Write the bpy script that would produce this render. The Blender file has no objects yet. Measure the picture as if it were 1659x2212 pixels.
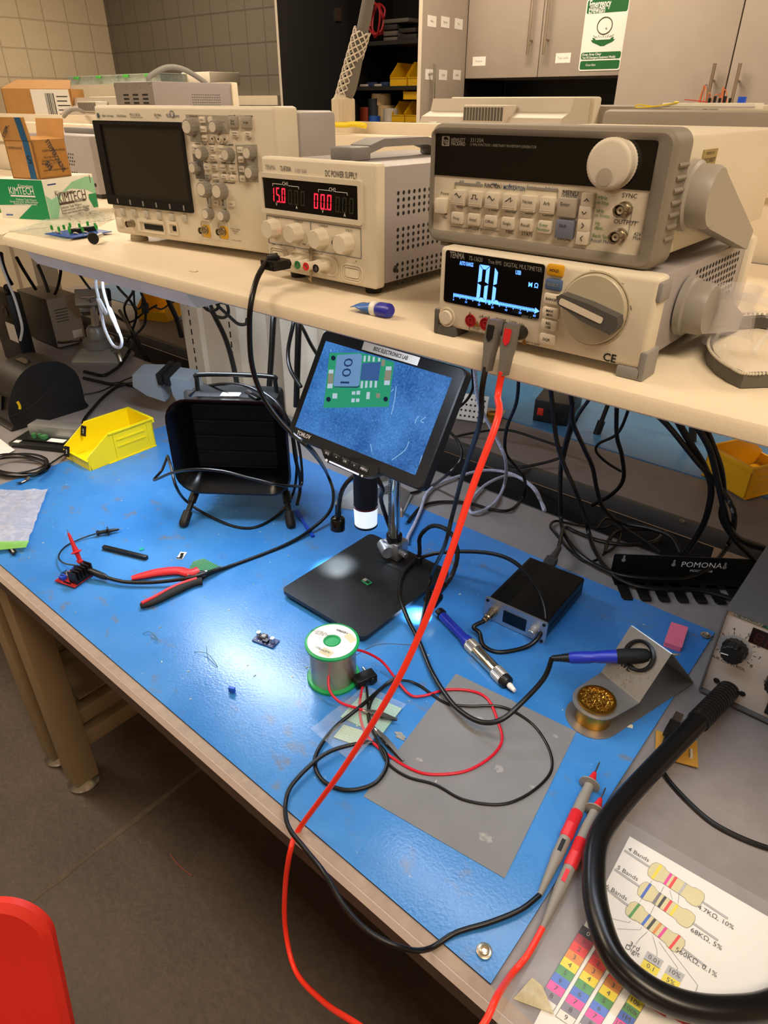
import bpy, bmesh, math, random
from mathutils import Vector, Matrix
random.seed(7)
PI = math.pi
SC = bpy.context.scene
COL = SC.collection
V = Vector
# ------------------------------------------------------------------ camera
YAW, PIT, ROL, FPX, CH = 0.702430, 0.545338, -0.00415973, 1449.66, 1.585
_fw = V((-math.sin(YAW)*math.cos(PIT), math.cos(YAW)*math.cos(PIT), -math.sin(PIT)))
_r = V((math.cos(YAW), math.sin(YAW), 0)); _d = _fw.cross(_r)
_r2 = _r*math.cos(ROL)+_d*math.sin(ROL); _d2 = _d*math.cos(ROL)-_r*math.sin(ROL)
CP = V((0, 0, CH))
def ray(x, y): return _r2*(x-829.5)+_d2*(y-1106.0)+_fw*FPX
def az(x, y, z): q = ray(x, y); return CP+q*((z-CH)/q.z)
def ay(x, y, Y): q = ray(x, y); return CP+q*(Y/q.y)
def ax(x, y, X): q = ray(x, y); return CP+q*(X/q.x)
cam = bpy.data.objects.new('camera', bpy.data.cameras.new('camera')); COL.objects.link(cam)
cam.matrix_world = Matrix(((_r2.x, -_d2.x, -_fw.x, 0), (_r2.y, -_d2.y, -_fw.y, 0), (_r2.z, -_d2.z, -_fw.z, CH), (0, 0, 0, 1)))
cam.data.sensor_fit = 'VERTICAL'; cam.data.sensor_height = 36; cam.data.lens = FPX/2212*36
cam.data.clip_start = .02; SC.camera = cam
BT, SH, FL = 0.76, 1.363, 0.0          # bench top, shelf top, floor
# ------------------------------------------------------------------ materials
def lin(h):
    h = h.lstrip('#'); c = [int(h[i:i+2], 16)/255 for i in (0, 2, 4)]
    return [x/12.92 if x <= .04045 else ((x+.055)/1.055)**2.4 for x in c]+[1]
MATS = {}
def M(name, hx, rough=.5, metal=0, var=.08, sc=12, bump=0, bsc=200, emi=0, ecol=None, trans=0, coat=0, ior=1.45, alpha=1, spec=.5, aniso=None):
    if name in MATS: return MATS[name]
    m = bpy.data.materials.new(name); m.use_nodes = True; nt = m.node_tree; N, L = nt.nodes, nt.links
    b = N['Principled BSDF']; c = lin(hx)
    tc = N.new('ShaderNodeTexCoord'); nz = N.new('ShaderNodeTexNoise'); nz.inputs['Scale'].default_value = sc; nz.inputs['Detail'].default_value = 4
    mp = N.new('ShaderNodeMapping'); L.new(tc.outputs['Object'], mp.inputs[0]); L.new(mp.outputs[0], nz.inputs['Vector'])
    if aniso: mp.inputs['Scale'].default_value = aniso
    cr = N.new('ShaderNodeValToRGB'); e = cr.color_ramp.elements
    e[0].position = .3; e[1].position = .7
    e[0].color = [x*(1-var) for x in c[:3]]+[1]; e[1].color = [min(1, x*(1+var)) for x in c[:3]]+[1]
    L.new(nz.outputs['Fac'], cr.inputs[0]); L.new(cr.outputs[0], b.inputs['Base Color'])
    b.inputs['Roughness'].default_value = rough; b.inputs['Metallic'].default_value = metal
    b.inputs['IOR'].default_value = ior; b.inputs['Specular IOR Level'].default_value = spec
    if trans: b.inputs['Transmission Weight'].default_value = trans
    if coat: b.inputs['Coat Weight'].default_value = coat; b.inputs['Coat Roughness'].default_value = .1
    if alpha < 1: b.inputs['Alpha'].default_value = alpha
    if emi: b.inputs['Emission Color'].default_value = lin(ecol or hx); b.inputs['Emission Strength'].default_value = emi
    if bump:
        n2 = N.new('ShaderNodeTexNoise'); n2.inputs['Scale'].default_value = bsc; L.new(tc.outputs['Object'], n2.inputs['Vector'])
        bp = N.new('ShaderNodeBump'); bp.inputs['Strength'].default_value = bump; bp.inputs['Distance'].default_value = .002
        L.new(n2.outputs['Fac'], bp.inputs['Height']); L.new(bp.outputs[0], b.inputs['Normal'])
    MATS[name] = m; return m
# ------------------------------------------------------------------ mesh builder
_TXT = {}
def txt_mesh(s, bold=False):
    k = (s, bold)
    if k not in _TXT:
        cu = bpy.data.curves.new('t', 'FONT'); cu.body = s; cu.resolution_u = 2; cu.align_x = 'CENTER'; cu.align_y = 'CENTER'; cu.size = 1
        if bold: cu.offset = .022
        o = bpy.data.objects.new('t', cu); me = bpy.data.meshes.new_from_object(o)
        vs = [v.co.copy() for v in me.vertices]; fs = [tuple(p.vertices) for p in me.polygons]
        bpy.data.objects.remove(o); bpy.data.curves.remove(cu); bpy.data.meshes.remove(me); _TXT[k] = (vs, fs)
    return _TXT[k]
def T(x=0, y=0, z=0): return Matrix.Translation((x, y, z))
def RX(a): return Matrix.Rotation(math.radians(a), 4, 'X')
def RY(a): return Matrix.Rotation(math.radians(a), 4, 'Y')
def RZ(a): return Matrix.Rotation(math.radians(a), 4, 'Z')
def frame(o, x, y):                     # matrix from origin, x axis, rough y axis
    x = V(x).normalized(); z = x.cross(V(y)).normalized(); y = z.cross(x)
    return Matrix(((x.x, y.x, z.x, o[0]), (x.y, y.y, z.y, o[1]), (x.z, y.z, z.z, o[2]), (0, 0, 0, 1)))
def align(p0, p1):                      # matrix with z axis from p0 to p1
    z = (V(p1)-V(p0)).normalized(); a = V((0, 0, 1)) if abs(z.z) < .95 else V((1, 0, 0))
    x = a.cross(z).normalized(); y = z.cross(x)
    return Matrix(((x.x, y.x, z.x, p0[0]), (x.y, y.y, z.y, p0[1]), (x.z, y.z, z.z, p0[2]), (0, 0, 0, 1)))
def spline(pts, n=8, closed=False):
    pts = [V(p) for p in pts]; out = []; m = len(pts)
    if m < 3: return pts
    for i in range(m if closed else m-1):
        if closed: p0, p1, p2, p3 = pts[i-1], pts[i], pts[(i+1) % m], pts[(i+2) % m]
        else: p0, p1, p2, p3 = pts[max(i-1, 0)], pts[i], pts[i+1], pts[min(i+2, m-1)]
        for k in range(n):
            t = k/n; out.append(.5*((2*p1)+(p2-p0)*t+(2*p0-5*p1+4*p2-p3)*t*t+(3*p1-p0-3*p2+p3)*t**3))
    if not closed: out.append(pts[-1])
    return out
class MB:
    def __init__(s): s.bm = bmesh.new(); s.mi = 0; s.X = Matrix.Identity(4)
    def _new(s, f0): 
        for f in list(s.bm.faces)[f0:]: f.material_index = s.mi
    def add(s, vs, fs, mx=None):
        mx = s.X @ mx if mx is not None else s.X
        b = [s.bm.verts.new(mx @ V(v)) for v in vs]
        for f in fs:
            try: q = s.bm.faces.new([b[i] for i in f]); q.material_index = s.mi
            except ValueError: pass
        return s
    def box(s, x0, x1, y0, y1, z0, z1, bev=0, mx=None, seg=2):
        vs = [(x, y, z) for x in (x0, x1) for y in (y0, y1) for z in (z0, z1)]
        fs = [(0, 1, 3, 2), (4, 6, 7, 5), (0, 4, 5, 1), (2, 3, 7, 6), (0, 2, 6, 4), (1, 5, 7, 3)]
        if not bev: return s.add(vs, fs, mx)
        t = bmesh.new(); b = [t.verts.new(v) for v in vs]
        for f in fs: t.faces.new([b[i] for i in f])
        bmesh.ops.bevel(t, geom=t.edges[:], offset=bev, segments=seg, affect='EDGES', profile=.5)
        t.verts.index_update(); r = s.add([v.co for v in t.verts], [[v.index for v in f.verts] for f in t.faces], mx); t.free(); return r
    def cyl(s, p0, p1, r0, r1=None, n=20, cap=True):
        r1 = r0 if r1 is None else r1; mx = align(p0, p1); h = (V(p1)-V(p0)).length
        vs = [(r0*math.cos(2*PI*i/n), r0*math.sin(2*PI*i/n), 0) for i in range(n)]+[(r1*math.cos(2*PI*i/n), r1*math.sin(2*PI*i/n), h) for i in range(n)]
        fs = [(i, (i+1) % n, n+(i+1) % n, n+i) for i in range(n)]
        if cap: fs += [tuple(range(n))[::-1], tuple(range(n, 2*n))]
        return s.add(vs, fs, mx)
    def lathe(s, prof, mx=None, n=28, closed=False, flute=0, fn=0):
        vs = []; fs = []; m = len(prof)
        for i in range(n):
            a = 2*PI*i/n; k = 1-(flute if fn and (i*fn*2//n) % 2 else 0)
            for r, z in prof: vs.append((r*k*math.cos(a), r*k*math.sin(a), z))
        for i in range(n):
            j = (i+1) % n
            for q in range(m if closed else m-1): w = (q+1) % m; fs.append((i*m+q, j*m+q, j*m+w, i*m+w))
        if not closed:
            if prof[0][0] > 1e-6: fs.append(tuple(i*m for i in range(n))[::-1])
            if prof[-1][0] > 1e-6: fs.append(tuple(i*m+m-1 for i in range(n)))
        return s.add(vs, fs, mx)
    def tube(s, pts, r, n=10, sm=8, closed=False, r1=None, rf=None, flat=None, up=None):
        P = spline(pts, sm, closed) if sm else [V(p) for p in pts]
        m = len(P); vs = []; fs = []; nrm = None
        for i, p in enumerate(P):
            if closed: t = P[(i+1) % m]-P[i-1]
            else: t = P[min(i+1, m-1)]-P[max(i-1, 0)]
            t = t.normalized() if t.length > 1e-9 else V((0, 0, 1))
            if nrm is None or up is not None: a = V(up) if up is not None else (V((0, 0, 1)) if abs(t.z) < .9 else V((1, 0, 0))); nrm = (a-t*a.dot(t)).normalized()
            else: nrm = (nrm-t*nrm.dot(t)).normalized()
            bi = t.cross(nrm); u = i/max(1, m-1)
            rr = rf(u) if rf else (r+(r1-r)*u if r1 is not None else r)
            for k in range(n):
                a = 2*PI*k/n; fy = rr*(flat or 1)
                vs.append(p+nrm*math.sin(a)*fy+bi*math.cos(a)*rr)
        for i in range(m if closed else m-1):
            j = (i+1) % m
            for k in range(n): fs.append((i*n+k, i*n+(k+1) % n, j*n+(k+1) % n, j*n+k))
        if not closed: fs += [tuple(range(n))[::-1], tuple(range((m-1)*n, m*n))]
        return s.add(vs, fs)
    def prism(s, poly, z0, z1, mx=None, bev=0):
        n = len(poly); vs = [(x, y, z0) for x, y in poly]+[(x, y, z1) for x, y in poly]
        fs = [tuple(range(n))[::-1], tuple(range(n, 2*n))]+[(i, (i+1) % n, n+(i+1) % n, n+i) for i in range(n)]
        if not bev: return s.add(vs, fs, mx)
        t = bmesh.new(); b = [t.verts.new(v) for v in vs]
        for f in fs: t.faces.new([b[i] for i in f])
        bmesh.ops.bevel(t, geom=[e for e in t.edges if len(e.link_faces) == 2 and e.calc_face_angle(0) > .5], offset=bev, segments=2, affect='EDGES', profile=.5)
        t.verts.index_update(); r = s.add([v.co for v in t.verts], [[v.index for v in f.verts] for f in t.faces], mx); t.free(); return r
    def ring(s, outer, inner, z0, z1, mx=None):         # frame between two polygons of equal count
        n = len(outer); vs = [(x, y, z) for z in (z0, z1) for P in (outer, inner) for x, y in P]; fs = []
        for i in range(n):
            j = (i+1) % n
            fs += [(i, j, n+j, n+i)[::-1], (2*n+i, 2*n+j, 3*n+j, 3*n+i), (i, j, 2*n+j, 2*n+i), (n+i, n+j, 3*n+j, 3*n+i)[::-1]]
        return s.add(vs, fs, mx)
    def ball(s, c, r, n=12, sc=(1, 1, 1)):
        prof = [(r*math.sin(PI*i/n), -r*math.cos(PI*i/n)) for i in range(n+1)]
        prof[0] = (0, -r); prof[-1] = (0, r)
        return s.lathe(prof, T(*c) @ Matrix.Diagonal((*sc, 1)), n=2*n)
    def text(s, t, x, y, size, mx=None, w=None, al='C', bold=False, rot=0, stretch=1):
        vs, fs = txt_mesh(t, bold)
        if not vs: return s
        x0 = min(v.x for v in vs); x1 = max(v.x for v in vs); kx = size*stretch if w is None else w/max(1e-6, x1-x0)
        dx = -(x0+x1)/2 if al == 'C' else (-x0 if al == 'L' else -x1)
        R = RZ(rot)
        return s.add([R @ V(((v.x+dx)*kx, v.y*size, 0))+V((x, y, 0)) for v in vs], fs, mx)
    def build(s, name, mats, parent=None, mx=None, ang=35, wn=True):
        bmesh.ops.remove_doubles(s.bm, verts=s.bm.verts, dist=1e-7)
        bmesh.ops.recalc_face_normals(s.bm, faces=s.bm.faces)
        me = bpy.data.meshes.new(name); s.bm.to_mesh(me); s.bm.free()
        for m in (mats if isinstance(mats, (list, tuple)) else [mats]): me.materials.append(m)
        me.polygons.foreach_set('use_smooth', [True]*len(me.polygons)); me.set_sharp_from_angle(angle=math.radians(ang))
        o = bpy.data.objects.new(name, me); COL.objects.link(o)
        if mx is not None: o.matrix_local = mx
        if parent: o.parent = parent
        return o
def rrect(x0, x1, y0, y1, r, n=5):
    out = []
    for cx, cy, a0 in ((x1-r, y1-r, 0), (x0+r, y1-r, 90), (x0+r, y0+r, 180), (x1-r, y0+r, 270)):
        for i in range(n+1): a = math.radians(a0+90*i/n); out.append((cx+r*math.cos(a), cy+r*math.sin(a)))
    return out
def circ(x, y, r, n=24): return [(x+r*math.cos(2*PI*i/n), y+r*math.sin(2*PI*i/n)) for i in range(n)]
def tag(o, label, cat, group=None, kind=None):
    o['label'] = label; o['category'] = cat
    if group: o['group'] = group
    if kind: o['kind'] = kind
    return o
def thing(name, label, cat, mx=None, group=None):
    o = bpy.data.objects.new(name, None); COL.objects.link(o); o.empty_display_size = .02
    if mx is not None: o.matrix_world = mx
    return tag(o, label, cat, group)
def struct(o): o['kind'] = 'structure'; return o
def stuff(o): o['kind'] = 'stuff'; return o
def inst(src, parent, mx, name=None):
    o = src.copy(); COL.objects.link(o); o.parent = parent; o.matrix_parent_inverse = Matrix.Identity(4); o.matrix_local = mx
    return o
FR = RX(90)                              # text plane -> front panel (x right, z up, facing -y)
def cable(name, label, pts, r, mat, cat='cable', n=10, sm=8, group=None, **k):
    c = sum((V(p) for p in pts), V())/len(pts)
    m = MB(); m.tube([V(p)-V(pts[0]) for p in pts], r, n, sm, **k); o = m.build(name, mat, None, T(*pts[0])); return tag(o, label, cat, group)
def Z(x, y, h=.004): return az(x, y, BT+h)
# ------------------------------------------------------------------ palette
cream = M('cream_paint', 'e4d6bd', .42, var=.02, bump=.08, bsc=600)
putty = M('putty_plastic', 'd6cbb6', .5, var=.03, bump=.08, bsc=900)
puttyd = M('putty_dark', 'b5aea0', .5, var=.03)
greyp = M('grey_steel_paint', '9b9494', .45, var=.03, bump=.15, bsc=700)
midg = M('mid_grey_plastic', '8b8884', .5, var=.03)
dgrey = M('dark_grey_plastic', '55534f', .5, var=.05)
blk = M('black_plastic', '121212', .38, var=.2)
blkm = M('black_matt', '0c0c0c', .7, var=.2)
blks = M('black_steel', '0d0d0e', .45, var=.2, bump=.1, bsc=900)
cab = M('black_cable', '0b0b0b', .35, var=.2)
gls = M('black_glass', '060606', .08, var=.05)
wht = M('white_plastic', 'e9e7e0', .45, var=.03)
steel = M('steel', 'b8b6b2', .28, metal=1, var=.06, sc=40)
chrome = M('chrome', 'd8d8d6', .12, metal=1, var=.03)
alu = M('brushed_aluminium', 'c4c6c9', .35, metal=.9, var=.04, sc=200)
brass = M('brass', 'c9962e', .3, metal=1, var=.1)
ink = M('black_ink', '181818', .6)
inkg = M('grey_ink', '8a8780', .6)
inkw = M('white_ink', 'e6e6e6', .6)
inkb = M('blue_ink', '3f5573', .6)
inkn = M('green_ink', '2f7a3c', .6)
orang = M('orange_ink', 'd06a1c', .6)
red = M('red_rubber', 'd3232a', .42, var=.04)
bblue = M('bright_blue_plastic', '1e33b4', .35, var=.05)
yel = M('yellow_plastic', 'f3d80b', .38, var=.03)
paper = M('white_paper', 'ece9e2', .7, var=.02)
card = M('cardboard', 'bb8a4e', .8, var=.06, sc=30)
lam = M('grey_laminate', '8b8482', .42, var=.07, sc=40, bump=.12, bsc=900)
pcbg = M('green_circuit_board', '1f7a4b', .4, var=.1, sc=60)
pcbb = M('blue_circuit_board', '2450a8', .4, var=.1, sc=60)
pcbr = M('red_circuit_board', 'a71e1e', .4, var=.1, sc=60)
def node_mat(name, rough=.5):
    m = bpy.data.materials.new(name); m.use_nodes = True; nt = m.node_tree; b = nt.nodes['Principled BSDF']; b.inputs['Roughness'].default_value = rough
    return m, nt.nodes, nt.links, b
def nn(N, t, **k):
    n = N.new('ShaderNode'+t)
    for a, v in k.items():
        if a in n.inputs: n.inputs[a].default_value = v
        else: setattr(n, a, v)
    return n
def ramp(N, L, src, stops):
    r = N.new('ShaderNodeValToRGB'); e = r.color_ramp.elements
    while len(e) < len(stops): e.new(.5)
    for x, (p, c) in zip(e, stops): x.position = p; x.color = c
    L.new(src, r.inputs[0]); return r.outputs[0]
def mixc(N, L, f, a, b, mode='MIX'):
    x = N.new('ShaderNodeMix'); x.data_type = 'RGBA'; x.blend_type = mode
    for s, i in ((f, 0), (a, 6), (b, 7)):
        if isinstance(s, (int, float, list, tuple)): x.inputs[i].default_value = s
        else: L.new(s, x.inputs[i])
    return x.outputs[2]
def matmat(name, base, worn, st):
    m, N, L, b = node_mat(name, .38); tc = nn(N, 'TexCoord')
    n1 = nn(N, 'TexNoise', Scale=5, Detail=5); L.new(tc.outputs['Object'], n1.inputs['Vector'])
    c = ramp(N, L, n1.outputs['Fac'], [(.3, lin(base)), (.75, lin(worn))])
    mp = nn(N, 'Mapping', Scale=(1.0, 1.6, 1)); mp.inputs['Rotation'].default_value = (0, 0, .5); L.new(tc.outputs['Object'], mp.inputs[0])
    n2 = nn(N, 'TexNoise', Scale=19, Detail=3, Roughness=.55); L.new(mp.outputs[0], n2.inputs['Vector'])
    n3 = nn(N, 'TexNoise', Scale=2.2, Detail=2); L.new(tc.outputs['Object'], n3.inputs['Vector'])
    f = ramp(N, L, n2.outputs['Fac'], [(.60, (0, 0, 0, 1)), (.74, (1, 1, 1, 1))])
    f3 = ramp(N, L, n3.outputs['Fac'], [(.40, (0, 0, 0, 1)), (.55, (1, 1, 1, 1))])
    f2 = nn(N, 'Math', operation='MULTIPLY'); L.new(f, f2.inputs[0]); L.new(f3, f2.inputs[1])
    f4 = nn(N, 'Math', operation='MULTIPLY'); L.new(f2.outputs[0], f4.inputs[0]); f4.inputs[1].default_value = st
    c = mixc(N, L, f4.outputs[0], c, lin('77683f'))
    n5 = nn(N, 'TexNoise', Scale=120, Detail=2); L.new(tc.outputs['Object'], n5.inputs['Vector'])
    f5 = ramp(N, L, n5.outputs['Fac'], [(.74, (0, 0, 0, 1)), (.79, (.55, .55, .55, 1))])
    c = mixc(N, L, f5, c, lin('9fb6cc')); L.new(c, b.inputs['Base Color'])
    rr = ramp(N, L, n1.outputs['Fac'], [(.3, (.2, .2, .2, 1)), (.7, (.34, .34, .34, 1))]); L.new(rr, b.inputs['Roughness'])
    n6 = nn(N, 'TexNoise', Scale=260, Detail=2); L.new(tc.outputs['Object'], n6.inputs['Vector'])
    bp = nn(N, 'Bump', Strength=.22, Distance=.001); L.new(n6.outputs['Fac'], bp.inputs['Height']); L.new(bp.outputs[0], b.inputs['Normal'])
    return m
blue_mat = matmat('blue_bench_mat', '2f76bf', '468bce', .72)
far_mat = matmat('far_blue_mat', '3a6d9a', '47789f', .4)
# floor: stained concrete with control joint
def floor_mat():
    m, N, L, b = node_mat('stained_concrete', .55); tc = nn(N, 'TexCoord')
    n = nn(N, 'TexNoise', Scale=2.3, Detail=7, Roughness=.65); L.new(tc.outputs['Object'], n.inputs['Vector'])
    c = ramp(N, L, n.outputs['Fac'], [(.3, lin('3d312a')), (.55, lin('55453a')), (.75, lin('645244'))])
    n2 = nn(N, 'TexNoise', Scale=55, Detail=3); L.new(tc.outputs['Object'], n2.inputs['Vector'])
    c = mixc(N, L, .35, c, ramp(N, L, n2.outputs['Fac'], [(.35, lin('2a2521')), (.7, lin('4c4339'))]))
    n3 = nn(N, 'TexNoise', Scale=150, Detail=1); L.new(tc.outputs['Object'], n3.inputs['Vector'])
    c = mixc(N, L, ramp(N, L, n3.outputs['Fac'], [(.75, (0, 0, 0, 1)), (.8, (.6, .6, .6, 1))]), c, lin('7d7364')); L.new(c, b.inputs['Base Color'])
    bp = nn(N, 'Bump', Strength=.3, Distance=.004); L.new(n2.outputs['Fac'], bp.inputs['Height']); L.new(bp.outputs[0], b.inputs['Normal'])
    return m
def tile_mat(name, hx, joint, ux, off=(0, 0)):
    m, N, L, b = node_mat(name, .6); tc = nn(N, 'TexCoord'); sp = nn(N, 'SeparateXYZ'); L.new(tc.outputs['Object'], sp.inputs[0])
    cb = nn(N, 'CombineXYZ'); L.new(sp.outputs[ux], cb.inputs[0]); L.new(sp.outputs[2], cb.inputs[1])
    mp = nn(N, 'Mapping'); mp.inputs['Location'].default_value = (off[0], off[1], 0); L.new(cb.outputs[0], mp.inputs[0])
    br = nn(N, 'TexBrick', offset=0.0); 
    for k, v in (('Scale', 1), ('Brick Width', .2032), ('Row Height', .2032), ('Mortar Size', .0055), ('Mortar Smooth', .3)): br.inputs[k].default_value = v
    a = lin(hx); br.inputs['Color1'].default_value = a; br.inputs['Color2'].default_value = [x*1.06 for x in a[:3]]+[1]; br.inputs['Mortar'].default_value = lin(joint)
    L.new(mp.outputs[0], br.inputs['Vector']); n = nn(N, 'TexNoise', Scale=70, Detail=3); L.new(tc.outputs['Object'], n.inputs['Vector'])
    L.new(mixc(N, L, .3, br.outputs['Color'], mixc(N, L, n.outputs['Fac'], [x*.8 for x in a[:3]]+[1], [min(1, x*1.15) for x in a[:3]]+[1])), b.inputs['Base Color'])
    ad = nn(N, 'Math', operation='MULTIPLY_ADD'); L.new(br.outputs['Fac'], ad.inputs[0]); ad.inputs[1].default_value = -2.0; L.new(n.outputs['Fac'], ad.inputs[2])
    bp = nn(N, 'Bump', Strength=.6, Distance=.006); L.new(ad.outputs[0], bp.inputs['Height']); L.new(bp.outputs[0], b.inputs['Normal'])
    return m
# ------------------------------------------------------------------ room shell
WX, WY, CE = -6.63, 4.0, 2.9
def slab(name, x0, x1, y0, y1, z0, z1, m): b = MB(); b.box(x0, x1, y0, y1, z0, z1); return struct(b.build(name, m))
slab('floor', WX, 2.6, -6, WY, -.1, 0, floor_mat())
slab('ceiling', WX, 2.6, -6, WY, CE, CE+.1, M('ceiling_tile', 'dcd6c8', .9, var=.05, sc=30))
slab('wall_back', WX, 2.6, WY, WY+.1, 0, CE, tile_mat('grey_block', '6f685c', '554f45', 0, (.07, .06)))
slab('wall_left', WX-.1, WX, -6, WY+.1, 0, CE, tile_mat('cream_block', 'd6c6aa', 'b3a389', 1, (.03, .06)))
slab('wall_right', 2.6, 2.7, -6, WY+.1, 0, CE, tile_mat('cream_block_right', 'd6c6aa', 'b3a389', 1))
slab('wall_front', WX, 2.6, -6.1, -6, 0, CE, tile_mat('cream_block_front', 'd6c6aa', 'b3a389', 0))
zt = ay(540, 214, WY).z
slab('trim_1', WX, ay(608, 214, WY).x, WY-.04, WY, zt-.04, zt+.022, cream)
# floor joint
g0, g1 = az(20, 1985, 0), az(440, 1655, 0); d = (g1-g0).normalized(); g0 -= d*.6; g1 += d*.8; sd = V((-d.y, d.x, 0))*.006
b = MB(); rr = random.Random(3); k = 60; P = []
for i in range(k+1):
    p = g0.lerp(g1, i/k); w = 1+rr.uniform(-.5, .5); P += [p+sd*w+V((0, 0, .0006)), p-sd*w+V((0, 0, .0006))]
b.add(P, [(2*i, 2*i+1, 2*i+3, 2*i+2) for i in range(k)]); struct(b.build('trim_2', M('joint_filler', '5c5143', .8, var=.2, sc=60)))
# ------------------------------------------------------------------ lamps
def area(name, loc, sx, sy, e, col, rot=(0, 0, 0)):
    l = bpy.data.lights.new(name, 'AREA'); l.shape = 'RECTANGLE'; l.size = sx; l.size_y = sy; l.energy = e; l.color = col
    o = bpy.data.objects.new(name, l); COL.objects.link(o); o.location = loc; o.rotation_euler = rot; return o
WARM = (1.0, .81, .60)
for i, (x, y) in enumerate(((-4.6, 2.6), (-1.9, 2.6), (.9, 2.6), (-4.6, -.1), (-2.2, -.05), (.7, -.05), (-3.2, -3.6), (-.9, -3.6), (1.2, -3.6))):
    b = MB(); b.ring(rrect(-.62, .62, -.32, .32, .01), rrect(-.58, .58, -.28, .28, .01), -.02, 0); t = thing('ceiling_light', 'rectangular ceiling light troffer above the benches', 'ceiling light', T(x, y, CE-.0), 'ceiling lights')
    b.build('light_frame', wht, t); area('lamp', (x, y, CE-.03), 1.14, .54, (44 if y > 1 else (38 if y > -1 else 27)), WARM)
SC.world = bpy.data.worlds.new('world'); SC.world.use_nodes = True
SC.world.node_tree.nodes['Background'].inputs[0].default_value = (.02, .018, .015, 1)
SC.view_settings.view_transform = 'Standard'; SC.view_settings.look = 'None'; SC.view_settings.gamma = 1; SC.view_settings.exposure = 0
# ------------------------------------------------------------------ near bench
BX0, BX1, BY0, BY1 = -2.9, .62, .335, 1.285; MY0_ = .352
t = thing('workbench', 'grey laminate workbench with tan steel frame carrying the blue mat', 'workbench', T(0, 0, 0))
b = MB(); b.box(BX0, BX1, BY0+.012, BY1, BT-.03, BT); b.build('worktop', lam, t)
b = MB(); b.box(BX0, BX1, BY0-.006, BY0+.0118, BT-.031, BT-.0065); b.build('edge_band', M('brown_edge', '4b3d36', .5, var=.1), t); b = MB(); b.prism([(BY0-.006, -.0065), (BY0+.0005, 0.0003), (BY0+.0118, .0003), (BY0+.0118, -.0065)], BX0, BX1, Matrix(((0, 0, 1, 0), (1, 0, 0, 0), (0, 1, 0, BT), (0, 0, 0, 1)))); b.build('edge_bevel', M('edge_bevel', 'b3a39a', .35, var=.05), t); b = MB(); b.box(BX0, BX1, BY0+.002, MY0_-.001, BT+.0003, BT+.0007); b.build('warm_lit_strip', M('warm_light_tan', '9c8876', .5, var=.12, sc=60), t)  # Tan strip paints warm ceiling light on grey worktop; pale bevel paints its highlight
tan = M('tan_frame', '8f7b5c', .5, var=.05); 
b = MB(); b.box(BX0, BX1, BY0+.03, BY0+.075, BT-.075, BT-.031, .002); b.build('front_rail', M('brown_rail', '4a3f38', .5), t)
lx = az(133, 1738, .03); LX, LY = -1.42, .345
for (x0, y0) in ((LX, LY), (LX-.13, LY), (.45, LY)):
    b = MB(); b.box(x0, x0+.065, y0, y0+.065, .03, BT-.032, .003); b.build('leg', tan, t)
    b = MB(); b.lathe([(.0, 0), (.04, 0), (.042, .008), (.036, .016), (.03, .03), (0, .03)], T(x0+.032, y0+.032, 0)); b.build('levelling_foot', [steel], t)
for (z0, w) in ((.135, .0), (.215, .0)):
    b = MB(); b.box(LX+.008, LX+.057, LY+.065, BY1-.08, z0, z0+.05, .003); b.build('crossbar', tan, t)
b = MB(); b.box(LX-.008, LX+.075, BY1-.08, BY1-.02, .03, BT-.032, .003); b.build('leg', tan, t)
b = MB(); b.box(-1.567, -1.362, .42, .64, .298, .302); b.box(-1.567, -1.564, .42, .64, .302, .318); b.build('support_plate', tan, t)
# ------------------------------------------------------------------ blue mat
MX0, MX1, MY0, MY1 = -1.695, -.142, .352, 1.106
b = MB(); nx = 60; ny = 24
def matz(u, v):
    h = .0028
    e = max(0, u-.97)/.03*max(0, .4-abs(v-.42))*.009
    return h+e
vs = [(MX0+(MX1-MX0)*i/nx, MY0+(MY1-MY0)*j/ny, BT+matz(i/nx, j/ny)) for i in range(nx+1) for j in range(ny+1)]
fs = [(i*(ny+1)+j, (i+1)*(ny+1)+j, (i+1)*(ny+1)+j+1, i*(ny+1)+j+1) for i in range(nx) for j in range(ny)]
n0 = len(vs)
def bnd(): return [i*(ny+1) for i in range(nx+1)]+[nx*(ny+1)+j for j in range(1, ny+1)]+[i*(ny+1)+ny for i in range(nx-1, -1, -1)]+[j for j in range(ny-1, 0, -1)]
B = bnd(); low = {}
for k in B: low[k] = len(vs); x, y, z = vs[k]; vs.append((x, y, z-.0026))
fs2 = [(B[i], B[(i+1) % len(B)], low[B[(i+1) % len(B)]], low[B[i]]) for i in range(len(B))]
b.add(vs, fs); b.mi = 0
mt = thing('bench_mat', 'worn blue antistatic mat lying on the near workbench', 'mat', T(0, 0, 0))
b.build('mat_sheet', blue_mat, mt)
b = MB(); b.add([vs[k] for k in B]+[vs[low[k]] for k in B], [(i, (i+1) % len(B), len(B)+(i+1) % len(B), len(B)+i) for i in range(len(B))]); b.build('mat_edge', blkm, mt)
for (px, py, u, v) in ((1046, 2055, 0, 0), (1524, 1373, 0, 0)):
    p = az(px, py, BT+.004)
    b = MB(); b.lathe([(0, .001), (.0085, .001), (.009, .0015), (.0075, .002), (.006, .0022), (.0055, .0045), (.004, .005), (.0035, .0045), (.003, .002), (0, .002)], T(*p)); b.build('snap_stud', M('snap_metal', 'cfc4ad', .3, metal=1), mt)
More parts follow.
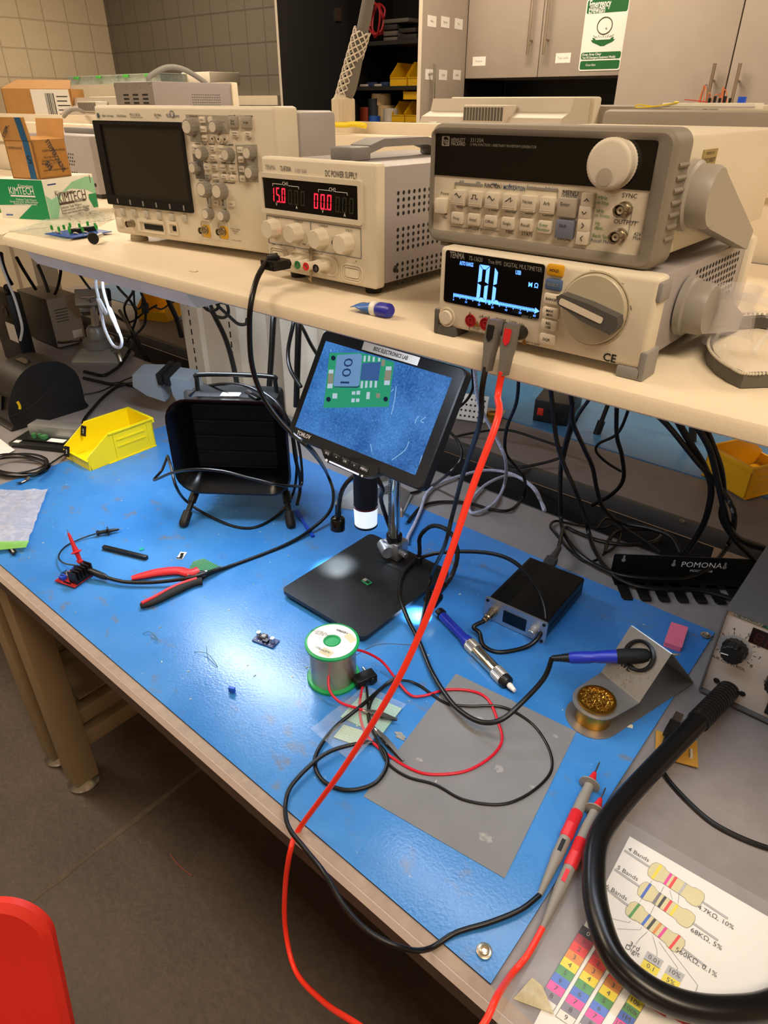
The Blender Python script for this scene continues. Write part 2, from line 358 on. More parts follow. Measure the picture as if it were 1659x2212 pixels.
# ------------------------------------------------------------------ shelf
t = thing('instrument_shelf', 'cream steel shelf carrying the instruments above the blue mat', 'shelf', T(0, 0, SH))
SX0, SX1, SY0, SY1 = -1.512, .9, .598, 1.28
b = MB(); b.prism([(SY0+.006, -.004), (SY0+.002, -.006), (SY0, -.010), (SY0, -.022), (SY0+.002, -.024), (SY1, -.024), (SY1, 0), (SY0+.014, 0)], SX0, SX1, Matrix(((0, 0, 1, 0), (1, 0, 0, 0), (0, 1, 0, 0), (0, 0, 0, 1)))); b.build('shelf_board', cream, t)
t = thing('neighbour_shelf', 'cream shelf left of the main one carrying the tissue box', 'shelf', T(0, 0, SH))
b = MB(); b.prism([(SY0+.014+.004, 0), (SY0+.005, -.004), (SY0+.003, -.024), (SY1, -.024), (SY1, 0)], -3.2, SX0-.006, Matrix(((0, 0, 1, 0), (1, 0, 0, 0), (0, 1, 0, 0), (0, 0, 0, 1)))); b.build('shelf_board', cream, t)
# uprights in the gap between the benches
def upright(px0, px1, py, label, slots=True):
    x0 = ay(px0, py, 1.30).x; x1 = ay(px1, py, 1.30).x
    t = thing('slotted_upright', label, 'upright', T((x0+x1)/2, 1.30, 0), 'steel uprights')
    w = (x1-x0)/2; b = MB(); b.prism([(-w, 0), (-w*.55, 0), (-w*.5, .012), (w*.0, .012), (w*.05, 0), (w*.45, 0), (w*.5, .02), (w, .02), (w, .12), (-w, .12)], .0, SH-.03)
    b.build('post', cream, t)
    if slots:
        b = MB()
        for k in range(26):
            z = .50+k*.032
            for u in (-.78, .25): b.box(w*u-.003, w*u+.003, -.0006, .001, z, z+.019)
        b.build('slot_row', blkm, t)
upright(398, 565, 720, 'slotted cream upright behind the fume extractor, left one')
upright(612, 720, 800, 'plain cream upright just left of the microscope monitor', False)
# light fixtures under the shelf
def fixture(x0, x1, label, yf=.612, dp=.30, dy=.17, hh=.030, e=46):
    t = thing('under_shelf_light', label, 'light fixture', T(x0, yf, SH-.024)); L = x1-x0
    b = MB(); b.prism([(.0, 0), (.004, -hh*.5), (.016, -hh), (dp-.02, -hh), (dp-.005, -hh*.4), (dp, 0)], 0, L, Matrix(((0, 0, 1, 0), (1, 0, 0, 0), (0, 1, 0, 0), (0, 0, 0, 1)))); b.build('housing', M('fixture_white', 'f1f5f7', .4), t)
    b = MB(); b.box(.04, L-.04, dy, dy+(.09 if hh > .02 else .05), -hh-.0012, -hh-.0002); b.build('lamp_diffuser', M('led_diffuser_%d' % e, 'ffffff', .5, emi=e, ecol='e3efff'), t)
fixture(-1.45, -.92, 'white light fixture under the left end of the shelf')
fixture(-.60, .02, 'slim white light fixture under the shelf below the multimeter', .625, .10, .025, .010, 22)
# ------------------------------------------------------------------ instruments on the shelf
def panel(mx):                            # pixel -> (x, z) on the front plane of a thing
    inv = mx.inverted()
    def f(px, py):
        o = inv @ CP; d = inv.to_3x3() @ ray(px, py); q = o+d*(-o.y/d.y); return q.x, q.z
    return f
def zf(ox, oy, k): return lambda x, y: (ox+x*k, oy+y*k)
SEG = {'0': 'abcdef', '1': 'bc', '5': 'acdfg', 'L': 'def', '8': 'abcdefg'}
def seg7(b, ch, x, z, w, h, t, mx=FR, slant=.08, y=0):
    sh = lambda u, v: (x+u+slant*v, z+v)
    g = t*.12
    H = lambda v: [sh(-w/2+g+(t*.5 if v == 0 else (0 if v > 0 else t)), v+(0 if v == 0 else t/2)), sh(w/2-g-(t*.5 if v == 0 else (0 if v > 0 else t)), v+(0 if v == 0 else t/2)), sh(w/2-g-(t if v >= 0 else 0), v-t/2), sh(-w/2+g+(t if v >= 0 else 0), v-t/2)] if v else [sh(-w/2+g+t/2, 0), sh(-w/2+g+t, t/2), sh(w/2-g-t, t/2), sh(w/2-g-t/2, 0), sh(w/2-g-t, -t/2), sh(-w/2+g+t, -t/2)]
    W = lambda u, v0, v1: [sh(u+(t/2 if u > 0 else -t/2), v1+g if v0 < 0 and v1 <= 0 else v1), sh(u+(t/2 if u > 0 else -t/2), v0), sh(u-(t/2 if u > 0 else -t/2), v0), sh(u-(t/2 if u > 0 else -t/2), v1)]
    P = {'a': H(h/2-t/2), 'g': H(0), 'd': H(-h/2+t/2), **{k: [sh(s*w/2, q*(h/2-g)), sh(s*(w/2-t), q*(h/2-g-t)), sh(s*(w/2-t), q*(g+t*.4)), sh(s*w/2, q*g)] for k, s, q in (('b', 1, 1), ('c', 1, -1), ('f', -1, 1), ('e', -1, -1))}}
    for s in SEG[ch]:
        p = P[s]; b.add([(u, v, 0) for u, v in p], [tuple(range(len(p)))], T(0, y, 0) @ mx)
def print_panel(t, mat, items, y=-.0006, name='lettering'):
    b = MB()
    for s in items: b.text(s[0], s[1], s[2], s[3], T(0, y, 0) @ FR, **(s[4] if len(s) > 4 else {}))
    return b.build(name, mat, t)
def patch(b, pts, y):                     # flat printed patch on the front plane
    b.add([(x, y, z) for x, z in pts], [tuple(range(len(pts)))]); return b
def knob(b, x, z, r, d, y=0, flutes=12, cap=True):
    b.lathe([(0, 0), (r, 0), (r*.96, d*.85), (r*.86, d), (0, d)], T(x, y, z) @ RX(90), n=flutes*4, flute=.05, fn=flutes)
def bnc(t, x, z, y=0, name='bnc_connector'):
    b = MB(); mx = T(x, y, z) @ RX(90)
    b.lathe([(.0066, 0), (.0066, .004), (.0055, .0045), (.0055, .014), (.0048, .0142), (.0044, .0141), (.0044, .002), (0, .002)], mx, n=24)
    b.cyl((x-.0075, y-.009, z), (x+.0075, y-.009, z), .0011, n=8)
    o = b.build(name, M('nickel', 'a59a86', .3, metal=1), t)
    b = MB(); b.lathe([(.0032, 0), (.0032, .011), (.0012, .0112), (.0012, .003), (0, .003)], mx, n=16); b.build('contact', M('teflon', 'ddd5c0', .5), o)
    return o
# ---- oscilloscope
p0 = az(251.6, 503, SH+.014); p1_ = az(604, 553, SH+.014); dx = (p1_-p0).normalized(); W_ = .412
om = frame(p0+dx*W_/2-V((0, 0, .014)), dx, (-dx.y, dx.x, 0)); t = thing('oscilloscope', 'beige bench oscilloscope with a dark screen and two input connectors', 'oscilloscope', om)
pf = panel(om); z4 = zf(180, 210, 1/3.7705)
P4 = lambda x, y: pf(*z4(x, y))
hb = .014; ht = .014+.206; hw = W_/2
b = MB(); b.box(-hw, hw, 0, .055, hb, ht, .006, seg=3); b.build('front_case', putty, t)
b = MB(); b.box(-hw+.012, hw+.002, .0545, .148, hb+.006, ht-.006, .008); b.build('rear_case', M('scope_grey', 'a39d99', .5, var=.02), t)
for sx in (-1, 1):
    b = MB(); b.lathe([(.0, 0), (.016, 0), (.0165, .004), (.0155, .005), (.0155, .009), (.0145, .010), (.0145, .0145), (0, .0145)], T(sx*(hw-.028), .028, 0)); b.build('foot', M('foot_rubber', 'b9ae97', .6), t)
Q = [P4(80, 190), P4(805, 200), P4(908, 942), P4(222, 870)]
xs0, xs1 = (Q[0][0]+Q[3][0])/2, (Q[1][0]+Q[2][0])/2; zs0, zs1 = (Q[2][1]+Q[3][1])/2, (Q[0][1]+Q[1][1])/2
b = MB(); b.ring(rrect(xs0, xs1, zs0, zs1, .003), rrect(xs0+.018, xs1-.004, zs0+.016, zs1-.006, .002), 0, .004, FR); b.build('screen_bezel', blk, t)
b = MB(); b.box(xs0+.016, xs1-.003, -.0008, .001, zs0+.014, zs1-.004); b.build('screen', M('scope_screen', '2d2a24', .22, var=.02), t)
b = MB()
for i in range(6): u = xs0+.03+i*(xs1-xs0-.05)/5; b.box(u-.0015, u+.0015, -.0046, -.0038, zs0+.003, zs0+.011)
b.build('softkey_marks', midg, t)
for z0 in ((325, 932), (420, 942), (520, 953), (622, 965), (725, 977), (830, 985)):
    x, z = P4(*z0); b = MB(); b.box(x-.0055, x+.0055, -.003, .001, z-.006, z+.006, .001); b.build('softkey', M('key_grey', 'b8b1a3', .5), t)
b = MB(); zg = M('panel_grey', '9f9889', .55)
patch(b, [P4(832, 140), P4(1182, 150), P4(1190, 298), P4(968, 298), P4(968, 368), P4(878, 360)], -.0004); patch(b, [P4(1240, 388), P4(1415, 385), P4(1432, 692), P4(1268, 690)], -.0004); b.build('panel_zones', zg, t)  # grey zones printed on the front panel
b = MB(); patch(b, [P4(892, 460), P4(965, 462), P4(995, 668), P4(920, 662)], -.0007); b.build('generator_panel', M('panel_dark', '6a655d', .55), t)
b = MB(); patch(b, [P4(1003, 800), P4(1035, 800), P4(1055, 925), P4(1025, 925)], -.0004); b.build('channel_stripe', M('channel_yellow', 'd9b93f', .5), t)
b = MB(); patch(b, [P4(1130, 812), P4(1160, 812), P4(1172, 935), P4(1145, 935)], -.0004); b.build('channel_stripe', M('channel_green', '9dbb5c', .5), t)
kn = M('knob_grey', '8d877e', .5); kc = M('knob_cap', 'cfc5b4', .5)
for (x, y, r) in ((870, 240, 1.25), (1075, 240, 1), (960, 455, 1), (905, 572, .95), (1175, 465, 1), (1350, 450, 1), (1365, 610, 1), (985, 745, 1.3), (1110, 760, 1.3), (1010, 945, .95), (1135, 960, .95)):
    X, Zz = P4(x+26, y+2); R_ = .0098*r
    b = MB(); knob(b, X, Zz, R_, .013*min(r, 1.1)); k = b.build('knob', kn, t)
    b = MB(); b.lathe([(0, 0), (R_*.72, 0), (R_*.7, .001), (0, .001)], T(X, -.0128*min(r, 1.1), Zz) @ RX(90)); b.build('knob_cap', kc, k)
bt = [(975, 185, 'Horiz'), (985, 262, 'Search'), (995, 335, 'Navigate'), (1245, 300, 'Default Setup'), (1350, 305, 'Auto Scale'), (920, 412, 'Trigger'), (1060, 418, 'Force Trigger'), (1068, 495, 'Mode Coupling'), (1130, 418, 'Cursors'), (1140, 500, 'Meas'), (1012, 568, 'Utility'), (1080, 572, 'Quick Action'), (1148, 575, 'Acquire'), (1220, 578, 'Display'), (1285, 430, 'Serial'), (1295, 508, 'Digital'), (1300, 585, 'Math'), (1308, 663, 'Ref'), (1022, 645, 'Wave Gen'), (1088, 648, 'Analyze'), (1158, 652, 'Save Recall'), (1228, 657, 'Print'), (1090, 858, 'Label'), (1215, 868, 'Help'), (1228, 203, 'Run Stop'), (1335, 205, 'Single'), (1030, 850, '1'), (1150, 862, '2')]
bw = M('button_cream', 'd8cdb9', .5); L = []
for x, y, s in bt:
    X, Zz = P4(x, y); w, h = (.012, .0085)
    if s in ('Run Stop', 'Single'): w, h = .020, .016
    if s in '12': w, h = .008, .017
    m_ = zg if s in ('Run Stop', 'Single', 'Wave Gen', '1', '2') else bw
    b = MB(); b.box(X-w/2, X+w/2, -.0035, .001, Zz-h/2, Zz+h/2, .0012); b.build('button', m_, t)
    ws = s.split(); n = len(ws)
    for i, q in enumerate(ws): L.append((q, X, Zz+(n-1)*.0017-i*.0034, .0034 if len(s) > 1 and s not in ('Run Stop', 'Single') else (.0048 if len(s) > 1 else .011)))
print_panel(t, ink, L, -.0037)
for x, y in ((1040, 183), (1060, 338), (1112, 340), (1165, 342), (248, 922)):
    X, Zz = P4(x, y); b = MB(); b.lathe([(0, 0), (.0046, 0), (.0044, .003), (0, .0034)], T(X, 0, Zz) @ RX(90)); b.build('button', bw, t)
b = MB()
for (x, y), poly in (((1060, 338), [(-.002, 0), (.0015, .002), (.0015, -.002)]), ((1112, 340), [(-.0014, .0014), (.0014, .0014), (.0014, -.0014), (-.0014, -.0014)]), ((1165, 342), [(.002, 0), (-.0015, .002), (-.0015, -.002)])):
    X, Zz = P4(x, y); patch(b, [(X+u, Zz+v) for u, v in poly], -.0036)
for (x, y, w) in ((1280, 152, .05), (990, 380, .045), (1165, 385, .03), (1040, 530, .03), (1180, 538, .03), (1190, 620, .03), (1085, 688, .08)):
    X, Zz = P4(x, y); b.box(X-w/2, X-w/5, -.0009, -.0005, Zz-.0004, Zz+.0004); b.box(X+w/5, X+w/2, -.0009, -.0005, Zz-.0004, Zz+.0004)
b.build('printed_marks', ink, t)
G = lambda s, x, y, sz, **k: (s, *P4(x, y), sz, k)
print_panel(t, ink, [G('Agilent Technologies', 200, 150, .0052, w=.031), G('InfiniiVision', 312, 152, .0055, w=.024), G('MSO-X 3012A', 422, 143, .0055, w=.026), G('Mixed Signal Oscilloscope', 435, 163, .003, w=.031), G('100 MHz', 607, 146, .0055, w=.017), G('4 GSa/s', 602, 165, .003, w=.01), G('Horizontal', 897, 154, .0042), G('Run Control', 1275, 152, .0042), G('Trigger', 988, 382, .0042), G('Measure', 1165, 387, .0042), G('Tools', 1041, 531, .0042), G('Waveform', 1182, 538, .0042), G('File', 1190, 620, .0042), G('Vertical', 1083, 688, .0045), G('75 Ohm 1 MOhm', 1240, 1075, .003), G('300 V RMS', 1238, 1092, .003), G('CAT I', 1240, 1108, .003), G('50 Ohm 5V RMS', 1250, 1168, .003), G('Cursors', 1212, 515, .003), G('Push to Zero', 1140, 203, .002), G('Push for Fine', 1365, 395, .002), G('Push to Select', 925, 518, .002)], name='printed_labels')
print_panel(t, inkb, [G('MEGA', 697, 152, .0075, w=.012), G('Zoom', 755, 152, .0075, w=.016)], name='blue_logo')
b = MB(); X, Zz = P4(122, 148)
for k in range(12): a = k*30; b.box(-.0003, .0003, -.0009, -.0005, .001, .0036+(k % 2)*.001, mx=T(X, 0, Zz) @ RY(a))
X, Zz = P4(725, 148); b.ring(circ(X, Zz+.002, .005, 20), circ(X, Zz+.002, .0043, 20), .0005, .001, FR); b.build('spark_logo', inkb, t)
X, Zz = P4(300, 1018); b = MB(); b.box(X-.0075, X+.0075, -.0025, .001, Zz-.0075, Zz+.0075, .0015); b.build('power_button', bw, t)
b = MB(); x0, z0 = P4(450, 1030); x1, z1 = P4(665, 1072); x2, z2 = P4(690, 1048); x3, z3 = P4(772, 1080)
for (u0, u1, zc) in ((x0, x1, (z0+z1)/2), (x2, x3, (z2+z3)/2)): b.ring([(u0, zc-.011), (u1, zc-.011), (u1, zc+.011), (u0, zc+.011)], [(u0+.006, zc-.009), (u1-.001, zc-.009), (u1-.001, zc+.006), (u0+.006, zc+.006)], 0, .0025, FR)
b.build('port_surround', putty, t)
b = MB(); b.box(x0+.016, x1-.002, -.0009, .002, (z0+z1)/2-.006, (z0+z1)/2+.003); b.box(x2+.012, x3-.004, -.0009, .002, (z2+z3)/2-.005, (z2+z3)/2+.003); b.build('usb_port', blk, t)
X, Zz = P4(405, 1028); bnc(t, X, Zz, name='trigger_connector')
for x, y, m_ in ((1005, 1080, M('input_yellow', 'd8a830', .45)), (1148, 1092, M('input_yellow', 'd8a830', .45))):
    X, Zz = P4(x, y); b = MB(); b.ring(rrect(X-.0135, X+.0135, Zz-.0145, Zz+.0155, .006), rrect(X-.012, X+.012, Zz-.013, Zz+.014, .005), .0, .0014, FR); b.build('connector_surround', bw, t)
    b = MB(); b.prism(rrect(X-.009, X+.009, Zz-.012, Zz+.008, .004), .0, .0008, FR); b.build('connector_backing', m_, t); bnc(t, X-.001, Zz)
# ---- dc power supply
p0 = az(582, 580, SH+.012); p1_ = az(812, 627, SH+.012); dx = (p1_-p0).normalized(); W_ = (p1_-p0).length
pm = frame((p0+p1_)/2-V((0, 0, .012)), dx, (-dx.y, dx.x, 0)); t = thing('power_supply', 'beige and grey dual DC power supply showing 15.0 in red digits', 'power supply', pm)
pf = panel(pm); z5 = zf(540, 290, 1/4.0463); P5 = lambda x, y: pf(*z5(x, y)); G = lambda s, x, y, sz, **k: (s, *P5(x, y), sz, k)
hw = W_/2; hb = .012; ht = .012+.149
b = MB(); b.box(-hw, hw, 0, .020, hb, ht, .004, seg=3); b.build('front_frame', putty, t)
b = MB(); b.box(-hw+.004, hw-.003, .0195, .33, hb+.004, ht-.004, .002); case = b.build('steel_case', greyp, t)
hx = hw-.003+.0004; ho = M('hole_dark', '15120f', .8)
b = MB()
for g in range(3):
    for r in range(4):
        for c_ in range(18):
            y, z = .048+c_*.0112, ht-.036-g*.044-r*.0082
            n = 8; b.add([(hx, y+.0026*math.cos(2*PI*k/n), z+.0026*math.sin(2*PI*k/n)) for k in range(n)], [tuple(range(n))])
stuff(b.build('vent_hole', ho, t))
b = MB(); b.box(-.02, .02, .05, .09, ht-.004, ht+.013, .003); b.prism([(.09, ht+.004), (.12, ht+.011), (.22, ht+.011), (.25, ht+.004), (.25, ht+.016), (.22, ht+.021), (.12, ht+.021), (.09, ht+.014)], -.018, .018, Matrix(((0, 0, 1, 0), (1, 0, 0, 0), (0, 1, 0, 0), (0, 0, 0, 1)))); b.box(-.02, .02, .25, .29, ht-.004, ht+.013, .003); b.build('carry_handle', M('handle_grey', '7b7674', .5), t)
for sx in (-1, 1):
    for y in (.03, .30): b = MB(); b.cyl((sx*(hw-.03), y, 0), (sx*(hw-.03), y, hb+.003), .011, .013); b.build('foot', blk, t)
b = MB(); b.lathe([(0, 0), (.0045, 0), (.0035, .0015), (0, .002)], T(hx, .043, hb+.02) @ RY(90)); b.lathe([(0, 0), (.004, 0), (.003, .0015), (0, .002)], T(-.055, .035, ht-.004)); b.build('screw', blk, t)
# recessed display
def quad(ps, f): q = [f(*p) for p in ps]; return (q[0][0]+q[3][0])/2, (q[1][0]+q[2][0])/2, (q[2][1]+q[3][1])/2, (q[0][1]+q[1][1])/2
x0, x1, z0, z1 = quad(((112, 365), (950, 460), (958, 765), (135, 632)), P5)
b = MB(); b.ring(rrect(x0-.006, x1+.006, z0-.006, z1+.006, .003), rrect(x0, x1, z0, z1, .001), 0, .003, FR); b.build('display_frame', putty, t)
b = MB(); b.box(x0, x1, -.0008, .001, z0, z1); dsp = b.build('display_window', gls, t)
rd = M('red_segments', 'ff2a3a', .5, emi=2.6, ecol='ff1830'); dm = M('dim_segments', '23261a', .5, emi=.02, ecol='6a7a3a')
wz = (z1-z0); 
def digits(s, cx, cz, pitch, mat):
    b = MB(); i = 0; n = len(s.replace('.', ''))
    for ch in s:
        if ch == '.': u = cx+(i-1-(n-1)/2)*pitch+pitch*.42; b.box(u-.0008, u+.0008, -.0013, -.0011, cz-.0095, cz-.008)
        else: seg7(b, ch, cx+(i-(n-1)/2)*pitch, cz, pitch*.62, .0185, .0017, y=-.0013); i += 1
    b.build('digit_group', mat, dsp)
for s, x, y, m_ in (('15.0', 250, 530, rd), ('0.00', 412, 555, dm), ('00.0', 640, 590, rd), ('0.00', 832, 620, dm)): X, Zz = P5(x, y); digits(s, X, Zz, .0112 if s[0] == '1' else .0122, m_)
print_panel(dsp, inkw, [G('CH1', 312, 433, .0065), G('CH2', 725, 485, .0065), G('V', 238, 612, .0058), G('A', 413, 641, .0058), G('V', 641, 675, .0058), G('A', 833, 708, .0058)], -.0012)
b = MB()
for (xa, ya, xb, yb) in ((203, 432, 285, 436), (340, 447, 430, 462), (602, 484, 700, 490), (752, 498, 855, 516)):
    A, B = P5(xa, ya), P5(xb, yb); zz = (A[1]+B[1])/2; b.box(A[0], B[0], -.0013, -.0011, zz-.0003, zz+.0003)
    e = A if xa in (203, 602) else B; b.box(e[0]-.0003, e[0]+.0003, -.0013, -.0011, zz-.003, zz)
b.build('bracket_marks', inkw, dsp)
print_panel(t, inkg, [G('TENMA', 178, 290, .0085, w=.0205), G('0-32V  0-5A', 445, 322, .0068, w=.0217)], name='grey_lettering')
print_panel(t, ink, [G('72-8700A', 312, 303, .0085, w=.0213), G('DC POWER SUPPLY', 798, 355, .0105, w=.0555), G('VOLTS', 231, 730, .0042), G('CURRENT', 427, 765, .0042), G('CURRENT', 643, 802, .0042), G('VOLTS', 866, 843, .0042), G('C.V.', 309, 830, .0035), G('C.C.', 729, 908, .0035), G('MODE', 541, 928, .0035), G('FREE', 476, 962, .0035), G('TRACK', 617, 992, .0035), G('ON', 208, 960, .004), G('OFF', 272, 970, .004), G('+', 390, 998, .005), G('-', 467, 1013, .005), G('+', 628, 1048, .005), G('-', 713, 1068, .005), G('-', 840, 1095, .005), G('+', 931, 1112, .005)])
x0, x1, z0, z1 = quad(((145, 697), (970, 835), (978, 1105), (165, 935)), P5)
b = MB(); b.ring([(x0, z0), (x1, z0), (x1, z1), (x0, z1)], [(x0+.0005, z0+.0005), (x1-.0005, z0+.0005), (x1-.0005, z1-.0005), (x0+.0005, z1-.0005)], .0002, .0007, FR); X, Zz = P5(533, 825); b.box(X-.0003, X+.0003, -.0008, -.0004, Zz-.014, z1); b.build('panel_outline', inkb, t)
for x, y in ((215, 818), (408, 858), (625, 905), (845, 948)):
    X, Zz = P5(x+8, y+3); b = MB(); knob(b, X, Zz, .0133, .017, flutes=9); k = b.build('knob', bw, t); 
X, Zz = P5(312, 862); b = MB(); b.ball((X, -.0005, Zz), .0022); b.build('indicator_lamp', M('led_red', 'ff5a66', .4, emi=3.0, ecol='ff3346'), t)
X, Zz = P5(730, 943); b = MB(); b.lathe([(0, 0), (.0026, 0), (.0026, .0012), (.0016, .0012), (.0014, .0004), (0, .0004)], T(X, 0, Zz) @ RX(90), n=16); b.build('indicator_lamp', blk, t)
X, Zz = P5(535, 970); b = MB(); b.lathe([(0, 0), (.0045, 0), (.004, .006), (0, .007)], T(X, 0, Zz) @ RX(90)); b.build('mode_button', bw, t)
for x, y in ((255, 1060), (895, 1215)):
    X, Zz = P5(x, y); b = MB()
    for e, d_ in ((0, 0), (.003, .001), (.006, .002)): b.ring(rrect(X-.019+e, X+.019-e, Zz-.0115+e, Zz+.0115-e, .0085-e), rrect(X-.0175+e, X+.0175-e, Zz-.01+e, Zz+.01-e, .007-e), -d_*.2, .0015-d_*.4, FR)
    b.prism(rrect(X-.012, X+.012, Zz-.0055, Zz+.0055, .004), 0, .0016, FR); b.build('power_button', bw, t)
a_, c_ = P5(395, 1090), P5(720, 1170); 
b = MB(); zc = (a_[1]+c_[1])/2; b.ring(rrect(a_[0]-.010, c_[0]+.012, zc-.012, zc+.013, .011), rrect(a_[0]-.008, c_[0]+.010, zc-.010, zc+.011, .009), 0, .0016, FR); b.build('terminal_surround', putty, t)
posts = []
for (x, y), m_ in zip(((372, 1078), (452, 1115), (530, 1130), (605, 1152), (690, 1170)), (red, blk, M('post_green', '1f7a3f', .4), red, M('post_black', '11131c', .4))):
    X, Zz = P5(x, y); Zz = zc+.001; posts.append((X, Zz)); b = MB()
    b.lathe([(.0062, 0), (.0062, .003), (.0056, .004), (.0052, .012), (.0056, .024), (.0052, .0245), (0, .0245)], T(X, 0, Zz) @ RX(90), n=24); po = b.build('binding_post', bw, t)
    b = MB(); b.lathe([(.0052, .0245), (.0054, .026), (.0036, .0262), (.0022, .022), (0, .022)], T(X, 0, Zz) @ RX(90), n=24); b.build('post_tip', m_, po)
b = MB(); X, Zz = posts[2]; X += .006
b.prism([(X-.003, Zz+.018), (X+.002, Zz+.024), (X+.004, Zz+.016), (X+.003, Zz-.006), (X+.0005, Zz-.016), (X-.0005, Zz-.026), (X-.007, Zz-.021), (X-.005, Zz-.0195), (X-.0025, Zz-.0215), (X-.003, Zz-.012), (X-.0005, Zz+.004), (X-.002, Zz+.012)], .005, .006, FR); b.build('shorting_link', M('link_metal', 'b8a98a', .35, metal=.8), t)
PSU_MX, PSU_POST = pm, posts
# ---- bench multimeter
dmx0, dmx1, dy = -.4445, -.2075, .616
dmm = T((dmx0+dmx1)/2, dy, SH); t = thing('multimeter', 'beige bench multimeter with blue lit display under the waveform generator', 'multimeter', dmm)
pf = panel(dmm); z8 = zf(940, 540, 260/1659); z7 = zf(900, 500, .4575)
P8 = lambda x, y: pf(*z8(x, y)); P7 = lambda x, y: pf(*z7(x, y)); hw = (dmx1-dmx0)/2; hb, ht = .010, .094
b = MB(); b.box(-hw, hw, 0, .028, hb, ht, .005, seg=3); b.build('front_frame', putty, t)
b = MB(); b.box(-hw+.004, hw-.006, .0275, .285, hb+.004, ht-.003, .002); b.build('steel_case', greyp, t)
b = MB(); b.box(-hw, hw, .285, .305, hb, ht, .005); b.build('rear_frame', putty, t)
b = MB(); hx = hw-.006+.0004
for r in range(8):
    for c_ in range(15):
        y, z = .12+c_*.0098+(r % 2)*.003, ht-.014-r*.0072
        b.add([(hx, y+.0026*math.cos(2*PI*k/8), z+.0026*math.sin(2*PI*k/8)) for k in range(8)], [tuple(range(8))])
stuff(b.build('vent_hole', ho, t))
for sx, nm in ((1, 'corner_bumper'), (-1, 'corner_bumper')):
    b = MB(); x = sx*(hw-.012); b.box(x-.0125, x+.0135, -.001, .03, 0, hb+.002, .003); b.box(sx*hw-.004, sx*hw+.003, -.001, .03, 0, hb+.018, .002); b.build(nm, dgrey if sx < 0 else midg, t)
    b = MB(); b.box(x-.012, x+.012, .265, .295, 0, hb+.002, .003); b.build('rear_foot', dgrey, t)
b = MB(); b.box(hw-.006, hw+.003, .002, .026, ht-.022, ht-.004, .002); b.build('top_bumper', midg, t)
x0, x1, z0, z1 = quad(((150, 5), (1520, 190), (1430, 980), (125, 700)), P8)
b = MB(); b.prism(rrect(x0, x1, z0, z1, .003), 0, .0008, FR); dsp = b.build('display_window', gls, t)
lb = M('lcd_blue', '8cb8ff', .5, emi=2.4, ecol='3f86ff')
b = MB(); X, Zz = P8(668, 462); seg7(b, '0', X, Zz, .0128, .037, .0042, y=-.0013, slant=.03); X, Zz2 = P8(868, 505); seg7(b, 'L', X+.0005, Zz, .0115, .036, .0040, y=-.0013, slant=.03); u = X-.0080; b.box(u-.0014, u+.0014, -.0014, -.0012, Zz-.0200, Zz-.0155)
b.build('lit_digits', lb, dsp)
b = MB(); A, B_ = P8(265, 615), P8(1385, 830); zz = (A[1]+B_[1])/2
for i in range(61): u = A[0]+(B_[0]-A[0])*i/60; hh = .0018+(.0012 if i % 5 == 0 else 0); b.box(u-.0004, u+.0004, -.0014, -.0012, zz-hh, zz+.0018)
b.box(A[0], B_[0], -.0014, -.0012, zz-.0004, zz+.0004); patch(b, [(B_[0], zz-.003), (B_[0]+.005, zz), (B_[0], zz+.003)], -.0013)
for i in range(7): b.text('%d' % (i*10), A[0]+(B_[0]-A[0])*i/6, zz-.0052, .0032, T(0, -.0013, 0) @ FR)
for s, x, y, sz in (('AUTO RANGE', 440, 192, .0056), ('USB', 1155, 312, .0056), ('M Ω', 1362, 485, .0062)): X, Zz = P8(x, y); b.text(s, X, Zz, sz, T(0, -.0013, 0) @ FR, bold=True, w={'AUTO RANGE': .0172, 'USB': .0062}.get(s))
b.build('lit_scale', lb, dsp)
G = lambda s, x, y, sz, **k: (s, *P8(x, y), sz, k)
print_panel(dsp, inkg, [G('TENMA', 312, 78, .0085, w=.0188, bold=True), G('72-13620', 568, 125, .0062, w=.0165), G('True RMS', 830, 170, .0055, w=.016), G('DIGITAL MULTIMETER', 1215, 235, .006, w=.043), G('6000 Counts', 1325, 935, .004)], -.0012)
X, Zz = P8(165, 925); b = MB(); b.lathe([(.0105, 0), (.0105, .0012), (.009, .0012), (.0088, .0002), (.0078, .0002), (.0078, .003), (.007, .0042), (0, .0046)], T(X, 0, Zz) @ RX(90)); b.build('power_button', bw, t)
jr = M('jack_red', '9c1c25', .4)
jacks = []
for (x, y), m_ in zip(((490, 972), (692, 1020), (905, 1065), (1120, 1115)), (jr, jr, blk, jr)):
    X, Zz = P8(x, y); jacks.append((X, Zz)); b = MB(); b.lathe([(.0068, 0), (.0066, .0012), (.0054, .0012), (.0052, -.001), (.004, -.001), (.004, .0008), (.0022, .0008), (.002, -.002), (0, -.002)], T(X, -.0001, Zz) @ RX(90)); b.build('jack', m_, t)
DMM_J = jacks
for x, y, s, m_ in ((660, 182, 'HOLD', M('button_amber', 'd39b12', .45)), (652, 250, 'SELECT', M('button_blue', '4a6488', .45)), (645, 318, 'RANGE', bw), (637, 382, 'MAX/MIN', bw), (630, 440, 'REL/USB', bw), (622, 507, 'DQR', bw)):
    X, Zz = P7(x, y); b = MB(); b.box(X-.0088, X+.0088, -.004, .001, Zz-.0054, Zz+.0054, .002); k = b.build('button', m_, t)
    ws = s.split('/'); print_panel(k, inkg if s == 'SELECT' else ink, [(q, X, Zz+(len(ws)-1)*.0019-i*.0038, .0036, dict(bold=True)) for i, q in enumerate(ws)], -.0042)
X, Zz = P7(840, 366); R_ = .0345
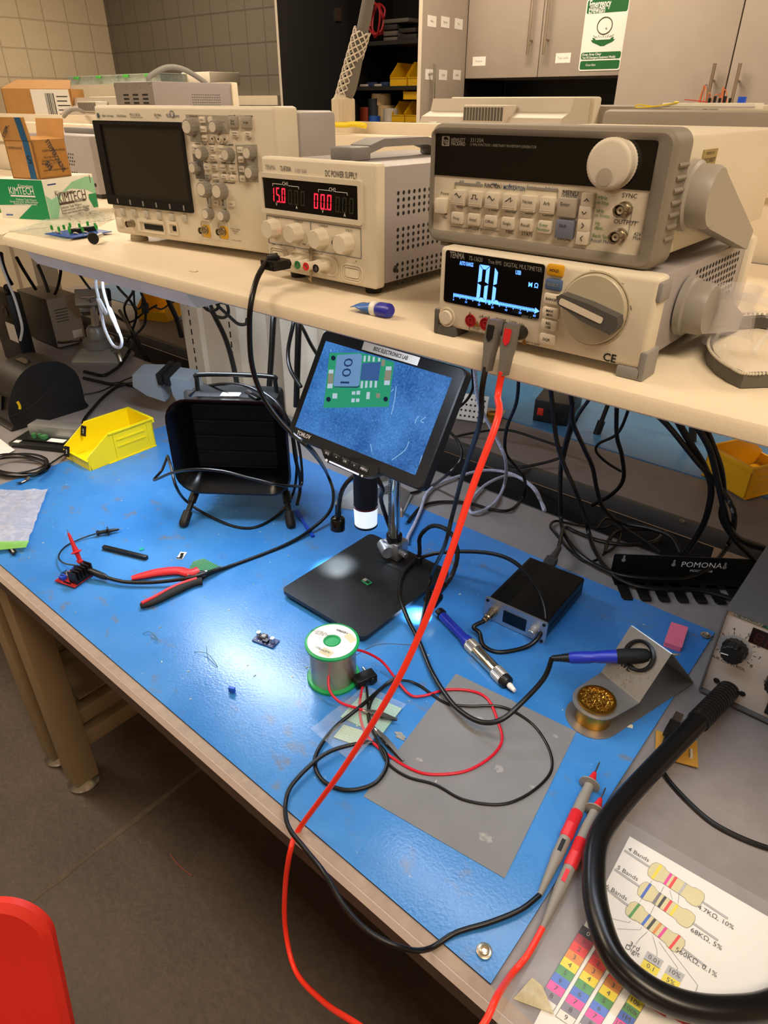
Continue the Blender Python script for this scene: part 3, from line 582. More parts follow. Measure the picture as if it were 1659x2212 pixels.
b = MB(); b.lathe([(R_, 0), (R_, .0012), (R_-.0012, .0014), (R_-.002, .0004), (R_-.0022, .0004), (R_-.0024, .005), (R_-.0035, .006), (0, .006)], T(X, 0, Zz) @ RX(90), n=48); dial = b.build('range_dial', M('dial_beige', 'b9af96', .45, coat=.2), t)
b = MB(); mx = T(X, -.006, Zz) @ FR @ RZ(-14); b.prism([(-.033, .002), (-.029, .006), (0, .0085), (.029, .0085), (.0325, .003), (.0325, -.003), (.029, -.0085), (0, -.0085), (-.029, -.004)], 0, .013, mx, bev=.002); b.build('pointer', M('pointer_grey', '4e4c49', .5), dial)
b = MB(); b.prism(rrect(-.028, .018, -.003, .003, .002), .0132, .0137, mx); b.build('pointer_strip', bw, dial)
G = lambda s, x, y, sz, **k: (s, *P7(x, y), sz, k)
print_panel(t, ink, [G('V~', 690, 365, .0045), G('Ω', 706, 310, .0055), G('L', 735, 255, .0055), G('-||-', 782, 223, .004), G('SCR', 836, 190, .004), G('hFE', 836, 207, .0045), G('°C°F', 897, 211, .0052), G('Hz%', 958, 252, .0055), G('µA', 990, 306, .0055), G('mA', 1000, 360, .0055), G('A', 985, 423, .0055)] + [G('.', x, y-12, .02, bold=True) for x, y in ((715, 368), (723, 315), (748, 268), (788, 238), (837, 225), (888, 233), (931, 263), (960, 310), (970, 365), (960, 420))])
G = lambda s, x, y, sz, **k: (s, *P8(x, y), sz, k)
print_panel(t, ink, [G('A', 483, 878, .0055), G('µA.mA', 688, 922, .0048), G('COM', 905, 968, .0055), G('VΩL Hz', 1128, 1018, .0055), G('10A max', 570, 1075, .0026), G('FUSED', 570, 1095, .0026), G('CAT II 600V', 1340, 1285, .0034), ('CE', *P7(912, 598), .011, dict(bold=True))], name='jack_lettering')
b = MB()
for x, y in ((580, 1018), (1232, 1262)): X, Zz = P8(x, y); patch(b, [(X-.0035, Zz-.003), (X+.0035, Zz-.003), (X, Zz+.0035)], -.0007)
b.build('warning_triangle', M('warning_amber', '8a5a1c', .5), t)
b = MB(); A, B_ = P8(472, 1065), P8(760, 1170); b.box(A[0], B_[0], -.0009, -.0005, B_[1], B_[1]+.0005); b.box(A[0], A[0]+.0005, -.0009, -.0005, B_[1], B_[1]+.009); b.build('jack_bracket', ink, t)
# handle of the multimeter
def handle(t, hw, y, z, r, L, drop, m_, zr, x2=.05):
    b = MB(); b.lathe([(r*1.12, 0), (r*1.1, .006), (r, .008), (r*.98, .022), (r*.9, .026), (0, .026)], T(hw-.004, y, z) @ RY(90), n=32); hb_ = b.build('handle_hub', m_, t)
    b = MB(); a = math.atan2(-drop, L)
    mx = T(hw+.006, y, z) @ RX(math.degrees(a)) @ Matrix(((0, 0, 1, 0), (1, 0, 0, 0), (0, 1, 0, 0), (0, 0, 0, 1)))
    l = math.hypot(L, drop); b.prism([(0, r*.92), (l*.9, r*.42), (l, r*.36), (l, -r*.36), (l*.9, -r*.42), (0, -r*.92)], 0, .015, mx, bev=.003); b.build('handle_arm', m_, hb_)
    return hb_
hg = M('handle_warm_grey', '908b84', .45, var=.03)
handle(t, hw, .095, .052, .0255, .14, .042, hg, 0)
# ---- waveform generator
gmx0, gmx1, gy, gz = -.4755, -.2215, .632, 1.457
gm = T((gmx0+gmx1)/2, gy, gz); t = thing('waveform_generator', 'beige waveform generator with brown rubber bezel and round tuning knob', 'function generator', gm)
pf = panel(gm @ T(0, .004, 0)); z6 = zf(900, 230, .4575); P6 = lambda x, y: pf(*z6(x, y)); G = lambda s, x, y, sz, **k: (s, *P6(x, y), sz, k)
hw = (gmx1-gmx0)/2; H_ = .113
rub = M('bezel_rubber', '7d7569', .6, var=.05, bump=.1, bsc=900)
x0, x1, z0, z1 = quad(((93, 125), (1145, 160), (1055, 705), (75, 580)), P6)
b = MB(); oo = rrect(-hw, hw, 0, H_, .013, 6); ii = rrect(x0, x1, z0, z1, .003, 6); om_ = rrect(-hw+.004, hw-.004, .004, H_-.004, .010, 6)
n = len(oo); vs = []
for P_, y in ((ii, .006), (ii, .0015), (rrect(x0-.003, x1+.003, z0-.003, z1+.003, .005, 6), 0), (om_, 0), (rrect(-hw+.001, hw-.001, .001, H_-.001, .012, 6), .003), (oo, .008), (oo, .036), (om_, .038)): vs += [(x, y, z) for x, z in P_]
b.add(vs, [(r*n+i, r*n+(i+1) % n, (r+1)*n+(i+1) % n, (r+1)*n+i) for r in range(7) for i in range(n)]); b.build('rubber_bezel', rub, t)
b = MB(); b.box(-hw+.006, hw-.006, .037, .36, .008, H_-.006, .003); b.build('case', M('hp_case', 'd2c7b2', .5, var=.02), t)
b = MB(); b.box(x0-.001, x1+.001, .0045, .02, z0-.001, z1+.001); b.build('front_plate', putty, t)
zd = (P6(90, 325)[1]+P6(1105, 395)[1])/2
b = MB(); b.box(x0, x1, .0035, .006, zd, z1); dsp = b.build('display_window', M('smoked_window', '0b0906', .1, var=.1), t)
FY = .0034
print_panel(dsp, M('window_print', '7d776c', .6), [G('HEWLETT', 198, 159, .0046, w=.0172, bold=True), G('PACKARD', 198, 177, .0046, w=.0172, bold=True), G('33120A', 287, 160, .0052, w=.0158), G('15 MHz FUNCTION / ARBITRARY WAVEFORM GENERATOR', 406, 186, .0034, w=.0745), G('hp', 139, 163, .0075, bold=True)], FY)
X, Zz = P6(139, 163); b = MB(); b.ring(rrect(X-.0048, X+.0048, Zz-.0045, Zz+.0045, .001), circ(X, Zz, .0038, 24), -FY, -FY+.0002, FR); b.build('logo_frame', M('window_print', '7d776c', .6), dsp)
X, Zz = P6(918, 268); X += .003; b = MB(); prof = [(.0215, 0), (.0215, .0012), (.0205, .002), (.0205, .011), (.019, .0125), (.017, .013), (0, .013)]
b.lathe(prof, T(X, .0035, Zz) @ RX(90), n=96, flute=.018, fn=48); k = b.build('tuning_knob', M('knob_white', 'd3c9b8', .5), t)
b = MB(); b.lathe([(0, -.001), (.0045, -.0007), (.0068, .0004), (.0072, .0008), (.0064, .0009)], T(X-.001, .0035-.013, Zz-.010) @ RX(90), n=24); b.build('finger_dimple', M('dimple', 'a79d8c', .5), k)
L1 = [(207, 430, 'AM'), (285, 437, 'FM'), (363, 444, 'FSK'), (447, 451, 'Burst'), (535, 459, 'Sweep'), (625, 467, 'Arb List')]
L2 = [(200, 525, 'Freq', 'Freq'), (278, 532, 'Ampl', 'Level'), (357, 541, 'Offset', '% Duty'), (438, 550, 'Single', 'Internal'), (525, 558, 'Recall', 'Store'), (612, 568, 'Enter Number', 'Cancel')]
bk = M('hp_button', 'cfc4b1', .5); tl = []; tb = []; tg = []
waves = {0: [(-.004, 0), (-.002, .002), (0, 0), (.002, -.002), (.004, 0)], 1: [(-.004, -.0018), (-.002, -.0018), (-.002, .0018), (.0015, .0018), (.0015, -.0018), (.004, -.0018)], 2: [(-.004, 0), (-.002, .002), (.002, -.002), (.004, 0)], 3: [(-.004, -.002), (.002, .002), (.002, -.002), (.004, 0)]}
for i, (x, y, s) in enumerate(L1):
    X, Zz = P6(x, y); b = MB(); b.box(X-.0076, X+.0076, -.001, .006, Zz-.0076, Zz+.0076, .0014); b.box(X-.0072, X+.0072, -.0013, .001, Zz-.0046, Zz-.0041); b.box(X-.0072, X+.0072, -.0013, .001, Zz-.006, Zz-.0056); kb = b.build('button', bk, t)
    if i in waves: b = MB(); b.tube([(X+u, -.0012, Zz+v+.0025) for u, v in waves[i]], .0004, 6, 0); b.build('wave_symbol', ink, kb)
    else: tl.append((['Noise', 'Arb'][i-4], X, Zz+.002, .0045, {}))
    tb.append((s, X, Zz+.0145, .0042, {}))
for x, y, s, u in L2:
    X, Zz = P6(x, y); b = MB(); b.box(X-.007, X+.007, -.001, .006, Zz-.0058, Zz+.0058, .0014); b.build('button', bk, t)
    for i, q in enumerate(s.split()): (tg if 'Num' in s else tl).append((q, X, Zz+(len(s.split())-1)*.002-i*.004, .0042, {}))
    tb.append((u, X, Zz+.0105, .0042, {}))
for x, y, m_, w, h, s in ((717, 477, M('hp_enter', 'a59c8e', .5), .0095, .0085, 'Enter'), (705, 578, M('hp_shift', '6d7285', .5), .0092, .0085, 'Shift')):
    X, Zz = P6(x, y); b = MB(); b.box(X-w, X+w, -.001, .006, Zz-h, Zz+h, .0014); b.build('button', m_, t); tl.append((s, X-.001, Zz+.003, .0045, {}))
ps = [P6(688, 392), P6(850, 408), P6(820, 650), P6(750, 642), P6(775, 525), P6(668, 518)]
b = MB(); patch(b, ps, .004); b.build('menu_panel', M('menu_grey', 'a2998b', .55), t)
for i, (x, y) in enumerate(((812, 440), (800, 500), (793, 560), (787, 620))):
    X, Zz = P6(x, y); b = MB(); b.box(X-.006, X+.006, 0, .006, Zz-.006, Zz+.006, .0012); kb = b.build('arrow_button', bk, t); b = MB(); b.tube([(-.0022, 0, -.001), (0, 0, .0012), (.0022, 0, -.001)], .0004, 6, 0); b.build('arrow_mark', ink, kb, T(X, -.0003, Zz) @ RY((0, 180, 90, -90)[i]))
X, Zz = P6(125, 462); b = MB(); b.box(X-.0065, X+.0065, -.003, .006, Zz-.0085, Zz+.0065, .0015); b.build('power_button', bw, t)
for x, y in ((985, 485), (962, 610)):
    X, Zz = P6(x, y); bnc(t, X, Zz, .004)
print_panel(t, ink, tl, -.0014); 
print_panel(t, ink, [G('FUNCTION /', 362, 377, .0055, bold=True, w=.0208), G('MENU', 727, 410, .0058), G('Power', 135, 411, .0042), G('SYNC', 1006, 422, .0055), G('OUTPUT', 985, 548, .0055), G('MODIFY', 277, 577, .0045), G('TRIG', 438, 595, .0045), G('STATE', 522, 604, .0045), G('LOCAL', 697, 626, .0045), G('42V', 1043, 604, .0042), G('Max', 1040, 622, .0042), G('Off', 137, 507, .0035), G('On', 135, 525, .0035)], .0039, 'panel_lettering')
print_panel(t, inkb, tb+[G('MODULATION', 461, 386, .0055, bold=True, w=.0245), G('On/Off', 724, 427, .0045), G('Recall Menu', 875, 637, .0045), G('AM/FM', 247, 470, .0035)], .0039, 'blue_lettering')
print_panel(t, inkn, tg, -.0014, 'green_key_text')
print_panel(t, inkn, [G('MHz', 880, 432, .0045), G('m Vpp', 880, 455, .0045), G('kHz', 868, 494, .0045), G('m Vrms', 876, 516, .0045), G('Hz', 855, 552, .0045), G('dBm', 858, 574, .0045), G('Back Space', 878, 614, .0045)]+[(str((i+1) % 10) if i < 10 else '.', *P6(x-32, y+6), .0042, {}) for i, (x, y) in enumerate([(q[0], q[1]) for q in L1[:5]]+[(q[0], q[1]) for q in L2[:5]])], .0039, 'green_lettering')
b = MB()
for (xa, ya, xb, yb) in ((182, 362, 312, 372), (520, 384, 668, 395)): A, B_ = P6(xa, ya), P6(xb, yb); zz = (A[1]+B_[1])/2; b.box(A[0], B_[0], .0038, .0042, zz-.001, zz+.001); e = A[0] if xa == 182 else B_[0]; b.box(e-.0003, e+.0003, .0038, .0042, zz-.008, zz)
for (xa, ya, xb, yb) in ((160, 568, 250, 574), (305, 580, 388, 588)): A, B_ = P6(xa, ya), P6(xb, yb); zz = (A[1]+B_[1])/2; b.box(A[0], B_[0], .0038, .0042, zz-.0003, zz+.0003)
A = P6(1050, 545); b.box(A[0]-.008, A[0], .0038, .0042, A[1], A[1]+.0004); b.box(A[0]-.008, A[0]-.0076, .0038, .0042, A[1]-.012, A[1]+.012); b.build('printed_lines', inkg, t)
b = MB()
for k in range(7):
    z = .026+k*.0098; b.tube([(hw-.0006, .012, z), (hw+.0012, .022, z+.0006), (hw-.0006, .034, z)], .0022, 8, 6)
b.build('grip_ridges', rub, t)
handle(t, hw, .062, .058, .027, .16, .055, M('hp_handle', '9b948a', .45, var=.03), 0)
x, z = hw-.006+.0005, 0
b = MB(); b.box(hw-.0062, hw-.0052, .085, .125, .068, .094); tg_ = b.build('asset_tag', M('tag_gold', 'a5945a', .4, metal=.4), t)
SD = T(hw-.005, 0, 0) @ RZ(90) @ FR
b = MB(); b.text('PROPERTY OF', .105, .0905, .0035, SD); b.text('PURDUE UNIVERSITY', .105, .0845, .0058, SD, w=.034); b.text('694724', .105, .075, .006, SD); b.build('tag_text', ink, tg_)
b = MB(); b.box(hw-.0062, hw-.0053, .087, .123, .052, .0675); bc = b.build('barcode_label', paper, t)
b = MB(); q = random.Random(5); y = .090
while y < .120: w = q.choice((.0006, .001, .0016)); b.box(hw-.0054, hw-.005, y, y+w, .054, .066); y += w+q.choice((.0007, .0012))
b.build('barcode_bars', ink, bc)
for sx in (-1, 1):
    for y in (.05, .29): b = MB(); b.box(sx*(hw-.035)-.012, sx*(hw-.035)+.012, y, y+.025, -.0, .0085, .002); b.build('foot', dgrey, t)
b = MB()
for k in range(10):
    x = -hw+.012+k*.0245
    if not -.06 < x < .01: b.box(x, x+.0105, .010, .03, -.0045, .003, .001)
b.build('bezel_teeth', rub, t)
b = MB(); b.box(-.03, .03, .02, .05, H_-.0062, H_-.0052); b.build('red_sticker', M('sticker_red', 'b3262e', .5), t, T(.03, .16, .0002) @ RZ(0))
# ------------------------------------------------------------------ fume extractor
gb = M('gloss_black_plastic', '0a0a0b', .22, var=.2); foam = M('filter_foam', '101010', .95, var=.4, sc=300, bump=1, bsc=400)
fx = V((.80, .60, 0)); fm = frame((-1.105, .785, BT+.003), fx, (-.6, .8, 0)); t = thing('fume_extractor', 'black fume extractor with square hood and carry handle standing on the blue mat', 'fume extractor', fm)
hz = .182
def sec(w, h, r, y, dz=0): return [(x, y, z+hz+dz) for x, z in rrect(-w, w, -h, h, r, 6)]
def loft(b, secs, cap=False):
    n = len(secs[0]); vs = [v for s in secs for v in s]; fs = [(r*n+i, r*n+(i+1) % n, (r+1)*n+(i+1) % n, (r+1)*n+i) for r in range(len(secs)-1) for i in range(n)]
    if cap: fs += [tuple(range(n))[::-1], tuple(range((len(secs)-1)*n, len(secs)*n))]
    b.add(vs, fs)
b = MB(); loft(b, [sec(.090, .078, .012, .058, .006), sec(.092, .08, .014, .052, .006), sec(.118, .100, .045, .012), sec(.127, .109, .05, 0), sec(.131, .113, .052, 0), sec(.131, .113, .052, .004), sec(.122, .104, .045, .016), sec(.098, .086, .018, .066, .006), sec(.098, .086, .018, .072, .006)]); b.build('hood', gb, t)
b = MB(); b.box(-.092, .092, .056, .064, hz-.074, hz+.086); b.build('filter', foam, t)
b = MB()
for k in range(5): z = hz-.074+.006+k*.037; b.box(-.09, .09, .052, .058, z-.0012, z+.0012)
b.build('filter_grille', blkm, t)
b = MB(); b.box(-.098, .098, .07, .155, hz-.08, hz+.092, .012); b.build('fan_housing', blkm, t)
b = MB(); q = [(-.088, .11, hz+.05), (-.088, .11, hz+.114), (-.074, .11, hz+.128), (.074, .11, hz+.128), (.088, .11, hz+.114), (.088, .11, hz+.05)]; b.tube(q, .0052, 12, 6); b.build('carry_handle', M('handle_black', '151515', .18, var=.1), t)
b = MB(); b.box(-.03, .012, .078, .1, hz+.0915, hz+.0922); b.build('white_sticker', paper, t)
inv = fm.inverted()
for px, py, ux in ((398, 1128, -.085), (628, 1130, .092)):
    f = inv @ az(px, py, BT+.012); top = V((ux, .085, .105)); b = MB(); b.tube([f, f.lerp(top, .5), top], .0065, 12, 0); lg = b.build('leg', blk, t)
    b = MB(); d = (top-f).normalized(); b.lathe([(0, -.012), (.007, -.0115), (.0105, -.006), (.0112, 0), (.0105, .026), (.007, .028)], align(f, top), n=20); b.build('rubber_foot', M('foot_black', '161616', .45), lg)
    b = MB(); b.lathe([(.0062, .05), (.0095, .05), (.0095, .075), (.0062, .077)], align(f, top), n=20); b.build('leg_collar', blk, lg)
# ------------------------------------------------------------------ digital microscope
bz0 = BT+.012
mx0, mx1, my0, my1 = -.822, -.606, .662, .926
t = thing('digital_microscope', 'digital microscope with tilted monitor on black square base, showing a green board', 'microscope', T((mx0+mx1)/2, (my0+my1)/2, BT+.003))
W = t.matrix_world.inverted()
bs = M('base_black', '1c1d1f', .3, var=.25, sc=30, bump=.15, bsc=900)
b = MB(); b.prism(rrect(mx0, mx1, my0, my1, .012), bz0, bz0+.008, W, bev=.0025); b.prism(rrect(mx0+.012, mx1-.012, my0+.012, my1-.012, .012), bz0-.004, bz0+.001, W); base = b.build('base', bs, t)
for x in (mx0+.03, mx1-.03):
    for y in (my0+.03, my1-.03): b = MB(); b.cyl((x, y, BT+.003), (x, y, bz0-.002), .010, n=16); o = b.build('rubber_pad', blk, base); o.data.transform(W)
ztop = bz0+.0085
b = MB(); A = az(808, 1202, ztop); B_ = az(876, 1233, ztop); b.box(A.x, A.x+.011, A.y-.058, A.y+.006, ztop-.0006, ztop+.0004, mx=W); 
A2, B2 = az(812, 1205, ztop), az(872, 1232, ztop)
b = MB(); d = (B2-A2); nrm = V((-d.y, d.x, 0)).normalized()*.0045; b.prism([(A2+nrm).to_2d(), (A2-nrm).to_2d(), (B2-nrm).to_2d(), (B2+nrm).to_2d()], ztop-.0004, ztop+.0004, W); b.build('rail_slot', M('rail_grey', '50565c', .2, metal=.8), base)
cx, cy = -.728, .893
b = MB(); b.box(cx-.018, cx+.022, cy-.016, cy+.02, ztop, ztop+.040, .003, W); b.build('column_clamp', alu, t)
b = MB(); b.cyl((cx-.026, cy-.006, ztop+.02), (cx+.004, cy-.024, ztop+.02), .013, n=24); b.cyl((cx+.02, cy, ztop+.016), (cx+.036, cy-.004, ztop+.016), .006, n=8); o = b.build('clamp_screw', alu, t); o.data.transform(W)
b = MB(); b.cyl((cx, cy, ztop+.036), (cx, cy, ztop+.052), .0165, n=28); o = b.build('column_collar', blk, t); o.data.transform(W)
b = MB(); b.cyl((cx, cy, ztop+.03), (cx, cy, BT+.46), .0115, n=24); o = b.build('column', chrome, t); o.data.transform(W)
b = MB()
for k in range(60): z = ztop+.056+k*.004; b.box(cx-.0065, cx+.0005, cy-.0125, cy-.010, z, z+.0022)
o = b.build('rack_teeth', M('rack_dark', '6f7276', .4, metal=.8), t); o.data.transform(W)
# monitor
mn = V((.012, -.85, .526)).normalized(); mxv = V((1, .008, -.016)); mc = V((-.649, .730, 1.187)); MW, MH = .285, .186
zz = mn; xx = (mxv-zz*mxv.dot(zz)).normalized(); yy = zz.cross(xx)
mm = Matrix(((xx.x, yy.x, zz.x, mc.x), (xx.y, yy.y, zz.y, mc.y), (xx.z, yy.z, zz.z, mc.z), (0, 0, 0, 1))); iv = mm.inverted(); LM = W @ mm
def pm_(px, py): o = iv @ CP; d = iv.to_3x3() @ ray(px, py); q = o+d*(-o.z/d.z); return q.x, q.y
zm = lambda x, y: pm_(600+x*.27728, 640+y*.27728)
hw, hh = MW/2, MH/2
sc_ = [zm(365, 345), zm(1352, 632), zm(1078, 1400), zm(140, 1015)]
sx0, sx1, sy0, sy1 = (sc_[0][0]+sc_[3][0])/2, (sc_[1][0]+sc_[2][0])/2, (sc_[2][1]+sc_[3][1])/2, (sc_[0][1]+sc_[1][1])/2
mb_ = M('monitor_black', '161719', .38, var=.15, bump=.1, bsc=900)
b = MB(); oo = rrect(-hw, hw, -hh, hh, .010); ii = rrect(sx0, sx1, sy0, sy1, .001); n = len(oo); o2 = rrect(-hw+.002, hw-.002, -hh+.002, hh-.002, .009)
b.add([(x, y, -.0015) for x, y in ii]+[(x, y, 0) for x, y in ii]+[(x, y, 0) for x, y in o2]+[(x, y, -.002) for x, y in oo]+[(x, y, -.020) for x, y in oo]+[(x*.93, y*.93, -.028) for x, y in oo], [(r*n+i, r*n+(i+1) % n, (r+1)*n+(i+1) % n, (r+1)*n+i) for r in range(5) for i in range(n)]+[tuple(range(5*n, 6*n))])
mon = b.build('monitor', mb_, t); mon.data.transform(LM)
def scr_mat():
    m, N, L, b = node_mat('screen_picture', .3); b.inputs['Specular IOR Level'].default_value = .12; tc = nn(N, 'TexCoord'); n = nn(N, 'TexNoise', Scale=330, Detail=4); L.new(tc.outputs['Object'], n.inputs['Vector'])
    c = ramp(N, L, n.outputs['Fac'], [(.35, lin('1b4a8c')), (.6, lin('3a78bd')), (.72, lin('5b97d3')), (.8, lin('a9d0f2'))])
    n2 = nn(N, 'TexNoise', Scale=16, Detail=2); L.new(tc.outputs['Object'], n2.inputs['Vector'])
    c = mixc(N, L, .5, c, ramp(N, L, n2.outputs['Fac'], [(.35, lin('1c4a86')), (.65, lin('4a88c9'))])); 
    b.inputs['Base Color'].default_value = (.01, .01, .012, 1); L.new(c, b.inputs['Emission Color']); b.inputs['Emission Strength'].default_value = 1.1; return m
b = MB(); b.box(sx0, sx1, sy0, sy1, -.004, -.0012); scr = b.build('screen', scr_mat(), mon); scr.data.transform(LM)
def E_(n, h, s=.9): return M('shown_'+n, '050505', .25, emi=s, ecol=h, var=.02, spec=.12)
def shp(name, mat, polys, h):
    b = MB()
    for p in polys: q = [zm(*c) for c in p]; b.add([(x, y, h) for x, y in q], [tuple(range(len(q)))])
    o = b.build(name, mat, scr); o.data.transform(LM); return o
R4 = lambda x0, y0, x1, y1, k=.08: [(x0, y0), (x1, y0+(x1-x0)*.0), (x1-(y1-y0)*k, y1), (x0-(y1-y0)*k, y1)]
shp('shown_board', E_('green', '2f9a72'), [[(400, 440), (640, 437), (700, 452), (905, 512), (860, 860), (352, 868)]], -.0011)
shp('shown_chip', E_('chip', '3c5f97'), [[(655, 520), (802, 510), (782, 658), (638, 650)]], -.0010)
shp('shown_inductor', E_('inductor', '6f96c4'), [[(470, 455), (640, 445), (655, 462), (632, 690), (618, 700), (440, 700), (430, 688), (458, 465)]], -.0009)
shp('shown_inductor_edge', E_('edge', '22405f'), [[(432, 690), (445, 702), (618, 702), (632, 692), (634, 700), (615, 712), (440, 708)]], -.00095)
b = MB(); x, y = zm(540, 580); b.text('100', x, y, .026, rot=103, w=None, stretch=1.25); o = b.build('shown_number', E_('num', '233d66'), scr); o.data.transform(LM @ T(0, 0, -.0008))
pads = [R4(645, 660, 663, 715), R4(680, 658, 698, 712), R4(716, 657, 734, 710), R4(754, 657, 772, 710), R4(668, 462, 684, 508), R4(702, 462, 718, 506), R4(738, 470, 754, 508), R4(780, 478, 796, 506), R4(425, 755, 462, 795), R4(575, 740, 602, 765), R4(612, 735, 640, 765), R4(572, 795, 598, 825), R4(608, 795, 634, 822), R4(690, 745, 716, 800), R4(840, 545, 884, 575), R4(828, 655, 872, 690), R4(395, 570, 432, 600), R4(385, 680, 425, 715)]
shp('shown_pads', E_('pad', 'b9cfdc'), pads, -.0010)
shp('shown_capacitors', E_('cap', '8f8a78'), [R4(835, 575, 884, 655, .12), R4(392, 600, 432, 680, .08), R4(808, 492, 834, 542, .1), R4(765, 755, 795, 790)], -.00095)
shp('shown_holes', E_('hole', '16263c'), [[(x+18*math.cos(a), y+20*math.sin(a)) for a in [k*PI/7 for k in range(14)]] for x, y in ((430, 480), (392, 802), (838, 800))], -.0010)
b = MB()
for pts in ([(920, 700), (905, 820), (882, 920)], [(1020, 1130), (985, 1200), (885, 1275)], [(1100, 930), (1075, 960), (1068, 990)], [(1150, 940), (1110, 970), (1135, 985)], [(720, 1150), (730, 1210)], [(410, 410), (412, 430)], [(1120, 1240), (1100, 1320)], [(900, 720), (880, 740)]):
    b.tube([(*zm(*p), -.0010) for p in pts], .0007, 6, 4)
o = b.build('shown_scratches', E_('scratch', '8fbdea'), scr); o.data.transform(LM)
b = MB(); q = [zm(675, 352), zm(1112, 478), zm(1088, 542), zm(655, 415)]; b.add([(x, y, .0006) for x, y in q], [(0, 1, 2, 3)]); lbl = b.build('name_label', paper, mon); lbl.data.transform(LM)
b = MB(); x, y = zm(880, 447); b.text('BIDC ELECTRONICS LAB', x, y, .0085, w=.068, bold=True); o = b.build('label_text', ink, lbl); o.data.transform(LM @ T(0, 0, .0009))
b = MB(); x, y = zm(203, 1082); b.text('TOMLOV', x, y, .0095, w=.031, bold=True); o = b.build('maker_name', inkw, mon); o.data.transform(LM @ T(0, 0, .0005))
q = [zm(338, 1172), zm(372, 1262), zm(398, 1300), zm(660, 1412), zm(700, 1412), zm(788, 1385), zm(790, 1330)]
b = MB(); b.prism([(x, y) for x, y in q], -.014, .003, bev=.0015); cp_ = b.build('control_pad', blk, mon); cp_.data.transform(LM)
b = MB(); L = []
for x, y, s in ((398, 1228, '0/Q'), (468, 1258, '<'), (536, 1290, 'OK'), (608, 1322, '>'), (684, 1352, 'MENU')):
    X, Y_ = zm(x, y); b = MB(); b.box(X-.0085, X+.0085, Y_-.0055, Y_+.0045, .002, .0042, .0008); k = b.build('button', mb_, cp_); k.data.transform(LM)
    b = MB(); b.text(s, X, Y_, .0052); o = b.build('button_text', inkw, k); o.data.transform(LM @ T(0, 0, .0045))
A, B_ = zm(412, 1290), zm(640, 1392); b = MB(); b.tube([(*A, .0028), (*B_, .0028)], .0013, 8, 0); o = b.build('light_strip', M('strip_light', 'cfd4ff', .4, emi=1.3), cp_); o.data.transform(LM)
b = MB(); b.lathe([(0, 0), (.0024, 0), (.002, .0012), (0, .0014)], T(*zm(388, 1281), .003)); b.lathe([(0, 0), (.0018, 0), (.0015, .001), (0, .0012)], T(*zm(665, 1402), .003)); o = b.build('light_dial_mark', inkw, cp_); o.data.transform(LM)
# lens
lx, ly = -.722, .80
b = MB(); b.lathe([(.0205, .945), (.0225, .948), (.0225, 1.13), (.020, 1.135)], T(lx, ly, 0), n=32); o = b.build('camera_barrel', blkm, t); o.data.transform(W)
b = MB(); b.lathe([(.0226, .9445), (.0232, .9445), (.0232, .9475), (.0226, .9475)], T(lx, ly, 0), n=32, closed=True); b.lathe([(.0226, 1.048), (.0232, 1.048), (.0232, 1.051), (.0226, 1.051)], T(lx, ly, 0), n=32, closed=True); o = b.build('red_ring', M('ring_red', '6a1822', .4), t); o.data.transform(W)
b = MB(); b.lathe([(.0225, .945), (.0215, .912), (.0215, .906), (.021, .905)], T(lx, ly, 0), n=32); o = b.build('ring_light_shade', M('ring_light', 'eef6ff', .35, emi=.75, ecol='e3f2ff'), t); o.data.transform(W)
b = MB(); b.lathe([(.0195, .903), (.0222, .903), (.0222, .9075), (.0195, .9075)], T(lx, ly, 0), n=32, closed=True); o = b.build('lens_rim', blk, t); o.data.transform(W)
b = MB(); b.box(lx-.02, lx+.02, ly+.015, cy+.02, 1.07, 1.10, .003, W); b.box(lx-.03, lx+.03, ly-.02, ly+.03, 1.10, 1.16, .004, W); b.build('bracket', blk, t)
# gooseneck lamps
def goose(pts, head, aim, e):
    b = MB(); P = spline(pts, 10); b.tube([W @ V(p) for p in pts], .0042, 10, 10, rf=lambda u: .0042*(1+.10*(int(u*180) % 2))); g = b.build('gooseneck_lamp', blk, t)
    d = (V(aim)-V(head)).normalized(); b = MB(); b.lathe([(0, -.026), (.006, -.026), (.0065, -.004), (.0125, 0), (.0145, .004), (.0148, .026), (.0135, .026), (.012, .02), (0, .02)], align(head, V(head)+d), n=24); o = b.build('lamp_head', M('lamp_black', '0c0c0c', .15), g); o.data.transform(W)
    b = MB(); b.lathe([(0, .0205), (.0115, .0205), (0, .0207)], align(head, V(head)+d), n=20); o = b.build('lamp_lens', M('lamp_glow', 'ffffff', .4, emi=5, ecol='e8f6ff'), g); o.data.transform(W)
    l = bpy.data.lights.new('lamp_beam', 'SPOT'); l.energy = e; l.spot_size = 1.0; l.spot_blend = .8; l.shadow_soft_size = .012; l.color = (.85, .97, 1); q = bpy.data.objects.new('lamp_beam', l); COL.objects.link(q); q.parent = g; q.matrix_local = W @ align(V(head)+d*.027, V(head)+d*2) @ RX(180)
hl = ay(730, 1118, .80)
goose([(cx+.005, cy+.012, ztop), (cx-.03+.005, cy-.01, .90), V(ay(826, 1055, .85)), V(ay(800, 1018, .84)), V(ay(765, 1028, .82)), V(ay(738, 1062, .80)), hl], hl, (hl.x, hl.y-.01, .76), 6)
g0 = az(904, 1216, ztop); hr = az(945, 1282, BT+.062)
goose([g0, g0+V((.002, 0, .03)), V(ay(908, 1158, g0.y)), V(ay(935, 1136, g0.y-.01)), V(ay(972, 1150, g0.y-.02)), V(ay(988, 1195, g0.y-.03)), V(ay(975, 1245, g0.y-.05)), hr], hr, az(905, 1330, BT+.003), 2.5)
b = MB(); b.lathe([(.0075, 0), (.0075, .016), (.0055, .018)], T(*g0)); o = b.build('gooseneck_socket', blk, t); o.data.transform(W)
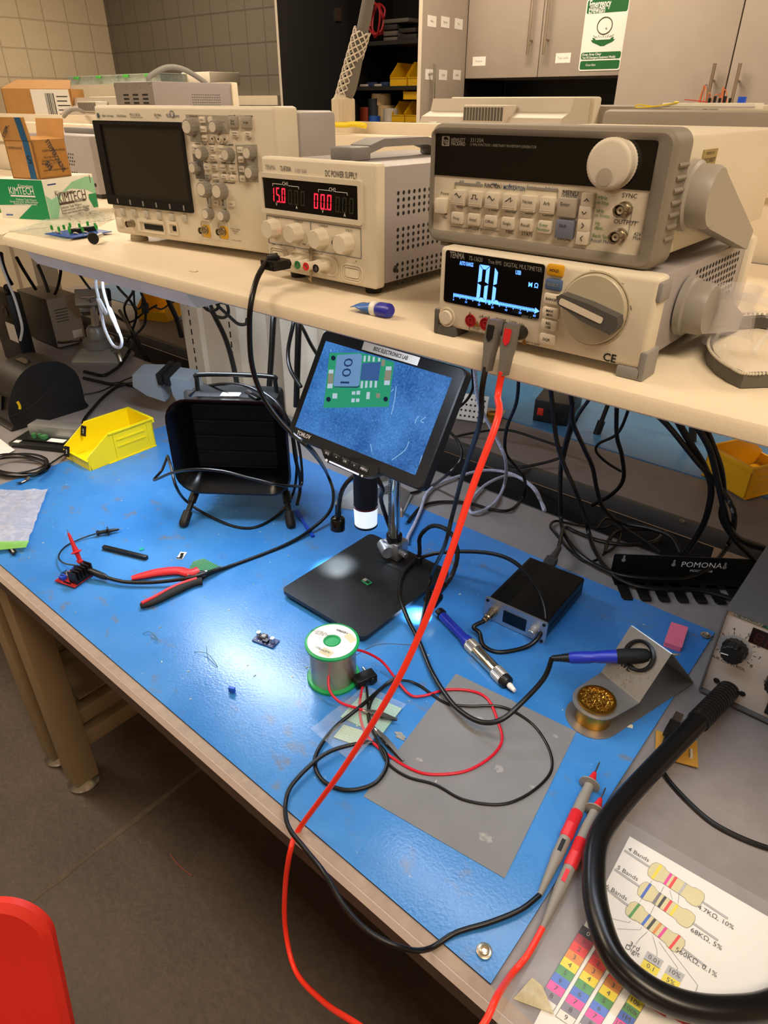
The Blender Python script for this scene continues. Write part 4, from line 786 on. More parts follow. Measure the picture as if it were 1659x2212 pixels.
# small board on the base
p = az(792, 1257, ztop+.001); t = thing('tiny_converter_board', 'tiny green converter board lying on the microscope base', 'circuit board', T(p.x, p.y, ztop+.0005) @ RZ(-8))
b = MB(); b.box(-.010, .010, -.0065, .0065, 0, .0012); b.build('board', pcbg, t)
b = MB(); b.box(-.008, -.001, -.004, .004, .0012, .0045, .0006); b.build('inductor', midg, t)
b = MB(); b.box(.001, .006, -.0025, .0025, .0012, .0028); b.build('chip', blk, t)
# ------------------------------------------------------------------ solder spool
def spool(name, label, loc, R, h, gm_, wm, top_label=True, core=None):
    t = thing(name, label, 'solder spool', T(*loc))
    b = MB(); b.lathe([(R*.27, 0), (R, 0), (R, .004), (R*.97, .0055), (R*.8, .0055), (R*.27, .006)], n=48); b.build('bottom_flange', gm_, t)
    b = MB(); b.lathe([(R*.27, h-.005), (R*.8, h-.0055), (R*.97, h-.005), (R, h-.004), (R, h-.001), (R*.96, h), (R*.30, h), (R*.27, h-.001)], n=48); b.build('top_flange', gm_, t)
    b = MB(); b.lathe([(R*.29, .004), (R*.27, h), (R*.25, h), (R*.25, .0)], n=32); b.build('core', gm_, t)
    b = MB(); rr_ = random.Random(2); prof = []; z = .0056; k = 0
    prof = [(R*.86, .0056), (R*.865, h*.5), (R*.86, h-.006)]
    b.lathe([(R*.3, .0055)]+prof+[(R*.3, h-.0055)], n=64); b.build('solder_wire', wm, t)
    if top_label:
        b = MB(); o_ = circ(0, 0, R*.9, 48); i_ = circ(0, 0, R*.33, 48); b.ring(o_, i_, h, h+.0004); lb_ = b.build('paper_label', paper, t)
        b = MB(); b.prism([(R*.15, R*.45), (R*.62, R*.35), (R*.66, R*.62), (R*.2, R*.74)], h+.0004, h+.0006); b.prism([(R*.05, -R*.75), (R*.5, -R*.70), (R*.5, -R*.4), (R*.05, -R*.42)], h+.0004, h+.0006); b.build('label_block', M('label_tan', 'cfc6a4', .7), lb_)
        b = MB()
        for k, (s, a) in enumerate((('KESTER', 95), ('SN96.5', 100), ('No-', -62), ('Clean', -80), ('.031', -100), ('245 58/275', 170), ('LEAD FREE SOLDER', 178), ('66 CORE', 186))):
            r = R*.6; b.text(s, r*math.cos(math.radians(a)), r*math.sin(math.radians(a)), .0062 if len(s) < 7 else .0042, T(0, 0, h+.0008), rot=195)
        b.build('label_text', ink, lb_)
    return t
sgreen = M('spool_green', '159a52', .38, var=.04); swire, N_, L_, b_ = node_mat('solder_wire', .24); b_.inputs['Base Color'].default_value = lin('cdc3ae'); b_.inputs['Metallic'].default_value = 1
_tc = nn(N_, 'TexCoord'); _w = nn(N_, 'TexWave', Scale=260, Distortion=1.2, bands_direction='Z'); L_.new(_tc.outputs['Object'], _w.inputs['Vector']); _b = nn(N_, 'Bump', Strength=.5, Distance=.0006); L_.new(_w.outputs['Fac'], _b.inputs['Height']); L_.new(_b.outputs[0], b_.inputs['Normal'])
_n = nn(N_, 'TexNoise', Scale=14); L_.new(_tc.outputs['Object'], _n.inputs['Vector']); L_.new(ramp(N_, L_, _n.outputs['Fac'], [(.35, lin('cbb89c')), (.65, lin('e6e1d6'))]), b_.inputs['Base Color'])
sl = az(721, 1461, BT+.003); spool('solder_spool', 'large green spool of solder wire standing in front of the microscope', (sl.x, sl.y, BT+.003), .0445, .079, sgreen, swire)
s2 = az(712, 1349, BT+.012); t = spool('small_wire_spool', 'small purple and white labelled spool tucked under the microscope base', (-.659, .640, BT+.003), .024, .0085, M('spool_clear', 'cfd3d8', .2), M('copper_wire', 'b77a5a', .3, metal=1), False)
b = MB(); b.prism([(.018*math.cos(a), .018*math.sin(a)) for a in [k*.2-2.6 for k in range(9)]]+[(0, .002)], .0086, .009); b.build('purple_label', M('label_purple', '4a3a8a', .5), t)
cable('solder_wire_end', 'thin solder wire strand reaching right from the green spool', [sl+V((.03, .02, .05)), Z(820, 1392, .03), Z(905, 1394, .004), Z(915, 1392, .002)], .0006, swire, 'wire', 6)
# ------------------------------------------------------------------ soldering controller
A = V((-.488, .866, 0)); B_ = V((-.363, .872, 0)); dx = (B_-A).normalized()
cm = frame((A.x+B_.x)/2*V((1, 0, 0))+V((0, (A.y+B_.y)/2, BT+.003)), dx, (-dx.y, dx.x, 0)); t = thing('soldering_controller', 'black box soldering controller with silver front panel and small screen', 'soldering station', cm)
pf = panel(cm); zt4 = lambda x, y: pf(580+x*.42194, 1000+y*.42194); hw = (B_-A).length/2
b = MB(); b.prism(rrect(-hw, hw, .001, .049, .004), 0, .004, T(0, .004, 0) @ FR, bev=.0008); fp = b.build('front_panel', alu, t)
b = MB(); b.prism(rrect(-hw+.004, hw-.004, .004, .046, .004), -.168, -.0035, FR, bev=.002); bx = b.build('case', M('anodised_black', '121110', .38, metal=.3, var=.2), t)
b = MB()
for k in range(9): x = -hw+.010+k*.0034; b.box(x, x+.0016, .01, .165, .0455, .0469)
b.build('cooling_ribs', blk, t)
b = MB(); b.box(-hw+.0035, -hw+.0045, .01, .165, .024, .026); b.box(hw-.0045, hw-.0034, .01, .165, .024, .0255); b.build('case_seam', blkm, t)
X0, Z0 = zt4(1198, 810); X1, Z1 = zt4(1318, 835); b = MB(); b.box(X0, X1, -.0012, .001, .011, .037); b.build('screen', gls, t)
X, Zz = zt4(1360, 860); b = MB(); b.lathe([(0, 0), (.0095, 0), (.0095, .001), (.008, .0015), (.008, .015), (.0072, .016), (0, .016)], T(X, 0, .024) @ RX(90), n=48, flute=.04, fn=24); b.build('knob', alu, t)
X, Zz = zt4(1150, 785); CX = X; b = MB(); b.lathe([(0, 0), (.009, 0), (.009, .003), (.0085, .003), (.0085, .008), (.0075, .008), (.0075, .024), (.006, .026), (.006, .034), (.003, .036), (0, .036)], T(X, 0, .024) @ RX(90), n=32); b.build('cable_connector', M('nickel_plate', 'b5aa98', .25, metal=1), t)
CONN = cm @ V((X, -.036, .024))
b = MB()
for x, z in ((-hw+.006, .043), (hw-.006, .006), (-hw+.006, .006), (hw-.006, .043)): b.lathe([(0, 0), (.0034, 0), (.003, .0012), (.0014, .0012), (.0012, .0005), (0, .0005)], T(x, 0, z) @ RX(90), n=16)
b.build('panel_screws', blk, t)
b = MB(); X, Zz = zt4(1180, 737); b.text('TSGER', X-.006, .0415, .0065, T(0, -.0004, 0) @ FR); b.build('lettering', inkg, t)
p = Z(1238, 1295, .004); b = MB(); b.lathe([(0, -.002), (.005, -.002), (.006, .001), (.004, .004), (0, .005)], T(*p) @ RY(60)); o = b.build('rubber_dot', wht, None); tag(o, 'small white rubber dot beside the black soldering controller', 'rubber foot')
# ------------------------------------------------------------------ iron stand and iron
zb = BT+.040
A1, A2 = az(1299, 1452, zb), az(1381.6, 1518, zb); wS = (A2-A1).length
best = None
for k in range(40, 130):
    z = BT+k*.001; L_, R_ = az(1368, 1355.6, z), az(1457, 1417, z); e = abs((R_-L_).length-wS)
    if best is None or e < best[0]: best = (e, L_, R_)
_, RL, RR = best
dx = (A2-A1).normalized(); dyv = V((-dx.y, dx.x, 0)); sm = frame((A1+A2)/2*1.0, dx, dyv); sm.translation.z = BT+.003; si = sm.inverted()
t = thing('iron_stand', 'folded steel soldering iron stand with brass wool cup on blue mat', 'iron stand', sm)
hwS = wS/2; rid = si @ ((RL+RR)/2); bk_ = si @ az(1494, 1475, BT+.003); cup = si @ az(1290, 1509, BT+.046)
st_ = M('stand_steel', '9c9993', .36, metal=.7, var=.08, sc=30); zt = zb-BT-.003
def plate(b, pts, w, th=.0016):              # folded strip following (y, z) profile
    for (y0, z0), (y1, z1) in zip(pts[:-1], pts[1:]):
        d = V((y1-y0, z1-z0)).normalized(); nv = V((-d.y, d.x))*th
        b.add([(s*w, y, z) for s in (-1, 1) for y, z in ((y0, z0), (y1, z1), (y1+nv.x, z1+nv.y), (y0+nv.x, z0+nv.y))], [(0, 1, 2, 3)[::-1], (4, 5, 6, 7), (0, 1, 5, 4), (1, 2, 6, 5), (2, 3, 7, 6), (3, 0, 4, 7)])
b = MB()
# tongue with round front
yc = cup.y; xc = cup.x; rc = .036
arc = [(xc+rc*math.cos(a), yc+rc*math.sin(a)) for a in [PI+PI*k/16+.0 for k in range(17)]]; arc2 = [(xc+(rc+.006)*math.cos(a), yc+(rc+.006)*math.sin(a)) for a in [PI+PI*k/16 for k in range(17)]]
b.prism([(-hwS, 0)]+arc+[(hwS, 0)], zt-.0016, zt); plate(b, [(0, zt-.0016), (rid.y, rid.z), (bk_.y, .0016)], hwS)
b.prism([(-hwS, bk_.y)]+arc2+[(hwS, bk_.y)], 0, .0016); b.build('bracket', st_, t)
b = MB(); b.lathe([(0, .002), (.0275, .002), (.0275, zt+.001), (.0295, zt+.0035), (.0290, zt+.0055), (.0262, zt+.0055), (.0255, zt+.001), (0, zt+.001)], T(xc, yc, 0), n=40); b.build('wool_cup', M('cup_gold', 'b98a35', .3, metal=1), t)
b = MB(); q = random.Random(9)
for k in range(260):
    r = .0245*math.sqrt(q.random()); a = q.random()*6.28; c = V((xc+r*math.cos(a), yc+r*math.sin(a), zt+.003+(.0245-r)*.12+q.random()*.003)); d1 = q.random()*6.28
    s_ = .003; b.tube([c+V((math.cos(d1)*s_, math.sin(d1)*s_, -.001)), c+V((0, 0, .001)), c+V((math.cos(d1+2)*s_, math.sin(d1+2)*s_, -.001))], .0004, 4, 2)
stuff(b.build('brass_wool', M('brass_wool', 'b99a4a', .3, metal=1, var=.4, sc=300), t))
slope = (V((0, rid.y, rid.z))-V((0, 0, zt))).normalized(); hc = V((0, 0, zt)).lerp(V((0, rid.y, rid.z)), .66); nv = V((0, -slope.z, slope.y))
b = MB(); hm = align(hc, hc+nv); b.lathe([(.0255, -.001), (.0255, .007), (.023, .0085), (.020, .007), (.0195, -.02), (.016, -.05), (0, -.05)], hm, n=40); hol = b.build('holder_ring', blk, t)
b = MB(); mxs = frame(V((0, 0, zt)).lerp(V((0, rid.y, rid.z)), .36)+nv*.0022, (1, 0, 0), slope); b.text('AVE', -.012, 0, .013, mxs, bold=True); b.build('stamped_lettering', ink, t)
b = MB(); q = random.Random(4)
for k in range(170):
    u, v_ = q.gauss(0, .016), q.uniform(.02, .8); c = V((max(-hwS+.002, min(hwS-.002, u)), 0, 0))+V((0, 0, zt)).lerp(V((0, rid.y, rid.z)), v_)+nv*.0022; a = q.random()*6.28; l_ = q.uniform(.0006, .0024)
    e = V((math.cos(a), 0, 0))*l_+slope*math.sin(a)*l_; b.tube([c-e, c+e], .00028, 4, 0)
stuff(b.build('solder_flecks', M('solder_flecks', 'd6cdb4', .25, metal=1), t))
# iron
tip = sm @ (hc-nv*.012); I0, I1 = az(1228, 1421, BT+.070), sm @ (hc+nv*.004)
dI = (I1-I0).normalized(); Lh = (I1-I0).length
t = thing('soldering_iron', 'blue and black soldering iron resting in the steel stand', 'soldering iron', align(I0, I1))
b = MB(); b.lathe([(0, 0), (.0072, 0), (.0092, .004), (.0098, .03), (.0088, .036), (.0088, .04), (.0098, .046), (.0105, Lh*.68), (.0105, Lh*.7)], n=24, flute=.05, fn=8); b.build('handle', bblue, t)
b = MB(); b.lathe([(.0108, Lh*.69), (.0118, Lh*.72), (.0118, Lh), (.0105, Lh+.012), (.006, Lh+.02), (0, Lh+.02)], n=24); b.build('front_grip', blkm, t)
b = MB(); prof = []
for k in range(10): z = -.026+k*.0028; r = .005+.0028*k/9; prof += [(r, z), (r, z+.0017), (r-.001, z+.002), (r-.001, z+.0027)]
b.lathe([(0, -.026)]+prof+[(0, .002)], n=16); b.build('strain_relief', blk, t)
b = MB(); b.lathe([(.0025, Lh+.02), (.0025, Lh+.05), (.0008, Lh+.06), (0, Lh+.06)], n=12); b.build('tip', steel, t)
IRON_END = I0-dI*.026
# ------------------------------------------------------------------ solder sucker
S0, S1 = az(948, 1322, BT+.012), az(1112, 1492, BT+.012); dS = (S1-S0); LS = dS.length
sS = align(S0, S1); t = thing('solder_sucker', 'blue and silver solder sucker with white nozzle on the mat', 'desoldering pump', sS)
k_ = LS
b = MB(); b.lathe([(0, 0), (.010, 0), (.0105, .003), (.0105, .010), (.006, .012), (.0045, .013), (.0045, k_*.12)], n=24); b.build('plunger', blk, t)
b = MB(); b.lathe([(.0062, k_*.05), (.0085, k_*.055), (.0085, k_*.36), (.0105, k_*.38), (.0115, k_*.44), (.0105, k_*.46)], n=24); b.build('blue_guard', bblue, t)
b = MB(); b.lathe([(.0112, k_*.43), (.0118, k_*.44), (.0118, k_*.53), (.011, k_*.54), (.011, k_*.76), (.0118, k_*.77), (.0118, k_*.87), (.0112, k_*.875)], n=32, flute=.03, fn=0); b.build('barrel', M('sucker_barrel', 'cfc8b8', .22, metal=1, var=.05), t)
b = MB(); b.lathe([(.0122, k_*.44), (.0124, k_*.445), (.0124, k_*.525), (.0122, k_*.53)], n=60, flute=.05, fn=30); b.lathe([(.0122, k_*.775), (.0124, k_*.78), (.0124, k_*.865), (.0122, k_*.87)], n=60, flute=.05, fn=30); b.build('knurled_bands', M('knurl', 'd6d4cf', .35, metal=.9), t)
b = MB(); b.lathe([(.012, k_*.87), (.012, k_*.91), (.0105, k_*.92), (.005, k_*.925), (.0045, k_*.935)], n=24); b.build('end_cap', blk, t)
b = MB(); b.lathe([(.0046, k_*.93), (.0052, k_*.945), (.0032, k_*1.0), (.0018, k_*1.0), (0, k_*.99)], n=16); b.build('nozzle', wht, t)
# ------------------------------------------------------------------ hot air station
qx0, qy0 = -.114, .943; t = thing('hot_air_station', 'grey hot air rework station with black airflow knob at the right edge', 'hot air station', T(qx0+.1, qy0, BT))
qm = T(qx0+.1, qy0, BT); pf = panel(qm); zq = lambda x, y: pf(1360+x*.18023, 1280+y*.18023)
b = MB(); b.box(-.1, .1, .003, .006, .008, .172); b.build('front_panel', M('station_face', 'c2b7ac', .5, var=.03), t)
b = MB(); b.box(-.102, .102, .0, .26, .006, .178, .002); b.box(-.1001, .1001, -.001, .0035, .0079, .1755); 
b.bm.clear(); oo = [(-.1025, .006), (.1025, .006), (.1025, .178), (-.1025, .178)]; ii = [(-.1, .0085), (.1, .0085), (.1, .1755), (-.1, .1755)]; b.ring(oo, ii, -.25, .006, FR); b.build('cover', M('station_cover', '5b5a5b', .5, var=.04, bump=.1, bsc=900), t)
for sx in (-.085, .085):
    for y in (.02, .22): b = MB(); b.cyl((sx, y, 0), (sx, y, .008), .009); b.build('foot', blk, t)
X, Zz = zq(1262, 680); b = MB(); b.ring(circ(X, Zz, .031, 40), circ(X, Zz, .030, 40), -.003, -.0027, FR)
b = MB(); b.lathe([(.024, .0), (.0185, .0005)], T(X, .0028, Zz) @ RX(90), n=40); b.build('dial_plate', M('dial_silver', 'b8b5b0', .35, metal=.5), t)
b = MB(); b.lathe([(0, 0), (.019, 0), (.019, .006), (.017, .007), (.017, .020), (.0155, .022), (0, .022)], T(X, .0028, Zz) @ RX(90), n=60, flute=.06, fn=15); k = b.build('airflow_knob', blk, t)
b = MB(); b.box(-.0008, .0008, -.0006, 0, .004, .015); b.build('pointer_line', inkw, k, T(X, -.0190, Zz) @ RY(-100))
b = MB()
for i in range(15):
    a = math.radians(215-i*(250/14)); r0 = .0255; r1 = .030 if i % 2 == 0 else .028; c, s_ = math.cos(a), math.sin(a); b.tube([(X+r0*c, .0026, Zz+r0*s_), (X+r1*c, .0026, Zz+r1*s_)], .0005 if i % 2 == 0 else .0003, 5, 0)
b.build('dial_marks', ink, t)
b = MB()
for i in range(8): a = math.radians(215-i*(250/7)); b.text(str(i+1), X+.0345*math.cos(a), Zz+.0345*math.sin(a), .0085, T(0, .0026, 0) @ FR)
b.text('AIR CONTROL', X-.002, Zz-.032, .0075, T(0, .0026, 0) @ FR); X2, Z2 = zq(1600, 1075); b.text('TEMP', X2+.008, Z2, .0075, T(0, .0026, 0) @ FR); b.build('lettering', ink, t)
X, Zz = zq(1262, 230); X3, Z3 = zq(1500, 345)
b = MB(); b.ring([(X, Zz-.0095), (X+.036, Zz-.0095), (X+.042, Zz+.003), (X, Zz+.003)], [(X+.0008, Zz-.0088), (X+.0355, Zz-.0088), (X+.041, Zz+.0023), (X+.0008, Zz+.0023)], -.0030, -.0026, FR); b.text('QUICK', X+.0185, Zz-.0033, .0105, T(0, .0026, 0) @ FR, w=.031, bold=True); qg = M('quick_green', '1c6a5a', .5); b.build('maker_mark', qg, t)
b = MB(); b.prism([(X+.039, Zz-.0095), (X+.08, Zz-.0095), (X+.08, Zz+.003), (X+.045, Zz+.003)], -.003, -.0026, FR); gp = b.build('model_panel', qg, t); b = MB(); b.text('957DW+', X+.064, Zz-.0033, .0095, T(0, .0024, 0) @ FR, bold=True); b.build('model_text', inkw, gp)
X, Zz = zq(1450, 500); b = MB(); b.box(X, X+.062, .001, .0035, Zz-.015, Zz+.012); dd = b.build('display', M('display_red_dark', '170606', .15), t); b = MB()
for i in range(3): seg7(b, '8', X+.012+i*.016, Zz-.002, .011, .017, .002, y=.0007)
b.build('dim_digits', M('dim_red', '3a0f0c', .5), dd)
X, Zz = zq(1650, 1020); b = MB(); b.lathe([(0, 0), (.017, 0), (.016, .02), (0, .022)], T(X+.016, .0028, Zz) @ RX(90), n=48, flute=.06, fn=12); b.build('temperature_knob', blk, t)
X, Zz = zq(1640, 1360); b = MB(); b.box(X, X+.03, -.004, .003, Zz-.013, Zz+.013, .002); b.build('power_switch', blk, t)
for x, y in ((1035, 1065), (1345, 1225)): X, Zz = zq(x, y); b = MB(); b.lathe([(0, 0), (.005, 0), (.004, .002), (.002, .002), (0, .001)], T(X, .0028, Zz) @ RX(90), n=16); b.build('screw', blk, t)
X, Zz = zq(1180, 1180); HC = qm @ V((X, .003, Zz))
H1 = az(1507, 1560, BT+.045); d = (H1-HC).normalized(); Lr = (H1-HC).length
b = MB(); prof = [(0, 0)]
for k in range(15): z = .001+k*Lr/15; prof += [(.0165, z), (.0165, z+Lr/26), (.0148, z+Lr/24), (.0148, z+Lr/16)]
b.lathe(prof+[(0, Lr)], qm.inverted() @ align(HC, H1), n=28); b.build('hose_boot', blk, t)
hose = [H1-d*.02, H1, az(1430, 1640, BT+.032), az(1340, 1738, BT+.03), az(1294, 1810, BT+.032), az(1283, 1890, BT+.034), az(1292, 1975, BT+.036), az(1325, 2065, BT+.036), az(1390, 2130, BT+.034), az(1480, 2172, BT+.03), az(1580, 2183, BT+.026), az(1680, 2165, BT+.02), az(1790, 2090, BT+.018)]
cable('air_hose', 'thick black air hose looping over the colour chart from hot air station', hose, .0142, M('hose_black', '0b0b0c', .3, var=.2), 'hose', 20, 10)
# ------------------------------------------------------------------ things on the mat
def at_z(px, py, h=.0032): return az(px, py, BT+h)
def face_to(px0, py0, px1, py1, h=.0032):          # frame on the bench at px0, x axis towards px1
    a, b_ = at_z(px0, py0, h), at_z(px1, py1, h); d = (b_-a).normalized(); return frame(a, d, (-d.y, d.x, 0))
# grey sheet
gp = M('grey_sheet', '77787a', .6, var=.08, sc=14, bump=.1, bsc=500)
c4 = [at_z(*p, .0036) for p in ((985, 1455), (1245, 1580), (1090, 1897), (785, 1720))]
def sheet(name, label, cat, corners, th, mat, wav=0, n=10, seed=1):
    o = sum(corners, V())/4; b = MB(); q = random.Random(seed); vs = []
    for i in range(n+1):
        for j in range(n+1):
            p = corners[0].lerp(corners[1], i/n).lerp(corners[3].lerp(corners[2], i/n), j/n)-o; vs.append(p+V((0, 0, q.random()*wav)))
    m = len(vs); fs = [(i*(n+1)+j, (i+1)*(n+1)+j, (i+1)*(n+1)+j+1, i*(n+1)+j+1) for i in range(n) for j in range(n)]
    vs += [v-V((0, 0, th)) for v in vs]; fs += [tuple(k+m for k in f)[::-1] for f in fs]
    B = [i*(n+1) for i in range(n+1)]+[n*(n+1)+j for j in range(1, n+1)]+[i*(n+1)+n for i in range(n-1, -1, -1)]+[j for j in range(n-1, 0, -1)]
    fs += [(B[i], B[(i+1) % len(B)], m+B[(i+1) % len(B)], m+B[i])[::-1] for i in range(len(B))]
    b.add(vs, fs); o_ = b.build(name, mat, None, T(*o)); return tag(o_, label, cat) if label else o_
gs = sheet('grey_sheet', 'rectangular grey sheet lying on the blue mat under the looped leads', 'sheet', c4, .0006, gp)
b = MB(); q = random.Random(8)
for (px, py, r) in ((1078, 1660, .011), (1040, 1555, .009), (1050, 1810, .012), (865, 1590, .012), (905, 1640, .006), (1200, 1590, .005), (1150, 1700, .005)):
    p = at_z(px, py, .0040)-gs.location; poly = [(p.x+r*(.5+.6*q.random())*math.cos(a), p.y+r*(.35+.4*q.random())*math.sin(a), p.z) for a in [k*2*PI/14 for k in range(14)]]; b.add(poly, [tuple(range(14))])
stuff(b.build('pale_smudges', M('smudge', '8f8f8d', .7, var=.25, sc=150), gs))
# flush cutters
def cutter():
    fr = at_z(455, 1235); t = thing('flush_cutters', 'open flush cutters with red and black handles on the blue mat', 'cutters', T(fr.x, fr.y, BT+.003)); W = t.matrix_world.inverted()
    def arm(pts, r, m_, nm, flat=.6, rf=None, h=.009, par=t):
        b = MB(); b.tube([W @ at_z(x, y, h) for x, y in pts], r, 14, 8, flat=flat, rf=rf, up=(0, 0, 1)); return b.build(nm, m_, par)
    taper = lambda u: .0095*(.45+.75*math.sin(min(1, u*1.35+.12)*PI*.62))
    arm([(284, 1249), (310, 1243), (345, 1236), (385, 1233), (410, 1238), (428, 1232)], .009, red, 'red_handle', .62, taper)
    h2 = arm([(303, 1309), (330, 1300), (370, 1280), (405, 1263), (425, 1256), (437, 1254)], .009, blkm, 'black_handle', .62, taper)
    arm([(306, 1303), (335, 1289), (370, 1270), (400, 1258), (425, 1250)], .004, red, 'red_grip_strip', .9, None, .014, h2)
    js = M('cutter_steel', '3a3b3d', .3, metal=.9)
    arm([(405, 1242), (425, 1237), (450, 1235), (475, 1225)], .007, js, 'jaw', .5, lambda u: .0085*(1-.75*u))
    arm([(428, 1254), (440, 1246), (455, 1238), (478, 1229)], .007, js, 'jaw', .5, lambda u: .0075*(1-.75*u), .007)
    b = MB(); p = W @ at_z(445, 1234, .0135); b.lathe([(0, 0), (.0042, 0), (.0034, .002), (0, .0026)], T(*p), n=20); b.build('rivet', steel, t)
cutter()
def perf(name, label, cs, h, mat, holes=(14, 10), parent=None, hm=None):
    c = [at_z(*p, h) for p in cs]; o = sum(c, V())/4; b = MB(); b.add([v-o for v in c]+[v-o-V((0, 0, .0014)) for v in c], [(0, 1, 2, 3), (7, 6, 5, 4), (0, 4, 5, 1), (1, 5, 6, 2), (2, 6, 7, 3), (3, 7, 4, 0)])
    t = thing(name, label, 'circuit board', T(*o)) if label else None
    if t is None: t = parent; sh_ = t.matrix_world.inverted() @ T(*o)
    else: sh_ = Matrix.Identity(4)
    bd = b.build('board' if label else 'perfboard', mat, t); bd.data.transform(sh_)
    b = MB()
    for i in range(holes[0]):
        for j in range(holes[1]):
            p = c[0].lerp(c[1], (i+.5)/holes[0]).lerp(c[3].lerp(c[2], (i+.5)/holes[0]), (j+.5)/holes[1])-o+V((0, 0, .0002)); s_ = .0007
            b.add([(p.x-s_, p.y-s_, p.z), (p.x+s_, p.y-s_, p.z), (p.x+s_, p.y+s_, p.z), (p.x-s_, p.y+s_, p.z)], [(0, 1, 2, 3)])
    h_ = stuff(b.build('pad_grid', hm or M('pad_tin', 'b9c2b0', .4, metal=.5), bd)); h_.data.transform(sh_)
    return bd
perf('prototype_board', 'green perforated prototype board under the flush cutter jaws', ((418, 1212), (440, 1206), (484, 1228), (388, 1262)), .0048, pcbg, (16, 12))
# red motor driver board
bm_ = face_to(119, 1258, 162, 1273); A, B_, D = at_z(119, 1258), at_z(162, 1273), at_z(199, 1243); w = (B_-A).length; h = (D-B_).length
w = max(w, .043); t = thing('motor_driver_board', 'red motor driver board with black heatsink and blue terminals', 'circuit board', bm_)
inv = bm_.inverted(); B2 = inv @ D
b = MB(); b.box(0, w, 0, w*1.05, .003, .0046); b.build('board', pcbr, t)
b = MB(); b.cyl((.004, .004, 0), (.004, .004, .003), .002); b.cyl((w-.004, .004, 0), (w-.004, .004, .003), .002); b.cyl((w-.004, w, 0), (w-.004, w, .003), .002); b.cyl((.004, w, 0), (.004, w, .003), .002); b.build('standoffs', brass, t)
b = MB(); b.box(w*.62, w*.98, w*.15, w*1.0, .0046, .009)
for k in range(6): x = w*.62+k*w*.066; b.box(w*.60, w*.99, w*.16+k*w*.152, w*.18+k*w*.152+.0015, .0046, .030)
b.build('heatsink', blk, t)
for (x, y, wx, wy) in ((.006, .006, .012, .010), (.008, w*.72, .016, .010)):
    b = MB(); b.box(x, x+wx, y, y+wy, .0046, .0135, .0006); k = b.build('terminal_block', M('terminal_blue', '1d4fd0', .4), t); b = MB()
    for i in range(2): b.lathe([(0, 0), (.0022, 0), (.0022, .0003), (0, .0003)], T(x+wx*(.28+.44*i), y+wy*.5, .0135)); 
    b.build('terminal_screws', blk, k)
for x, y in ((.011, w*.48), (.017, w*.36), (.02, w*.62)): b = MB(); b.lathe([(0, .0046), (.004, .0046), (.004, .012), (.0036, .0125), (0, .0125)], T(x, y, 0)); b.build('capacitor', alu, t)
b = MB()
for k in range(6): b.box(.020+k*.0032, .022+k*.0032, .003, .0065, .0046, .0062)
for k in range(6): b.box(.002, .0035, w*.3+k*.0026, w*.3+k*.0026+.0008, .0046, .013)
b.build('header_pins', blk, t)
RB = bm_
# grabber clips
def grab(label, m_, p0, p1, cat='clip'):
    p0, p1 = V(p0), V(p1); L = (p1-p0).length; t = thing('grabber_clip', label, cat, align(p0, p1))
    b = MB(); b.lathe([(0, 0), (.0045, 0), (.0062, .002), (.0062, .005), (.0045, .006), (.004, .012), (.0045, .016), (.0045, .022)], n=20); b.build('plunger', m_, t)
    b = MB(); b.lathe([(.0045, .021), (.0105, .024), (.0108, .0255), (.006, .0265), (.0042, L*.55), (.0028, L*.92), (.0012, L), (0, L)], n=20); b.build('body', m_, t)
    b = MB(); b.cyl((0, 0, L-.003), (0, .001, L+.007), .0006, n=6); b.build('hook', steel, t)
CL = RB @ V((w*.45, w*.95, .022))
grab('red mini grabber clip standing upright behind the red driver board', red, CL, ay(147, 1150, CL.y+.002))
grab('black mini grabber clip lying on the mat behind the red clip', blk, at_z(208, 1152, .011), at_z(258, 1143, .010))
# pin header
A, B_ = at_z(224, 1185, .004), at_z(318, 1208, .004); L = (B_-A).length; hm_ = frame(A, (B_-A), (-(B_-A).y, (B_-A).x, 0)); t = thing('pin_header_strip', 'long black female pin header strip lying on the mat', 'connector', hm_)
b = MB(); b.box(0, L, -.004, .0045, -.001, .0075, .0003); b.build('header_body', blk, t); b = MB()
for k in range(40): x = L*(k+.5)/40; b.box(x-.0003, x+.0003, -.0085, -.004, .0008, .0016)
stuff(b.build('pins', steel, t))
# small boards
p = at_z(396, 1202); t = thing('white_module_board', 'small white module board lying between header strip and cutters', 'circuit board', face_to(385, 1207, 397, 1189))
b = MB(); b.box(-.002, .024, -.010, .004, 0, .0014); b.build('board', M('pcb_white', 'd5d6d6', .5), t); b = MB(); b.box(.003, .010, -.008, -.002, .0014, .003); b.box(.012, .018, -.006, 0, .0014, .0028); b.box(-.001, .001, -.009, .003, .0014, .0032); b.build('chips', blk, t)
bm_ = face_to(544, 1385, 590, 1402); t = thing('buck_converter_board', 'small blue converter board with two silver capacitors near the mat centre', 'circuit board', bm_)
b = MB(); b.box(0, .045, 0, .022, .0008, .0024); b.build('board', M('pcb_navy', '1b2a6b', .4), t)
for x, y in ((.006, .014), (.037, .012)): b = MB(); b.lathe([(0, .0024), (.0042, .0024), (.0042, .0055), (.004, .006), (.004, .0125), (.0036, .013), (0, .013)], T(x, y, 0)); b.build('capacitor', alu, t)
b = MB(); b.box(.011, .023, .008, .020, .0024, .0095, .002); k = b.build('inductor', dgrey, t); b = MB(); b.lathe([(0, 0), (.0038, 0), (0, .0003)], T(.017, .014, .0095)); b.build('coil_top', M('coil_grey', '9a9a98', .4), k)
b = MB(); b.box(.020, .030, .004, .0125, .0024, .007); b.build('regulator', blk, t)
b = MB(); q = random.Random(3)
for k in range(10): x, y = q.uniform(.002, .04), q.uniform(.001, .006); b.box(x, x+.0022, y, y+.0013, .0024, .0034)
b.build('surface_parts', M('smd', 'c9c6bb', .5), t)
